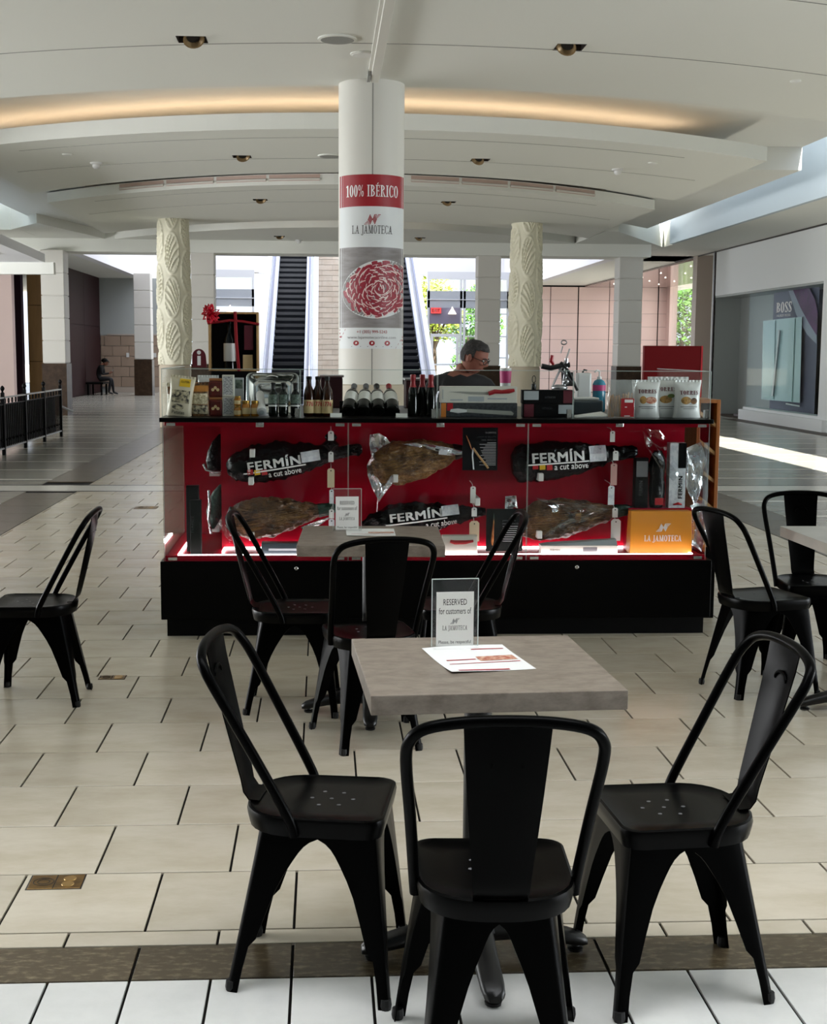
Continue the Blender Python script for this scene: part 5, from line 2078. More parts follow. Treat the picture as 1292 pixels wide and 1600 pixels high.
for k, (z, lab) in enumerate(((CT, 'red tin with copper lid, lower of the two stacked tins'), (CT + 0.1045, 'red tin with copper lid, upper of the two stacked tins'))):
    t = thing('paprika_tin', lab, 'tin', (-0.600, 7.40, z), 0, 'stacked red tins')
    mb = MB(); mb.box(-0.037, 0.037, -0.034, 0.034, 0, 0.09); mb.build('tin_body', M['tin_red'], t, bevel=0.008)
    mb = MB(); mb.box(-0.035, 0.035, -0.032, 0.032, 0.09, 0.104); mb.build('lid', M['tin_brown'], t, bevel=0.003)
    mb = MB()
    for a in (30, 90, 150):
        mb.lathe([(0.009, 0), (0.009, 0.0008)], 8, (0.016 * math.cos(R(a)), -0.0343, 0.03 + 0.022 * math.sin(R(a))), Matrix.Rotation(R(90), 3, 'X'))
    tag(mb.build('printed_blossom', M['label_cream'], t), kind='stuff')
for k, (z, h, lab) in enumerate(((CT, 0.109, 'grey printed carton, lower of two stacked beside the red tins'), (CT + 0.1095, 0.118, 'grey printed carton, upper of two stacked beside the red tins'))):
    c, a, b, h_ = carton('printed_carton', lab, -0.562, -0.498, 7.37, 7.43, z, z + h, 'box_white', group='stacked grey cartons')
    mb = MB(); mb.box(-a + 0.006, a - 0.006, -b - 0.0008, -b, 0.008, h - 0.008); mb.build('printed_text_panel', M['speckle'], c)


def jar(label, x, y, z, r, h, fill, lid, group):
    t = thing('preserve_jar', label, 'jar', (x, y, z), 0, group)
    mb = MB(); mb.lathe([(r * 0.92, 0), (r, 0.004), (r, h * 0.68), (r * 0.8, h * 0.8), (r * 0.8, h * 0.83)], 18); mb.build('jar_body', M[fill], t, smooth=40)
    mb = MB(); mb.lathe([(r * 0.86, h * 0.83), (r * 0.88, h * 0.85), (r * 0.88, h), (r * 0.6, h + 0.0015)], 18); mb.build('lid', M[lid], t, smooth=40)
    mb = MB(); mb.lathe([(r + 0.0006, h * 0.15), (r + 0.0006, h * 0.55)], 18, cap0=False, cap1=False); mb.build('label', M['label_cream'], t, smooth=40)
    return t


g = 'small jars of preserve'
jar('small amber preserve jar, left of the row of three', -0.476, 7.36, CT, 0.021, 0.058, 'honey', 'gold', g)
jar('small amber preserve jar stacked on top of the left jar', -0.476, 7.36, CT + 0.060, 0.020, 0.050, 'honey', 'gold', g)
jar('small amber preserve jar, middle of the row of three', -0.430, 7.36, CT, 0.024, 0.085, 'honey', 'gold', g)
jar('small amber preserve jar, right one next to the white mill', -0.381, 7.36, CT, 0.023, 0.085, 'honey', 'gold', g)
c, *_ = carton('green_carton', 'small pale green carton behind the preserve jars', -0.50, -0.45, 7.46, 7.50, CT, CT + 0.21, 'box_silver')
mb = MB(); mb.box(-0.02, 0.02, -0.021, -0.02, 0.15, 0.2); mb.build('green_label', M['label_green'], c)

# embossed steel tray leaning at the back
tr = thing('serving_tray', 'shiny embossed steel serving tray leaning behind the small bottles', 'tray', (-0.29, 7.52, CT + 0.002), 0)


def rrect(w_, h_, r_, z, n=5):
    out = []
    for cx, cz, a0 in ((w_ - r_, h_ - r_, 0), (-w_ + r_, h_ - r_, 90), (-w_ + r_, -h_ + r_, 180), (w_ - r_, -h_ + r_, 270)):
        for k in range(n + 1):
            a = R(a0 + 90 * k / n)
            out.append((cx + r_ * math.cos(a), z, cz + r_ * math.sin(a)))
    return out


mb = MB()
mb.loft([rrect(*q) for q in ((0.150, 0.118, 0.03, -0.004), (0.148, 0.116, 0.03, -0.008), (0.130, 0.098, 0.03, -0.006), (0.112, 0.080, 0.028, 0.018), (0.104, 0.072, 0.026, 0.019), (0.098, 0.066, 0.024, 0.012), (0.085, 0.052, 0.02, 0.012), (0.078, 0.045, 0.02, 0.018))], cap0=False)
to = mb.build('tray_plate', M['steel_tray'], tr, smooth=50, xf=Matrix.Translation((0, 0.03, 0.119)) @ Matrix.Rotation(R(-12), 4, 'X'))
mb = MB()
mb.tube([(-0.03 + 0.06 * k / 8, -0.010 - 0.012 * math.sin(math.pi * k / 8), 0.212 + 0.006 * math.sin(math.pi * k / 8)) for k in range(9)], 0.005, 8)
mb.build('handle', M['steel_tray'], tr, smooth=60)

ml = thing('pepper_mill', 'white ceramic mill leaning with its round end to the front', 'mill', (-0.340, 7.31, CT + 0.024), 0)
QM = Matrix.Rotation(R(6), 3, 'Z') @ Matrix.Rotation(R(-62), 3, 'X')
mb = MB()
mb.lathe([(0.020, 0), (0.0265, 0.004), (0.027, 0.016), (0.023, 0.06), (0.021, 0.12), (0.024, 0.185), (0.021, 0.205), (0.012, 0.212)], 20, (0, 0, 0), QM)
mb.build('mill_body', M['white_plastic'], ml, smooth=50)
mb = MB()
mb.lathe([(0.014, -0.001), (0.012, -0.003)], 16, (0, 0, 0), QM)
mb.build('end_plate', M['box_silver'], ml)


def bottle(label, x, y, z, prof, m, cap_from, cap_m, lab, lab_m, group, rot=None, text=None, cat='bottle', name='bottle'):
    """prof = [(radius, height)], lab = (z0, z1)."""
    t = thing(name, label, cat, (x, y, z), 0, group)
    X = rot.to_4x4() if rot else Matrix.Identity(4)
    mb = MB(); mb.lathe(prof, 20); mb.build('glass_body', M[m], t, smooth=50, xf=X)
    top = prof[-1]
    mb = MB(); mb.lathe([(r_ + 0.0012, q) for r_, q in [(interp2(prof, cap_from), cap_from)] + [p for p in prof if p[1] > cap_from]] + [(top[0] * 0.6, top[1] + 0.002)], 16)
    mb.build('capsule', M[cap_m], t, smooth=50, xf=X)
    if lab:
        r_ = interp2(prof, (lab[0] + lab[1]) / 2) + 0.0007
        mb = MB(); mb.lathe([(r_, lab[0]), (r_, lab[1])], 24, cap0=False, cap1=False); mb.build('label', M[lab_m], t, smooth=50, xf=X)
        if text:
            mb = MB()
            lay(mb, sans(text[0], text[4] if len(text) > 4 else 0.01), text[1], text[2], lambda a, b: Vector(((r_ + 0.0006) * math.sin(a / r_), -(r_ + 0.0006) * math.cos(a / r_), text[3] + b)))
            mb.build('lettering', M[text[5] if len(text) > 5 else 'ink_red'], t, xf=X)
    return t


def interp2(prof, z):
    for (r0, z0), (r1, z1) in zip(prof[:-1], prof[1:]):
        if z <= z1:
            return r0 + (r1 - r0) * (z - z0) / max(1e-6, z1 - z0)
    return prof[-1][0]


OIL = [(0.022, 0), (0.026, 0.004), (0.027, 0.02), (0.027, 0.105), (0.022, 0.128), (0.0125, 0.142), (0.0115, 0.175), (0.0135, 0.178), (0.0135, 0.186)]
for x, lab in ((-0.279, 'dark green oil bottle, leftmost of three before the steel tray'), (-0.222, 'dark green oil bottle, middle of three before the steel tray'), (-0.156, 'dark green oil bottle, rightmost of three before the steel tray')):
    b = bottle(lab, x, 7.36, CT, OIL, 'bottle_green', 0.150, 'cap_black', (0.070, 0.122), 'label_green', 'dark oil bottles')
    mb = MB(); mb.lathe([(0.0277, 0.055), (0.0277, 0.064)], 20, cap0=False, cap1=False); mb.build('white_band', M['label_bottle'], b, smooth=50)
BEER = [(0.026, 0), (0.030, 0.004), (0.0305, 0.02), (0.0305, 0.115), (0.026, 0.145), (0.015, 0.17), (0.0125, 0.205), (0.0145, 0.209), (0.0145, 0.221)]
for x, y, lab in ((-0.080, 7.37, 'brown beer bottle labelled 1776, left of three'), (-0.030, 7.375, 'brown beer bottle labelled 1776, middle of three'), (0.022, 7.36, 'brown beer bottle labelled 1776, right of three')):
    bottle(lab, x, y, CT, BEER, 'amber', 0.20, 'cap_black', (0.018, 0.092), 'label_cream', 'brown beer bottles', text=('1776', 0.050, 0.026, 0.070, 0.03, 'red_print'))
WINE = [(0.031, 0), (0.037, 0.005), (0.0385, 0.02), (0.0385, 0.18), (0.033, 0.205), (0.017, 0.228), (0.0148, 0.25), (0.0145, 0.285), (0.016, 0.287), (0.016, 0.298)]
for k, (px, cx, tilt, cap, lab) in enumerate(((543, 0.140, 8, 'ink_grey', 'wine bottle lying base forward, first from the beer bottles'), (565, 0.222, 5, 'ink_grey', 'wine bottle lying base forward, second from the beer bottles'), (589, 0.306, 0, 'cap_black', 'wine bottle lying base forward, third from the beer bottles'), (610, 0.385, -2, 'cap_red', 'wine bottle lying base forward with red neck, fourth from the beer bottles'))):
    rot = Matrix.Rotation(R(-tilt), 3, 'Z') @ Matrix.Rotation(R(-64), 3, 'X')
    bottle(lab, cx, 7.31, CT + 0.0345, WINE, 'bottle_dark', 0.245, cap, (0.075, 0.165), 'label_bottle', 'lying wine bottles', rot)
cr = thing('bottle_cradle', 'low black cradle carrying the four lying wine bottles', 'rack', (0.262, 7.42, CT))
mb = MB(); mb.box(-0.17, 0.17, 0.00, 0.02, 0, 0.035); mb.box(-0.17, 0.17, 0.12, 0.14, 0, 0.08); mb.box(-0.17, -0.155, 0, 0.14, 0, 0.03); mb.box(0.155, 0.17, 0, 0.14, 0, 0.03)
mb.build('cradle_frame', M['black'], cr)
CAVA = [(0.026, 0), (0.0285, 0.004), (0.029, 0.02), (0.029, 0.12), (0.024, 0.15), (0.0135, 0.18), (0.012, 0.205), (0.0145, 0.21), (0.0145, 0.234)]
for x, y, lab in ((0.502, 7.37, 'dark wine bottle with red neck foil, left of three standing'), (0.557, 7.40, 'dark wine bottle with red neck foil, middle of three standing'), (0.602, 7.36, 'dark wine bottle with red neck foil, right of three standing')):
    bottle(lab, x, y, CT, CAVA, 'bottle_dark', 0.165, 'cap_red', None, None, 'standing wine bottles')
for px, lab in ((525, 'small white price card between the beer and wine bottles'), (628, 'small white price card left of the standing wine bottles')):
    p = at(px, 648, 7.24)
    c = thing('price_card', lab, 'card', (p.x, 7.26, CT), 0, 'price cards on the countertop')
    mb = MB(); mb.hexa([(-0.032, 0, 0), (0.032, 0, 0), (0.032, 0.012, 0), (-0.032, 0.012, 0), (-0.032, 0.018, 0.022), (0.032, 0.018, 0.022), (0.032, 0.02, 0.022), (-0.032, 0.02, 0.022)]); mb.build('card', M['paper'], c)
    mb = MB(); mb.box(-0.025, 0.0, -0.002, 0.0, 0.001, 0.003); mb.build('base_lip', M['paper'], c)

# knife boxes and black boxes
r, a, b, h = carton('knife_box', 'white knife box with red handle picture, upper of the two knife boxes', 0.655, 1.085, 7.34, 7.42, CT + 0.079, CT + 0.171, 'box_white')
mb = MB(); mb.tube([(0.055, -b - 0.001, 0.052), (0.09, -b - 0.001, 0.064), (0.13, -b - 0.001, 0.062), (0.17, -b - 0.001, 0.066), (0.20, -b - 0.001, 0.072)], [0.012, 0.013, 0.011, 0.013, 0.009], 8, flat=1)
mb.build('handle_picture', M['knife_red'], r)
mb = MB(); mb.prism_y([(-0.17, 0.062), (-0.05, 0.048), (0.05, 0.045), (0.055, 0.060), (-0.1, 0.064)], -b - 0.0015, -b); mb.build('blade_picture', M['blade'], r)
mb = MB(); mb.box(-0.205, -0.200, -b - 0.001, -b, 0.02, 0.075); mb.box(-0.16, -0.09, -b - 0.001, -b, 0.012, 0.02); mb.box(-0.06, 0.03, -b - 0.001, -b, 0.008, 0.036); mb.box(0.05, 0.16, -b - 0.001, -b, 0.02, 0.028); tag(mb.build('print_line', M['box_silver'], r), kind='stuff')
r, a, b, h = carton('knife_box', 'dark knife box with white handled bread knife, lower of the two knife boxes', 0.658, 1.087, 7.33, 7.42, CT, CT + 0.078, 'speckle')
r.children[0].data.materials.clear(); r.children[0].data.materials.append(mat('dark_printed_carton', '3c4044', 0.5, vary=(60, '23262a', 0.4, 0.6)))
mb = MB(); mb.box(-a, -a + 0.028, -b - 0.001, -b, 0, h); mb.build('orange_end', mat('orange_print', 'c9792c', 0.5), r)
mb = MB(); mb.box(-a + 0.034, -a + 0.066, -b - 0.001, -b, 0.035, h); mb.build('red_corner', M['red_print'], r)
mb = MB(); mb.prism_y([(-0.165, 0.03), (-0.12, 0.022), (-0.07, 0.027), (-0.07, 0.042), (-0.12, 0.048), (-0.16, 0.044)], -b - 0.003, -b); mb.build('handle_picture', M['white_plastic'], r)
mb = MB(); mb.prism_y([(-0.07, 0.026), (0.19, 0.010), (0.195, 0.022), (0.18, 0.034), (-0.07, 0.046)], -b - 0.0015, -b); mb.build('blade_picture', M['blade'], r)
for k, (z, x0, lab) in enumerate(((CT, 1.122, 'black slicing box, lower of the pair right of the knife boxes'), (CT + 0.077, 1.118, 'black slicing box, upper of the pair right of the knife boxes'))):
    r, a, b, h = carton('black_box', lab, x0, x0 + 0.29, 7.34, 7.42, z, z + 0.076, 'box_black', group='pair of black boxes')
    mb = MB(); s_ = 1 if k == 0 else -1; mb.box(min(s_ * 0.055, s_ * 0.138), max(s_ * 0.055, s_ * 0.138), -b - 0.001, -b, 0.02, 0.07); mb.build('grey_label', M['box_silver'], r)
    mb = MB(); lay(mb, sans('IBÉRICO', 0.02), 0.06, 0.013, flat((0.0 - 0.01 * s_, -b - 0.001, 0.052 if k == 0 else 0.036))); mb.build('lettering', M['text_grey'], r)
    mb = MB(); mb.box(*sorted((-s_ * 0.14, -s_ * 0.085)), -b - 0.001, -b, 0.003, 0.073); mb.build('ham_picture', M['maroon_print'], r)
bc = thing('corkscrew', 'black handled corkscrew standing on the black boxes', 'corkscrew', (1.186, 7.38, CT + 0.1535), 0)
mb = MB(); mb.lathe([(0.013, 0), (0.014, 0.004), (0.014, 0.03), (0.006, 0.036)], 14); mb.build('handle', M['cap_black'], bc, smooth=40)
mb = MB(); mb.tube([(0.003 * math.cos(a), 0, 0.034 + 0.004 * k) if False else (0.010 * math.sin(a), 0, 0.058 - 0.020 * math.cos(a)) for k, a in enumerate([2 * math.pi * i / 16 for i in range(17)])], 0.0022, 6, cap=False); mb.build('wire_loop', M['cap_black'], bc)

# bags of crisps
for k, (x, y, w_, h, ttl, lab) in enumerate(((1.822, 7.36, 0.165, 0.200, 0.148, 'white TORRES crisp bag with ham picture, left of the three'), (1.945, 7.40, 0.150, 0.208, 0.160, 'white TORRES crisp bag with olive oil picture, middle of the three'), (2.058, 7.355, 0.162, 0.200, 0.142, 'white TORRES crisp bag with truffle picture, right of the three'))):
    r, f = pouch('crisp_bag', lab, 'crisp bag', x, y, w_, h, 0.075, 'bag_foilwhite', 'white crisp bags', seed=10 + 3 * k, rz=R((2, -2, 4)[k]))
    mb = MB(); lay(mb, serif('TORRES', T=0.22), 0.108, 0.023, lambda a, b: f(a, b + ttl) + Vector((0, -0.001, 0))); mb.build('lettering', M['maroon_print'], r)
    for nm, m, cx, cz, rx, rz_ in ((('ham_picture', 'ham_print', 0.022, 0.098, 0.035, 0.020), ('potato_picture', 'potato', -0.025, 0.100, 0.020, 0.022)), (('potato_picture', 'potato', -0.005, 0.102, 0.036, 0.022), ('leaf_picture', 'leaf_pic', 0.025, 0.122, 0.022, 0.012)), (('potato_picture', 'potato', -0.018, 0.098, 0.030, 0.022), ('truffle_picture', 'kraft', 0.028, 0.095, 0.020, 0.018)))[k]:
        mb = MB(); blob(mb, f, cx, cz, rx, rz_); mb.build(nm, M[m], r)
    mb = MB(); patch(mb, f, -0.05, 0.05, 0.060, 0.064); patch(mb, f, -0.035, 0.035, 0.050, 0.053); tag(mb.build('print_line', M['ink_grey'], r), kind='stuff')
r, f = pouch('crisp_bag', 'white crisp bag standing behind the three TORRES bags', 'crisp bag', 1.99, 7.52, 0.24, 0.215, 0.06, 'bag_foilwhite', 'white crisp bags', seed=21)
bs = thing('breadstick_bag', 'clear bag of breadsticks with red label left of the crisp bags', 'bread bag', (1.683, 7.35, CT), 0)
mb = MB()
rings = []
for z, w_, d in ((0, 0.080, 0.028), (0.05, 0.086, 0.034), (0.10, 0.084, 0.030), (0.15, 0.078, 0.022), (0.19, 0.085, 0.014), (0.212, 0.092, 0.008)):
    rings.append([(w_ * math.cos(a) * (1 + 0.08 * mnoise.noise(Vector((a, z * 30, 2)))), d * math.sin(a) + 0.010 * mnoise.noise(Vector((a * 2, z * 26, 7))), z) for a in [2 * math.pi * k / 24 for k in range(24)]])
mb.loft(rings)
mb.build('clear_bag', glass('bread_bag_film', (0.95, 0.95, 0.94), haze=0.22, boost=1.4), bs, smooth=35)
random.seed(3)
for k in range(16):
    x = -0.068 + 0.009 * k
    mb = MB(); mb.tube([(x + random.uniform(-.004, .004), random.uniform(-.016, .016), 0.003), (x + random.uniform(-.006, .006), random.uniform(-.012, .012), 0.06), (x + random.uniform(-.008, .008), random.uniform(-.012, .012), 0.125 + random.uniform(-.02, .015))], 0.0048, 6)
    mb.build('breadstick', M['bread'], bs, smooth=50)
mb = MB(); mb.box(-0.012, 0.062, -0.039, -0.037, 0.004, 0.108); rl = mb.build('red_label', M['red_print'], bs)
mb = MB(); mb.box(0.008, 0.055, -0.0402, -0.0392, 0.085, 0.102); mb.box(0.01, 0.022, -0.0402, -0.0392, 0.058, 0.062); mb.box(0.008, 0.04, -0.0402, -0.0392, 0.008, 0.013); tag(mb.build('white_print', M['white_print'], rl), kind='stuff')
pp = thing('paper_stack', 'loose white papers lying left of the breadstick bag', 'paper', (1.50, 7.38, CT), R(12))
for k in range(3):
    mb = MB(); mb.hexa([(-0.09 + 0.02 * k, -0.05, 0.003 * k), (0.09 + 0.012 * k, -0.05, 0.003 * k + 0.001), (0.09 + 0.012 * k, 0.08, 0.018 + 0.004 * k), (-0.09 + 0.02 * k, 0.08, 0.003 * k), (-0.09 + 0.02 * k, -0.05, 0.003 * k + 0.001), (0.09 + 0.012 * k, -0.05, 0.003 * k + 0.002), (0.09 + 0.012 * k, 0.08, 0.019 + 0.004 * k), (-0.09 + 0.02 * k, 0.08, 0.003 * k + 0.001)]); mb.build('sheet', M['paper'], pp)

# service things standing further back on the counter
YB = 8.05
sb = thing('sanitizer_bottle', 'blue sanitizer bottle with pump behind the breadstick bag', 'bottle', (1.70, YB, CT), 0)
mb = MB(); mb.lathe([(0.036, 0), (0.040, 0.005), (0.040, 0.17), (0.030, 0.19), (0.014, 0.20)], 18); mb.build('bottle_body', M['blue_gel'], sb, smooth=40)
mb = MB(); mb.lathe([(0.0405, 0.13), (0.0405, 0.165)], 18, cap0=False, cap1=False); mb.build('magenta_label', M['magenta'], sb, smooth=40)
mb = MB(); mb.lathe([(0.014, 0.2), (0.014, 0.215), (0.005, 0.218), (0.005, 0.25)], 12); mb.tube([(0, 0, 0.25), (-0.02, -0.02, 0.255), (-0.035, -0.035, 0.245)], 0.006, 6); mb.build('pump', M['white_plastic'], sb, smooth=40)
dp = thing('cup_dispenser', 'white upright cup dispenser beside the sanitizer bottle', 'dispenser', (1.60, YB, CT), 0)
mb = MB(); mb.prism([(-0.045, -0.04), (0.045, -0.04), (0.045, 0.04), (-0.045, 0.04)], 0, 0.24); mb.build('dispenser_body', M['white_plastic'], dp, bevel=0.012)
mb = MB(); mb.tube([(-0.01, -0.02, 0.238), (0.0, -0.02, 0.258), (0.018, -0.02, 0.252)], 0.006, 6); mb.build('black_tab', M['cap_black'], dp)
cm = thing('card_terminal', 'black card terminal on a white stand left of the cup dispenser', 'card terminal', (1.49, YB, CT), 0)
mb = MB(); mb.box(-0.05, 0.05, -0.05, 0.05, 0, 0.012); mb.box(-0.012, 0.012, -0.012, 0.012, 0.012, 0.16); mb.build('stand', M['white_plastic'], cm, bevel=0.004)
mb = MB(); mb.obox((0.01, -0.01, 0.20), 0.075, 0.02, 0.09, Matrix.Rotation(R(-25), 3, 'X')); mb.build('terminal', M['cap_black'], cm, bevel=0.006)
mb = MB(); mb.obox((-0.02, 0.01, 0.265), 0.045, 0.03, 0.045); mb.build('camera_head', M['cap_black'], cm, bevel=0.01)
pr = thing('receipt_printer', 'low dark receipt printer with white lid behind the papers', 'printer', (1.52, 7.72, CT), 0)
mb = MB(); mb.box(-0.12, 0.12, -0.09, 0.09, 0, 0.085); mb.build('printer_body', M['tray_dark'], pr, bevel=0.01)
mb = MB(); mb.box(-0.10, 0.10, -0.07, 0.08, 0.086, 0.10); mb.build('lid', M['white_plastic'], pr, bevel=0.01)
a, b = at(1007, 540, 9.0), at(1094, 592, 9.0)
bd = thing('display_board', 'plain dark red display board on a post behind the crisp bags', 'board', ((a.x + b.x) / 2, 9.0, 0))
wb_ = (b.x - a.x) / 2
mb = MB(); mb.box(-wb_, wb_, 0, 0.05, 1.15, a.z); mb.build('board_panel', M['board_red'], bd, bevel=0.004)
mb = MB(); mb.box(wb_, wb_ + 0.012, -0.002, 0.052, 1.15, a.z); mb.build('bright_edge', M['red_print'], bd)
mb = MB(); mb.box(-0.04, 0.04, 0.005, 0.045, 0.02, 1.15); mb.build('post', M['black'], bd)
mb = MB(); mb.box(-0.18, 0.18, -0.15, 0.2, 0, 0.02); mb.build('foot_plate', M['black'], bd, bevel=0.004)

# ham stand with clamp
hs = thing('ham_stand', 'steel ham carving stand with ring screw and red knob', 'ham stand', (1.395, 7.85, CT), 0)
P8 = lambda px, py: at(px, py, 7.85) - Vector((1.395, 7.85, CT))
mb = MB(); mb.box(-0.15, 0.12, -0.09, 0.09, 0, 0.025); mb.build('base_board', M['steel'], hs, bevel=0.006)
mb = MB(); mb.tube([P8(862, 606), P8(872, 584), P8(885, 560), P8(890, 545)], [0.012, 0.014, 0.012, 0.01], 8, flat=0.5); mb.tube([P8(885, 560), P8(884, 580), P8(876, 640)], 0.012, 8); mb.build('upright', M['steel'], hs, smooth=50)
mb = MB(); mb.tube([P8(876, 566), P8(888, 580), P8(902, 610)], 0.018, 8, flat=0.5); mb.build('clamp_arm', M['cap_black'], hs, smooth=50)
mb = MB(); mb.tube([P8(874, 578), P8(884, 586), P8(898, 600), P8(903, 610)], 0.014, 8, flat=0.4); mb.build('clamp_plate', M['steel'], hs, smooth=50)
c = P8(881, 535)
mb = MB(); mb.tube([P8(876, 552), P8(879, 541)], 0.004, 6); mb.tube([c + Vector((0.016 * math.cos(a), 0, 0.013 * math.sin(a))) for a in [2 * math.pi * k / 14 for k in range(15)]], 0.004, 6, cap=False); mb.build('ring_screw', M['steel'], hs)
mb = MB(); mb.tube([P8(866, 572), P8(861, 564), P8(863, 555)], [0.006, 0.013, 0.010], 8); mb.build('red_knob', M['knife_red'], hs, smooth=50)
mb = MB(); mb.tube([P8(846, 572), P8(860, 575), P8(874, 572), P8(890, 570)], 0.016, 8); mb.build('hinge', M['cap_black'], hs, smooth=50)
mb = MB(); mb.sphere(P8(874, 606), 0.05, 0.04, 0.022, 14, 8); mb.sphere(P8(884, 596), 0.022, 0.03, 0.02, 10, 8); mb.build('steel_cup', M['steel'], hs, smooth=60)
cup = thing('paper_cup', 'white paper cup with pink band behind the vendor', 'cup', (at(790, 575, 8.25).x, 8.25, CT), 0)
mb = MB(); mb.lathe([(0.028, 0), (0.036, 0.24), (0.038, 0.262), (0.034, 0.264)], 16); mb.build('cup_body', M['white_plastic'], cup, smooth=40)
mb = MB(); mb.lathe([(0.0345, 0.17), (0.0375, 0.245)], 16, cap0=False, cap1=False); mb.build('pink_band', M['magenta'], cup, smooth=40)

# gift crate with bow, information plate
gc = thing('gift_crate', 'open wooden gift crate with black lining, tied with red ribbon', 'gift crate', (-0.555, 8.18, CT), R(0))
A, B = at(325, 487, 8.18), at(404, 580, 8.18)
gc.location = ((A.x + B.x) / 2, 8.18, CT)
w_, zt = (B.x - A.x) / 2, A.z - CT
zb = B.z - CT
mb = MB(); mb.box(-w_ * 0.9, w_ * 0.9, 0.0, 0.10, 0, zb); mb.build('riser', M['box_black'], gc)
for nm, bx in (('side_board', (-w_, -w_ + 0.012, 0, 0.11, zb, zt)), ('side_board', (w_ - 0.012, w_, 0, 0.11, zb, zt)), ('top_board', (-w_ + 0.012, w_ - 0.012, 0, 0.11, zt - 0.012, zt)), ('bottom_board', (-w_ + 0.012, w_ - 0.012, 0, 0.11, zb, zb + 0.012))):
    mb = MB(); mb.box(*bx); mb.build(nm, M['wood_pale'], gc, bevel=0.001)
mb = MB(); mb.box(-w_ + 0.012, w_ - 0.012, 0.10, 0.11, zb + 0.012, zt - 0.012); mb.build('black_lining', M['box_black'], gc)
mb = MB(); mb.lathe([(0.036, zb + 0.012), (0.036, zb + 0.19), (0.014, zb + 0.24), (0.014, zb + 0.30)], 16, (-0.028, 0.055, 0)); cb = mb.build('bottle', M['bottle_dark'], gc, smooth=40)
mb = MB(); mb.lathe([(0.037, zb + 0.06), (0.037, zb + 0.17)], 16, (-0.028, 0.055, 0), cap0=False, cap1=False); mb.build('bottle_label', M['label_bottle'], cb, smooth=40)
mb = MB(); mb.box(0.055, 0.115, 0.03, 0.09, zb + 0.012, zb + 0.10); mb.build('small_carton', M['label_cream'], gc, bevel=0.002)
mb = MB(); mb.box(0.065, 0.12, 0.02, 0.08, zb + 0.13, zt - 0.08); mb.build('dark_carton', M['maroon_print'], gc, bevel=0.002)
mb = MB(); mb.hexa([(0.0, -0.004, zt), (0.018, -0.004, zt), (0.018, 0.0, zt), (0.0, 0.0, zt), (0, 0, 0), (0, 0, 0), (0, 0, 0), (0, 0, 0)]) if False else mb.tube([(0.012, -0.003, zt + 0.002), (0.018, -0.004, (zt + zb) / 2), (0.032, -0.003, zb)], 0.010, 6, flat=None); mb.build('ribbon', M['cap_red'], gc)
mb = MB(); mb.tube([(-w_ - 0.004, -0.004, zt - 0.07), (-0.02, -0.005, zt - 0.052), (0.06, -0.005, zt - 0.058), (w_ + 0.006, -0.003, zt - 0.075)], 0.008, 6); mb.build('ribbon', M['cap_red'], gc)
bw = at(329, 490, 8.14) - Vector(gc.location)
mb = MB()
random.seed(11)
for k in range(34):
    u, v = random.uniform(-1, 1), random.uniform(0, 2 * math.pi)
    d = Vector((math.sqrt(1 - u * u) * math.cos(v), math.sqrt(1 - u * u) * math.sin(v) * 0.8 - 0.15, u)).normalized()
    t = d.orthogonal().normalized()
    mb.tube([bw, bw + d * 0.035 + t * 0.016, bw + d * 0.056, bw + d * 0.035 - t * 0.016, bw], 0.0075, 5, flat=0.3)
M['bow'] = mat('shiny_red_ribbon', 'c0122a', 0.3)
tag(mb.build('bow', M['bow'], gc), 'round red pull bow')
ip = thing('information_plate', 'maroon arched plate with a white letter i left of the gift crate', 'sign', (0, 0, 0), 0)
a, b = at(300, 546, 7.95), at(322, 574, 7.95)
cx, rr = (a.x + b.x) / 2, (b.x - a.x) / 2
ip.location = (cx, 7.95, CT)
h0 = b.z - CT
mb = MB(); mb.prism_y([(-rr * 1.0, h0), (rr * 1.1, h0), (rr * 1.0, h0 + 0.06)] + [(rr * math.cos(R(k)), h0 + 0.06 + 0.05 * math.sin(R(k))) for k in range(15, 180, 15)] + [(-rr * 0.98, h0 + 0.06)], -0.004, 0.004); mb.build('plate', mat('maroon_plate', '5c1220', 0.4), ip)
mb = MB(); mb.lathe([(0.012, 0), (0.012, 0.001)], 14, (0, -0.004, h0 + 0.088), Matrix.Rotation(R(90), 3, 'X')); mb.box(-0.010, 0.010, -0.0052, -0.004, h0 + 0.012, h0 + 0.068); mb.build('letter', M['white_print'], ip)
mb = MB(); mb.box(-rr * 1.5, rr * 1.5, -0.03, 0.03, 0, 0.006); mb.box(-rr * 1.4, rr * 1.4, -0.003, 0.003, 0.006, h0 - 0.001); mb.build('clear_stand', M['acrylic'], ip)

# work counter inside the stand
wc = thing('work_counter', 'low dark work counter with red front behind the goods', 'counter', (0, 0, 0))
mb = MB(); mb.box(-0.75, 2.0, 9.75, 10.35, 0.0, 1.12); mb.build('cabinet', M['red'], wc, bevel=0.004)
mb = MB(); mb.box(-0.78, 2.03, 9.72, 10.38, 1.12, 1.15); mb.build('worktop', M['black_gloss'], wc, bevel=0.003)
for x0, x1, z1, lab in ((-0.02, 0.145, 1.36, 'dark brown machine on the work counter behind the beer bottles'), (0.62, 0.80, 1.34, 'dark brown machine on the work counter behind the red necked bottles')):
    t = thing('coffee_machine', lab, 'machine', ((x0 + x1) / 2, 10.0, 1.15), 0, 'dark machines')
    w_ = (x1 - x0) / 2
    mb = MB(); mb.box(-w_, w_, -0.12, 0.15, 0, z1 - 1.15 + 0.02); mb.build('housing', M['maroon'], t, bevel=0.01)
    mb = MB(); mb.box(-w_ - 0.01, w_ + 0.01, -0.13, 0.16, z1 - 1.13, z1 - 1.115); mb.build('top_plate', M['steel'], t, bevel=0.003)

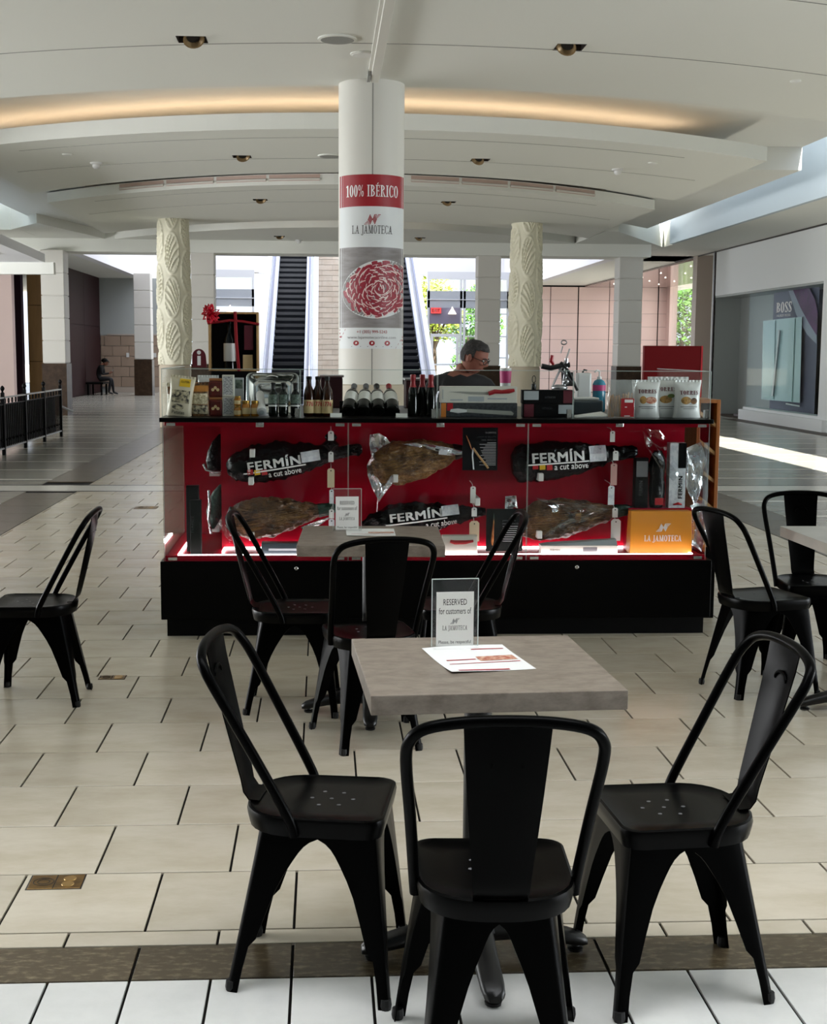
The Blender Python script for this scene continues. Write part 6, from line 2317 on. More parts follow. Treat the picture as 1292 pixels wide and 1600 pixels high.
# ================================================================== people
M['skin'] = mat('tan_skin', '87594a', 0.6, spec=0.25)
M['skin_dark'] = mat('brown_skin', '8a5a44', 0.55)  # skin tone of the person on the far bench
M['hair'] = mat('short_dark_grey_hair', '1e1c1a', 0.8, vary=(60, '4a4643', 0.5, 0.75), bump=(90, 0.6, 0.01))
M['shirt'] = mat('black_shirt', '0e0e10', 0.8)
M['trousers'] = mat('dark_trousers', '121317', 0.8)
M['shoe'] = mat('dark_shoe', '0c0c0c', 0.5)
M['lens'] = glass('spectacle_lens', (0.85, 0.87, 0.88), boost=1.2)


def skinned(joints, bones, root_joint):
    """One continuous skin grown round connected bones; joints = {name: (point, radius)}."""
    names = list(joints)
    me = bpy.data.meshes.new('skeleton')
    me.from_pydata([tuple(joints[n][0]) for n in names], [(names.index(a), names.index(b)) for a, b in bones], [])
    o = bpy.data.objects.new('skeleton', me)
    COL.objects.link(o)
    md = o.modifiers.new('skin', 'SKIN')
    for i, n in enumerate(names):
        sv = me.skin_vertices[0].data[i]
        r_ = joints[n][1]
        sv.radius = r_ if isinstance(r_, tuple) else (r_, r_)
        sv.use_root = n == root_joint
    sd = o.modifiers.new('smooth', 'SUBSURF')
    sd.levels = sd.render_levels = 1
    dg = bpy.context.evaluated_depsgraph_get()
    out = bpy.data.meshes.new_from_object(o.evaluated_get(dg))
    vs, fs = [v.co.copy() for v in out.vertices], [tuple(p.vertices) for p in out.polygons]
    bpy.data.objects.remove(o)
    bpy.data.meshes.remove(me)
    bpy.data.meshes.remove(out)
    return vs, fs


def head_mesh(n=28, m=22, hair=False):
    """A head 0.23 tall looking along +y, its chin at z = 0; with hair=True the cap of short hair."""
    rings = []
    for j in range(m + 1):
        t = j / m
        z = 0.23 * t
        k = 2 * t - 1
        base = math.sqrt(max(0.0, 1 - k * k))
        wx = 0.076 * base ** 0.75 * (0.80 + 0.20 * min(1, t / 0.5))
        wb = 0.098 * base ** 0.7 * (0.62 + 0.38 * min(1, t / 0.45))
        wf = 0.094 * base ** 0.6 * (0.90 + 0.10 * min(1, t / 0.3))
        ring = []
        for i in range(n):
            a = 2 * math.pi * i / n
            x, y = math.sin(a), math.cos(a)
            px, py = wx * x, (wf if y > 0 else wb) * y
            if y > 0.6:                                        # nose, brow, eye sockets, lips
                f_ = max(0.0, (y - 0.6) / 0.4)
                nose = math.exp(-((t - 0.40) / 0.055) ** 2) * 0.026 + math.exp(-((t - 0.48) / 0.05) ** 2) * 0.012
                py += nose * math.exp(-(x / 0.16) ** 2)
                py += 0.006 * math.exp(-((t - 0.57) / 0.03) ** 2) * f_
                py -= 0.011 * math.exp(-((t - 0.50) / 0.035) ** 2) * math.exp(-((abs(x) - 0.42) / 0.18) ** 2)
                py += 0.005 * math.exp(-((t - 0.24) / 0.03) ** 2) * math.exp(-(x / 0.3) ** 2)
            if hair:
                q = 0.006 + 0.002 * mnoise.noise(Vector((x * 6, y * 6, t * 9)))
                px, py = px + q * x, py + q * y
            ring.append(Vector((px, py, z + (0.005 * t if hair else 0))))
        rings.append(ring)
    return rings


def add_head(root, neck, yaw, nod, scale, skin, hair_m, glasses_=True, cap_=None):
    """Head parts on a neck point; the head itself is returned as vertices and faces to join the body."""
    X = Matrix.Translation(neck) @ Matrix.Rotation(yaw, 4, 'Z') @ Matrix.Rotation(nod, 4, 'X') @ Matrix.Scale(scale, 4)
    rings = head_mesh()
    mb = MB()
    mb.loft(rings)
    for sx in (1, -1):
        mb.sphere((0.078 * sx, -0.006, 0.105), 0.010, 0.018, 0.030, 10, 8)
    vs = [X @ Vector(v) for v in mb.v]
    hr = head_mesh(hair=True)
    hb = MB()
    n = len(hr[0])
    for j in range(len(hr) - 1):
        for i in range(n):
            i2 = (i + 1) % n
            y = math.cos(2 * math.pi * (i + 0.5) / n)
            t = (j + 0.5) / (len(hr) - 1)
            if t > 0.72 + 0.06 * y or (y < 0.15 and t > 0.50) or (y < -0.35 and t > 0.27):
                hb.face([hr[j][i], hr[j][i2], hr[j + 1][i2], hr[j + 1][i]])
    hb.build('hair', hair_m, root, xf=X, smooth=70)
    for sx in (1, -1):
        eb = MB()
        eb.sphere((0.030 * sx, 0.081, 0.115), 0.012, 0.010, 0.009, 10, 8)
        eb.build('eye', M['white_plastic'], root, xf=X, smooth=60)
        eb = MB()
        eb.tube([(0.014 * sx, 0.097, 0.133), (0.032 * sx, 0.095, 0.137), (0.048 * sx, 0.082, 0.132)], 0.004, 6)
        eb.build('eyebrow', hair_m, root, xf=X)
    mo = MB()
    mo.tube([(-0.024, 0.082, 0.055), (0, 0.094, 0.057), (0.024, 0.082, 0.055)], [0.003, 0.005, 0.003], 6)
    mo.build('mouth', mat('lips', '7a4038', 0.5), root, xf=X)
    if glasses_:
        gb = MB()
        for sx in (1, -1):
            gb.tube([(0.033 * sx + 0.024 * math.cos(a), 0.106 - 0.010 * abs(math.cos(a)) * (1 if math.cos(a) * sx > 0 else 0), 0.113 + 0.018 * math.sin(a)) for a in [2 * math.pi * k / 16 for k in range(17)]], 0.0024, 6, cap=False)
            gb.tube([(0.057 * sx, 0.096, 0.117), (0.076 * sx, 0.05, 0.119), (0.082 * sx, -0.01, 0.116)], 0.0024, 6)
        gb.tube([(-0.010, 0.107, 0.116), (0.010, 0.107, 0.116)], 0.0024, 6)
        gb.build('spectacles', M['cap_black'], root, xf=X)
    return vs, mb.f


def hand_chain(J, Bn, side, wrist, fwd, palm_n, curl, k=1.0):
    """Adds a palm and five jointed fingers beyond a wrist joint."""
    fwd, palm_n = Vector(fwd).normalized(), Vector(palm_n).normalized()
    lat = fwd.cross(palm_n).normalized()
    w_ = Vector(J[wrist][0])
    J[side + 'palm'] = (w_ + fwd * 0.055 * k, (0.034 * k, 0.017 * k))
    Bn.append((wrist, side + 'palm'))
    for i, (off, ln) in enumerate(((-0.030, 0.072), (-0.010, 0.082), (0.010, 0.078), (0.029, 0.062))):
        b = w_ + fwd * 0.088 * k + lat * off * k
        d1 = (fwd * math.cos(curl * 0.5) + palm_n * math.sin(curl * 0.5))
        d2 = (fwd * math.cos(curl * 1.4) + palm_n * math.sin(curl * 1.4))
        J['%sk%d' % (side, i)] = (b, 0.0095 * k)
        J['%sm%d' % (side, i)] = (b + d1 * ln * 0.5 * k, 0.0088 * k)
        J['%st%d' % (side, i)] = (b + d1 * ln * 0.5 * k + d2 * ln * 0.5 * k, 0.0075 * k)
        Bn += [(side + 'palm', '%sk%d' % (side, i)), ('%sk%d' % (side, i), '%sm%d' % (side, i)), ('%sm%d' % (side, i), '%st%d' % (side, i))]
    b = w_ + fwd * 0.035 * k - lat * 0.034 * k
    J[side + 'th0'] = (b, 0.011 * k)
    J[side + 'th1'] = (b + (fwd * 0.7 - lat * 0.5 + palm_n * 0.5).normalized() * 0.05 * k, 0.009 * k)
    Bn += [(wrist, side + 'th0'), (side + 'th0', side + 'th1')]


def person(root, J, Bn, head, mats_, zone):
    """Joins skin and head into one mesh; zone(point) gives the material index of a face."""
    vs, fs = skinned(J, Bn, 'pelvis')
    hv, hf = head
    n = len(vs)
    me = bpy.data.meshes.new('body')
    me.from_pydata([tuple(v) for v in vs + hv], [], fs + [tuple(i + n for i in f) for f in hf])
    for m in mats_:
        me.materials.append(m)
    me.update()
    for p in me.polygons:
        p.material_index = 0 if p.index >= len(fs) else zone(p.center)
    me.shade_smooth()
    o = bpy.data.objects.new('body', me)
    COL.objects.link(o)
    o.parent = root
    return o


# the vendor: stands behind the goods, head bowed to the right
hp = at(718, 566, 9.2)
V0 = Vector((hp.x - 0.02, 9.2, 0))
vd = thing('person', 'man with short dark hair and spectacles bowing his head behind the counter', 'person', V0)
J = {'pelvis': ((0, 0.02, 0.93), (0.16, 0.11)), 'waist': ((0, 0.03, 1.08), (0.15, 0.105)), 'chest': ((0.01, 0.0, 1.26), (0.165, 0.11)), 'collar': ((0.02, -0.02, 1.37), (0.10, 0.08)), 'neck': ((0.03, -0.035, 1.43), 0.055), 'skull': ((0.055, -0.05, 1.50), 0.055)}
Bn = [('pelvis', 'waist'), ('waist', 'chest'), ('chest', 'collar'), ('collar', 'neck'), ('neck', 'skull')]
for s_, sx in (('l', -1), ('r', 1)):
    J[s_ + 'sh'] = ((0.20 * sx + 0.02, -0.01, 1.355), 0.062)
    J[s_ + 'el'] = ((0.27 * sx + 0.05, -0.06, 1.10), 0.045)
    J[s_ + 'wr'] = ((0.16 * sx + 0.12, -0.26, 1.13), 0.030)
    J[s_ + 'hip'] = ((0.09 * sx, 0.02, 0.86), 0.095)
    J[s_ + 'kn'] = ((0.10 * sx, 0.01, 0.48), 0.062)
    J[s_ + 'an'] = ((0.11 * sx, 0.03, 0.09), 0.042)
    J[s_ + 'toe'] = ((0.12 * sx, -0.13, 0.035), (0.045, 0.03))
    Bn += [('collar', s_ + 'sh'), (s_ + 'sh', s_ + 'el'), (s_ + 'el', s_ + 'wr'), ('pelvis', s_ + 'hip'), (s_ + 'hip', s_ + 'kn'), (s_ + 'kn', s_ + 'an'), (s_ + 'an', s_ + 'toe')]
    hand_chain(J, Bn, s_, s_ + 'wr', (0.2, -1, 0.05), (0, 0.1, -1), 0.6)
hd = add_head(vd, Vector((0.075, -0.055, 1.435)), R(-115), R(-22), 1.0, M['skin'], M['hair'])
person(vd, J, Bn, hd, [M['skin'], M['shirt'], M['trousers'], M['shoe']], lambda c: 3 if c.z < 0.10 else 2 if c.z < 0.96 and abs(c.x - 0.03) < 0.3 and c.y > -0.2 else 0 if (c.z > 1.415 and abs(c.x - 0.04) < 0.075) or (c.y < -0.10 and c.z < 1.25 and c.z > 0.9) else 1)
mp = thing('paper_pad', 'white order pad in the hands of the man at the counter', 'pad', (V0.x + 0.15, V0.y - 0.40, 1.13))
mb = MB(); mb.box(-0.07, 0.07, -0.05, 0.05, 0, 0.01); mb.build('pad', M['paper'], mp)
mb = MB(); mb.box(-0.07, 0.07, 0.04, 0.05, 0.01, 0.014); mb.build('binding', M['cap_black'], mp)

# ================================================================== tall banner on the round column
BR = CR + 0.004
bn = thing('banner', 'tall curved banner reading 100% IBÉRICO with a plate of sliced ham', 'banner', (CC[0], CC[1], 0))
M['banner_white'] = mat('banner_white', 'd7dcdd', 0.5)
M['banner_red'] = mat('banner_red', '96101f', 0.5)
M['photo_grey'] = mat('printed_grey_wood', '8f8c8c', 0.55, vary=(3, '777271', 0.4, 0.65), streak=(1, 1, 6))
M['meat'] = mat('printed_ham_slice', '9c2438', 0.5, vary=(40, '7a1528', 0.4, 0.7))
M['fat'] = mat('printed_ham_fat', 'e2cdc8', 0.5)


def wrapped(k, zc=0.0, xc=0.0):
    """Print on the column: x is the sideways offset as a share of the column's radius, seen from the front."""
    def fn(x, y):
        u = max(-0.953, min(0.953, x + xc))
        a = math.asin(u)
        r_ = BR + 0.0006 * k
        return Vector((r_ * math.sin(a), -r_ * math.cos(a), zc + y))
    return fn


def sheet_on(name, m, x0, x1, z0, z1, k, parent, n=30):
    f = wrapped(k)
    mb = MB()
    mb.loft([[f(x0 + (x1 - x0) * i / n, z) for i in range(n + 1)] for z in (z0, (z0 + z1) / 2, z1)], False, False, closed=False)
    return mb.build(name, m, parent, smooth=60)


mb = MB()
arc_ = [math.asin(-0.953 + 1.906 * i / 40) for i in range(41)]
prof = [[(r_ * math.sin(a), -r_ * math.cos(a)) for a in arc_] for r_ in (BR, CR + 0.0005)]
for z0, z1 in ((1.60, 3.292),):
    ring = prof[0] + list(reversed(prof[1]))
    mb.loft([[(x, y, z0) for x, y in ring], [(x, y, z1) for x, y in ring]])
mb.build('banner_sheet', M['banner_white'], bn, smooth=40)
sheet_on('red_heading', M['banner_red'], -0.953, 0.953, 2.986, 3.292, 1, bn)
ph_ = sheet_on('printed_photo', M['photo_grey'], -0.953, 0.953, 1.807, 2.592, 1, bn)
pitch_px = 1 / 51.0
mb = MB(); lay(mb, serif('100% IBÉRICO', T=0.17), 78 * pitch_px, 0.135, wrapped(2, 3.145)); mb.build('lettering', M['white_print'], bn)
mb = MB(); lay(mb, serif('LA JAMOTECA', T=0.12), 61 * pitch_px, 0.098, wrapped(2, 2.755)); mb.build('lettering', M['ink'], bn)
mb = MB(); lay(mb, emblem(), 25 * pitch_px, 0.098, wrapped(2, 2.86)); mb.build('emblem', M['banner_red'], bn)
mb = MB()
lay(mb, sans('+1 (305) 999-5243', 0.006), 46 * pitch_px, 0.040, wrapped(2, 1.762)); mb.build('lettering', M['ink_red'], bn)
mb = MB()
lay(mb, sans('www.lajamotecaonline.com'), 74 * pitch_px, 0.036, wrapped(2, 1.708)); mb.build('lettering', M['ink_grey'], bn)
for x in (-0.47, 0.0, 0.46):
    f = wrapped(2, 1.655, x)
    mb = MB(); mb.loft([[f(0.085 * math.cos(2 * math.pi * i / 16), 0.025 * math.sin(2 * math.pi * i / 16)) for i in range(16)], [f(0.0, 0.0)] * 16], cap0=False, cap1=False); ic = mb.build('round_icon', M['banner_red'], bn)
    f3 = wrapped(3, 1.655, x)
    mb = MB(); mb.face([f3(a, b) for a, b in ((-0.022, -0.01), (0.03, -0.004), (0.022, 0.012), (-0.02, 0.008))]); mb.build('icon_mark', M['white_print'], ic)
    mb = MB(); f2 = wrapped(2, 1.622, x); mb.face([f2(-0.14, -0.003), f2(0.14, -0.003), f2(0.14, 0.003), f2(-0.14, 0.003)]); mb.build('caption_line', M['ink_grey'], bn)
for k in range(4):
    f = wrapped(2)
    mb = MB(); z = 1.785 - 0.034 * k; mb.face([f(-0.953, z - 0.009), f(-0.80 - 0.05 * k, z - 0.009), f(-0.78 - 0.05 * k, z + 0.009), f(-0.953, z + 0.009)]); mb.build('corner_stripe', M['banner_red'], bn)
    mb = MB(); z = 1.612 + 0.036 * k; mb.face([f(0.72 + 0.07 * k, z - 0.009), f(0.953, z - 0.009), f(0.953, z + 0.009), f(0.74 + 0.07 * k, z + 0.009)]); mb.build('corner_stripe', M['banner_red'], bn)
# the printed plate
px0, pz0, prx, prz = 0.22, 2.185, 1.10, 0.285
f = wrapped(2)
mb = MB()
ang = [2 * math.pi * i / 64 for i in range(64)]
rot_ = lambda r_, a: (px0 + prx * r_ * math.cos(a), pz0 + prz * r_ * math.sin(a) + 0.06 * r_ * math.cos(a) * 0.6)
mb.loft([[f(*rot_(k, a)) for a in ang] for k in (1.0, 0.8, 0.55, 0.25, 0.02)], False, False)
mb.build('plate_picture', M['banner_white'], ph_, smooth=60)
random.seed(5)
fm, ff = MB(), MB()
f3, f4 = wrapped(3), wrapped(4)
for k in range(130):
    rr = 0.92 * math.sqrt((k + 0.5) / 130)
    a = k * 2.399963
    cx, cz = rot_(rr, a)
    if cx > 0.95:
        continue
    da = a + math.pi / 2 + random.uniform(-0.5, 0.5)
    L, W_ = random.uniform(0.14, 0.26), random.uniform(0.045, 0.07)
    for mb_, fx, wk, sh in ((fm, f3, 1.0, 0.0), (ff, f4, random.uniform(0.10, 0.3), random.choice((-0.8, 0.9)))):
        pts = []
        for i in range(5):
            t = i / 4 - 0.5
            bx = L * t * math.cos(da) - 0.3 * L * t * t * math.sin(da) - sh * W_ * 1.2 * math.sin(da)
            bz = (L * t * math.sin(da) + 0.3 * L * t * t * math.cos(da)) * 0.33 + sh * W_ * 0.4 * math.cos(da)
            pts.append((cx + bx, cz + bz))
        wz = W_ * wk
        top = [fx(min(0.953, x - wz * math.sin(da)), z + wz * 0.36 * math.cos(da)) for x, z in pts]
        bot = [fx(min(0.953, x + wz * math.sin(da)), z - wz * 0.36 * math.cos(da)) for x, z in pts]
        mb_.loft([bot, top], False, False, closed=False)
tag(fm.build('ham_slices_picture', M['meat'], ph_), kind='stuff')
tag(ff.build('fat_picture', M['fat'], ph_), kind='stuff')

# ================================================================== ceiling fittings
M['spot_dark'] = mat('dark_recess', '2a221b', 0.6)
M['spot_gold'] = mat('bronze_spot_cone', '8a7350', 0.4, metal=0.4)
g = 'recessed ceiling spotlights'
for x, y, lab in SPOTS:
    t = thing('recessed_spotlight', 'square recessed bronze spotlight, ' + lab, 'spotlight', (x, y, Z1), 0, g)
    mb = MB()
    for bx in ((-0.127, 0.127, 0.122, 0.127, 0.0, 0.133), (-0.127, 0.127, -0.127, -0.122, 0.0, 0.133), (-0.127, -0.122, -0.122, 0.122, 0.0, 0.133), (0.122, 0.127, -0.122, 0.122, 0.0, 0.133), (-0.122, 0.122, -0.122, 0.122, 0.126, 0.133)):
        mb.box(*bx)
    mb.build('housing', M['spot_dark'], t)
    Q = Matrix.Rotation(R(-38), 3, 'X') @ Matrix.Rotation(R(22 if x > 0 else -10), 3, 'Y')
    mb = MB()
    mb.lathe([(0.050, 0.035), (0.062, -0.06), (0.088, -0.095), (0.092, -0.10), (0.080, -0.10), (0.055, -0.06)], 20, (0, 0.03, 0.07), Q)
    mb.build('lamp_cone', M['spot_gold'], t, smooth=40)
    mb = MB()
    mb.lathe([(0.055, -0.0615), (0.055, -0.07)], 14, (0, 0.03, 0.07), Q)
    mb.build('lamp_lens', M['cap_black'], t)
for px, py, r_, dp, lab, nm, cat in ((527, 60, 0.165, 0.012, 'round ceiling speaker grille left of the ceiling track', 'ceiling_speaker', 'speaker'), (1243, 126, 0.055, 0.01, 'small round white ceiling disc near the upper right corner', 'ceiling_disc', 'ceiling disc'),
                                     (568, 84, 0.12, 0.008, 'round white ceiling disc touching the ceiling track', 'ceiling_disc', 'ceiling disc'), (516, 243, 0.17, 0.012, 'round ceiling speaker grille half hidden by the column', 'ceiling_speaker', 'speaker'),
                                     (105, 241, 0.07, 0.008, 'small disc on the second soffit left of the smoke detector', 'ceiling_disc', 'ceiling disc'), (1020, 254, 0.07, 0.008, 'small disc on the second soffit right of the smoke detector', 'ceiling_disc', 'ceiling disc')):
    p = on(px, py, Z1)
    t = thing(nm, lab, cat, p)
    mb = MB(); mb.lathe([(r_, 0), (r_, -dp), (r_ * 0.9, -dp - 0.004)], 24); mb.build('rim', M['soffit'], t, smooth=40)
    mb = MB(); mb.lathe([(r_ * 0.86, -dp - 0.004), (r_ * 0.84, -dp - 0.007)], 24); mb.build('grille', M['groove'] if r_ > 0.1 and nm == 'ceiling_speaker' else M['ceil_white'], t, smooth=40)
for px, py, lab in ((150, 260, 'white smoke detector on the second soffit, left side'), (965, 270, 'white smoke detector on the second soffit, right side'), (467, 381, 'small white smoke detector on the farthest soffit left of the column')):
    p = on(px, py - 6, Z1)
    t = thing('smoke_detector', lab, 'smoke detector', p, 0, 'smoke detectors')
    mb = MB(); mb.lathe([(0.085, 0), (0.085, -0.02), (0.06, -0.03)], 18); mb.build('base', M['white_plastic'], t, smooth=40)
    mb = MB(); mb.lathe([(0.05, -0.03), (0.052, -0.06), (0.035, -0.08), (0.012, -0.085)], 16); mb.build('sensor_head', M['white_plastic'], t, smooth=40)

# ================================================================== escalators
M['esc_step'] = mat('dark_blue_steel_step', '262b35', 0.35, metal=0.3)
M['esc_riser'] = mat('darker_step_riser', '14171d', 0.4)
M['esc_white'] = mat('white_escalator_cladding', 'd4d7e0', 0.35)
M['esc_steel'] = mat('steel_balustrade', '9fa6b6', 0.25, metal=0.7)
M['esc_rail'] = mat('blue_grey_handrail', '5c6480', 0.4)
SL = 0.475


def escalator(label, x0, x1, y0):
    root = thing('escalator', label, 'escalator', ((x0 + x1) / 2, y0, 0), 0, 'escalators')
    hw = (x1 - x0) / 2
    dz, dy = 0.205, 0.205 / SL
    st = MB()
    st.cur = 0
    st.box(-hw, hw, 0.03, dy + 0.03, -0.04, 0)
    st.cur = 1
    st.loft([[(-hw, 0.03, -0.0), (hw, 0.03, -0.0)], [(-hw, 0.0, -dz * 0.5), (hw, 0.0, -dz * 0.5)], [(-hw, 0.03, -dz), (hw, 0.03, -dz)]], False, False, closed=False)
    me = bpy.data.meshes.new('step')
    me.from_pydata(st.v, [], st.f)
    me.materials.append(M['esc_step'])
    me.materials.append(M['esc_riser'])
    me.polygons.foreach_set('material_index', st.mi)
    for k in range(29):
        link('step', me, root, (0, dy * k, dz * (k + 1) * 1.0))
    Ln = dy * 29

    def ramp(xa, xb, za, zb):
        mb_ = MB()
        mb_.hexa([(xa, -0.6, za - 0.285), (xb, -0.6, za - 0.285), (xb, Ln, za + Ln * SL), (xa, Ln, za + Ln * SL), (xa, -0.6, zb - 0.285), (xb, -0.6, zb - 0.285), (xb, Ln, zb + Ln * SL), (xa, Ln, zb + Ln * SL)])
        return mb_
    for s_ in (-1, 1):
        def R_(a, b, za, zb):
            return ramp(min(s_ * a, s_ * b), max(s_ * a, s_ * b), za, zb)
        R_(hw + 0.003, hw + 0.03, 0.0, 0.28).build('skirt_panel', M['esc_steel'], root)
        R_(hw + 0.03, hw + 0.12, 0.22, 0.30).build('inner_deck', M['esc_white'], root)
        R_(hw + 0.12, hw + 0.135, 0.28, 0.95).build('balustrade_panel', M['esc_white'], root)
        R_(hw + 0.095, hw + 0.165, 0.95, 1.01).build('handrail', M['esc_rail'], root)
        R_(hw + 0.165, hw + 0.26, 0.22, 0.32).build('outer_deck', M['esc_steel'], root)
        R_(hw + 0.26, hw + 0.42, 0.10, 0.40).build('side_cladding', M['esc_white'], root)
        mb_ = MB()
        mb_.tube([(s_ * (hw + 0.13), -0.6, 0.98 - 0.285), (s_ * (hw + 0.13), -1.0, 0.55), (s_ * (hw + 0.13), -0.8, 0.2)], 0.035, 8)
        mb_.build('handrail_return', M['esc_rail'], root)
    mb_ = MB()
    mb_.box(-hw - 0.42, hw + 0.42, -2.0, 0.0, 0, 0.02)
    mb_.build('landing_plate', M['esc_steel'], root)
    mb_ = MB()
    mb_.hexa([(-hw, 0.2, 0), (hw, 0.2, 0), (hw, Ln, Ln * SL - 0.5), (-hw, Ln, Ln * SL - 0.5), (-hw, 0.2, 0.05), (hw, 0.2, 0.05), (hw, Ln, Ln * SL - 0.05), (-hw, Ln, Ln * SL - 0.05)])
    mb_.build('truss', M['esc_riser'], root)
    return root


ea, eb_ = at(426, 573, 41.2), at(475.5, 573, 41.2)
ec = at(655, 573, 41.2)
Y_E = 41.2 - (ea.z / SL)
escalator('dark escalator climbing away left of the round column', ea.x, eb_.x, Y_E)
escalator('dark escalator climbing away behind and right of the round column', ec.x - (eb_.x - ea.x), ec.x, Y_E)

# ================================================================== railing round the stair opening
M['rail_black'] = mat('black_wrought_iron', '040405', 0.5, spec=0.12)
M['rail_steel'] = mat('grey_steel_rail', '9a9c9e', 0.3, metal=0.6)
rl = thing('railing', 'black wrought iron railing with ring frieze round the stair opening', 'railing', (-4.77, 17.0, 0))
NSEC, SEC = 5, 1.44
for k in range(NSEC + 1):
    y = k * SEC
    mb = MB()
    mb.box(-0.025, 0.025, y - 0.025, y + 0.025, 0, 0.93)
    mb.lathe([(0.02, 0.93), (0.014, 0.95), (0.035, 0.985), (0.03, 1.01), (0.008, 1.035)], 10, (0, y, 0))
    mb.build('post', M['rail_black'], rl)
    if k == NSEC:
        break
    for z0, z1, m, w_ in ((0.845, 0.865, 'rail_steel', 0.03), (0.745, 0.76, 'rail_black', 0.015), (0.09, 0.115, 'rail_steel', 0.018)):
        mb = MB()
        mb.box(-w_, w_, y + 0.025, y + SEC - 0.025, z0, z1)
        mb.build('rail', M[m], rl)
    for j in range(6):
        yy = y + 0.14 + (SEC - 0.28) * j / 5
        mb = MB()
        mb.tube([(0, yy + 0.038 * math.cos(a), 0.803 + 0.038 * math.sin(a)) for a in [2 * math.pi * q / 12 for q in range(13)]], 0.008, 5, cap=False)
        mb.build('ring', M['rail_black'], rl)
    for j in range(11):
        yy = y + 0.12 * (j + 1) * SEC / 1.44
        mb = MB()
        mb.box(-0.008, 0.008, yy - 0.008, yy + 0.008, 0.115, 0.745)
        if j % 2 == 0:
            mb.lathe([(0.010, 0.20), (0.022, 0.225), (0.010, 0.25)], 8, (0, yy, 0))
        mb.build('picket', M['rail_black'], rl)
    mb = MB()
    mb.box(-0.10, -0.085, y + 0.02, y + SEC - 0.02, 0.1, 0.745)
    mb.build('shade_panel', M['rail_black'], rl)  # black sheet added in place of the dark, shaded stairwell behind the pickets
mb = MB()
mb.tube([(0.0, NSEC * SEC, 0.55), (0.10, NSEC * SEC + 0.25, 0.47), (0.16, NSEC * SEC + 0.3, 0.45)], 0.02, 6)
mb.build('rail_end', M['rail_steel'], rl)
r2_ = thing('railing', 'second black railing on the far side of the stair opening', 'railing', (-7.4, 17.0, 0))
for k in range(NSEC + 1):
    mb = MB(); mb.box(-0.025, 0.025, k * SEC - 0.025, k * SEC + 0.025, 0, 0.96); mb.build('post', M['rail_black'], r2_)
mb = MB(); mb.box(-0.02, 0.02, 0, NSEC * SEC, 0.86, 0.89); mb.build('rail', M['rail_black'], r2_)
mb = MB(); mb.box(-0.01, 0.01, 0, NSEC * SEC, 0.1, 0.80); mb.build('shade_panel', M['black'], r2_)  # this black sheet, too, stands in for the stairwell's darkness

# ================================================================== seated person far left
SX, SY = -7.88, 46.6
bq = thing('bench', 'dark bench against the maroon wall under the seated person', 'bench', (SX - 0.05, SY, 0))
mb = MB(); mb.box(-0.27, 0.33, -0.6, 0.6, 0.38, 0.45); mb.build('seat', M['black'], bq, bevel=0.01)
for x, y in ((-0.2, -0.5), (0.26, -0.5), (-0.2, 0.5), (0.26, 0.5)):
    mb = MB(); mb.box(x - 0.03, x + 0.03, y - 0.03, y + 0.03, 0, 0.38); mb.build('leg', M['black'], bq)
sp_ = thing('person', 'person in dark clothes and cap sitting on the far bench looking at a phone', 'person', (SX, SY, 0))
J = {'pelvis': ((0, 0, 0.55), (0.13, 0.11)), 'waist': ((0.02, 0, 0.72), (0.14, 0.11)), 'chest': ((0.09, 0, 0.90), (0.15, 0.115)), 'collar': ((0.16, 0, 1.01), (0.09, 0.08)), 'neck': ((0.19, 0, 1.06), 0.055), 'skull': ((0.22, 0, 1.11), 0.06)}
Bn = [('pelvis', 'waist'), ('waist', 'chest'), ('chest', 'collar'), ('collar', 'neck'), ('neck', 'skull')]
for s_, sy in (('l', 1), ('r', -1)):
    J[s_ + 'sh'] = ((0.15, 0.18 * sy, 0.98), 0.062)
    J[s_ + 'el'] = ((0.20, 0.23 * sy, 0.72), 0.045)
    J[s_ + 'wr'] = ((0.40, 0.09 * sy, 0.76), 0.030)
    J[s_ + 'hip'] = ((0.10, 0.10 * sy, 0.545), 0.09)
    J[s_ + 'kn'] = ((0.47, 0.13 * sy, 0.56), 0.065)
    J[s_ + 'an'] = ((0.46 + 0.06 * sy, 0.13 * sy, 0.09), 0.042)
    J[s_ + 'toe'] = ((0.62 + 0.06 * sy, 0.14 * sy, 0.035), (0.045, 0.03))
    Bn += [('collar', s_ + 'sh'), (s_ + 'sh', s_ + 'el'), (s_ + 'el', s_ + 'wr'), ('pelvis', s_ + 'hip'), (s_ + 'hip', s_ + 'kn'), (s_ + 'kn', s_ + 'an'), (s_ + 'an', s_ + 'toe')]
    hand_chain(J, Bn, s_, s_ + 'wr', (1, -0.2 * sy, 0.3), (0, -sy, 0.2), 0.8, 0.9)
hd = add_head(sp_, Vector((0.235, 0, 1.03)), R(-90), R(-30), 0.95, M['skin_dark'], M['hair'], False)
person(sp_, J, Bn, hd, [M['skin_dark'], M['shirt'], M['trousers'], M['shoe']], lambda c: 3 if c.z < 0.10 else 2 if c.z < 0.64 else 0 if c.z > 1.045 or c.x > 0.41 else 1)
mb = MB(); mb.sphere((0.245, 0, 1.20), 0.115, 0.092, 0.075, 14, 8); mb.obox((0.36, 0, 1.165), 0.13, 0.15, 0.012, Matrix.Rotation(R(25), 3, 'Y')); mb.build('cap', M['black'], sp_, smooth=50)
ph = thing('phone', 'small phone held by the person on the far bench', 'phone', (SX + 0.515, SY, 0.80))
mb = MB(); mb.obox((0, 0, 0.03), 0.012, 0.07, 0.14, Matrix.Rotation(R(30), 3, 'Y')); mb.build('phone_body', M['box_silver'], ph, bevel=0.003)

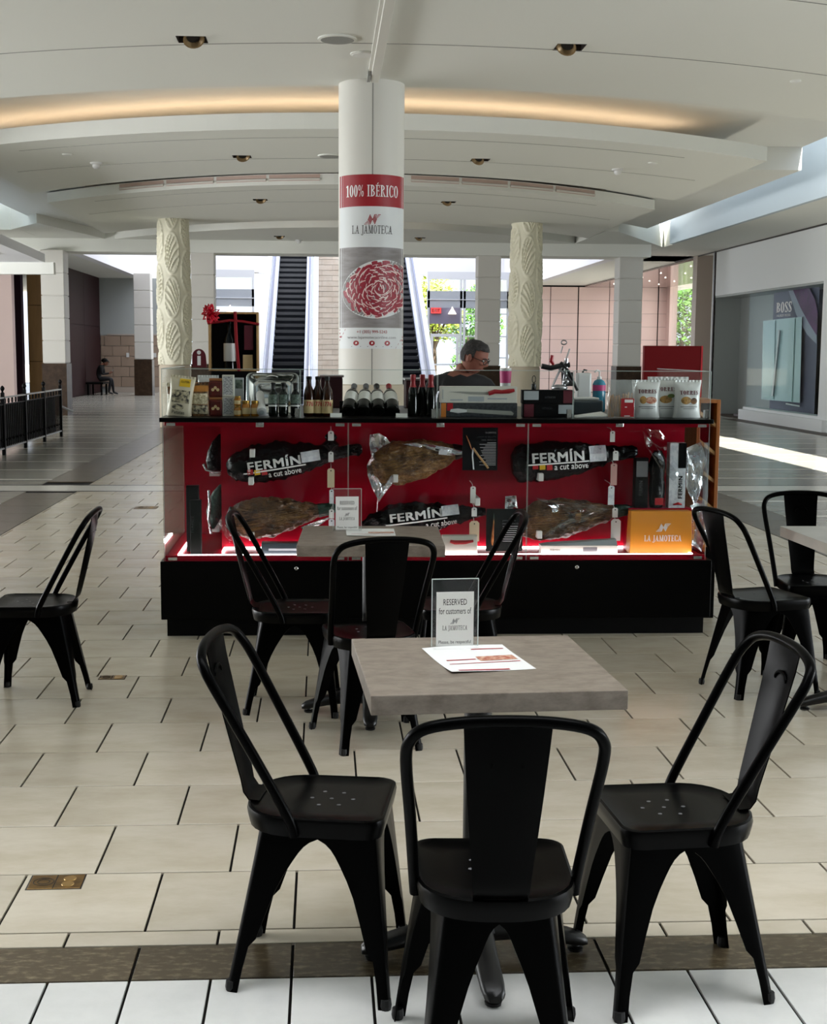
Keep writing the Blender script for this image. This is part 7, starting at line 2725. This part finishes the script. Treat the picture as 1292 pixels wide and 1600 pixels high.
# ================================================================== outside
M['ground_out'] = mat('sunlit_paving', 'b9b4aa', 0.8)
mb = MB(); mb.box(-60, 80, 64, 140, -0.3, -0.03); mb.box(15.5, 80, 20, 64, -0.3, -0.03)
struct(mb.build('ground_outside', M['ground_out']))
M['leaf'] = mat('green_leaf', '4f7d2c', 0.5, rand=0.35)
M['leaf_yellow'] = mat('yellow_green_leaf', '9aa83a', 0.5, rand=0.3)
M['bark'] = mat('grey_brown_bark', '5b4a3c', 0.8)


def tree(label, x, y, z0, h, r, n, leaf, seed, kind='tree'):
    root = thing('leafy_tree' if kind == 'tree' else 'green_bush', label, kind, (x, y, -0.03))
    random.seed(seed)
    mb = MB()
    mb.tube([(0, 0, 0), (0.05, 0.02, z0 * 0.6), (-0.05, 0, z0 + h * 0.3)], [0.16, 0.13, 0.08], 8)
    for k in range(5):
        a = k * 1.3
        mb.tube([(0, 0, z0 * 0.8), (r * 0.4 * math.cos(a), r * 0.4 * math.sin(a), z0 + h * 0.35), (r * 0.7 * math.cos(a), r * 0.7 * math.sin(a), z0 + h * 0.6)], [0.07, 0.05, 0.02], 6)
    mb.build('trunk', M['bark'], root, smooth=50)
    mb = MB()
    for k in range(n):
        while True:
            p = Vector((random.uniform(-1, 1), random.uniform(-1, 1), random.uniform(-1, 1)))
            if 0.25 < p.length < 1 and mnoise.noise(p * 2.2 + Vector((seed, 0, 0))) > -0.12:
                break
        c = Vector((p.x * r, p.y * r, z0 + h / 2 + p.z * h / 2))
        d = Vector((random.uniform(-1, 1), random.uniform(-1, 1), random.uniform(-0.7, 0.7))).normalized()
        t = d.orthogonal().normalized()
        s_ = random.uniform(0.10, 0.2)
        mb.face([c, c + d * s_ + t * s_ * 0.4, c + d * s_ * 2, c + d * s_ - t * s_ * 0.4])
    tag(mb.build('foliage', M[leaf], root), kind='stuff')
    return root


tree('tall green tree outside the bright side window', 17.3, 63, 0.8, 5.2, 2.6, 5200, 'leaf', 2)
tree('yellow green tree outside behind the exit door', 5.6, 67, 2.0, 3.4, 1.5, 1500, 'leaf_yellow', 4)
tree('green tree outside right of the exit door', 8.3, 72.5, 1.2, 4.0, 1.6, 1800, 'leaf', 5)
tree('low green bush outside the glass front behind the vendor', 7.4, 64.6, 0.2, 1.5, 1.1, 1200, 'leaf', 6, 'bush')
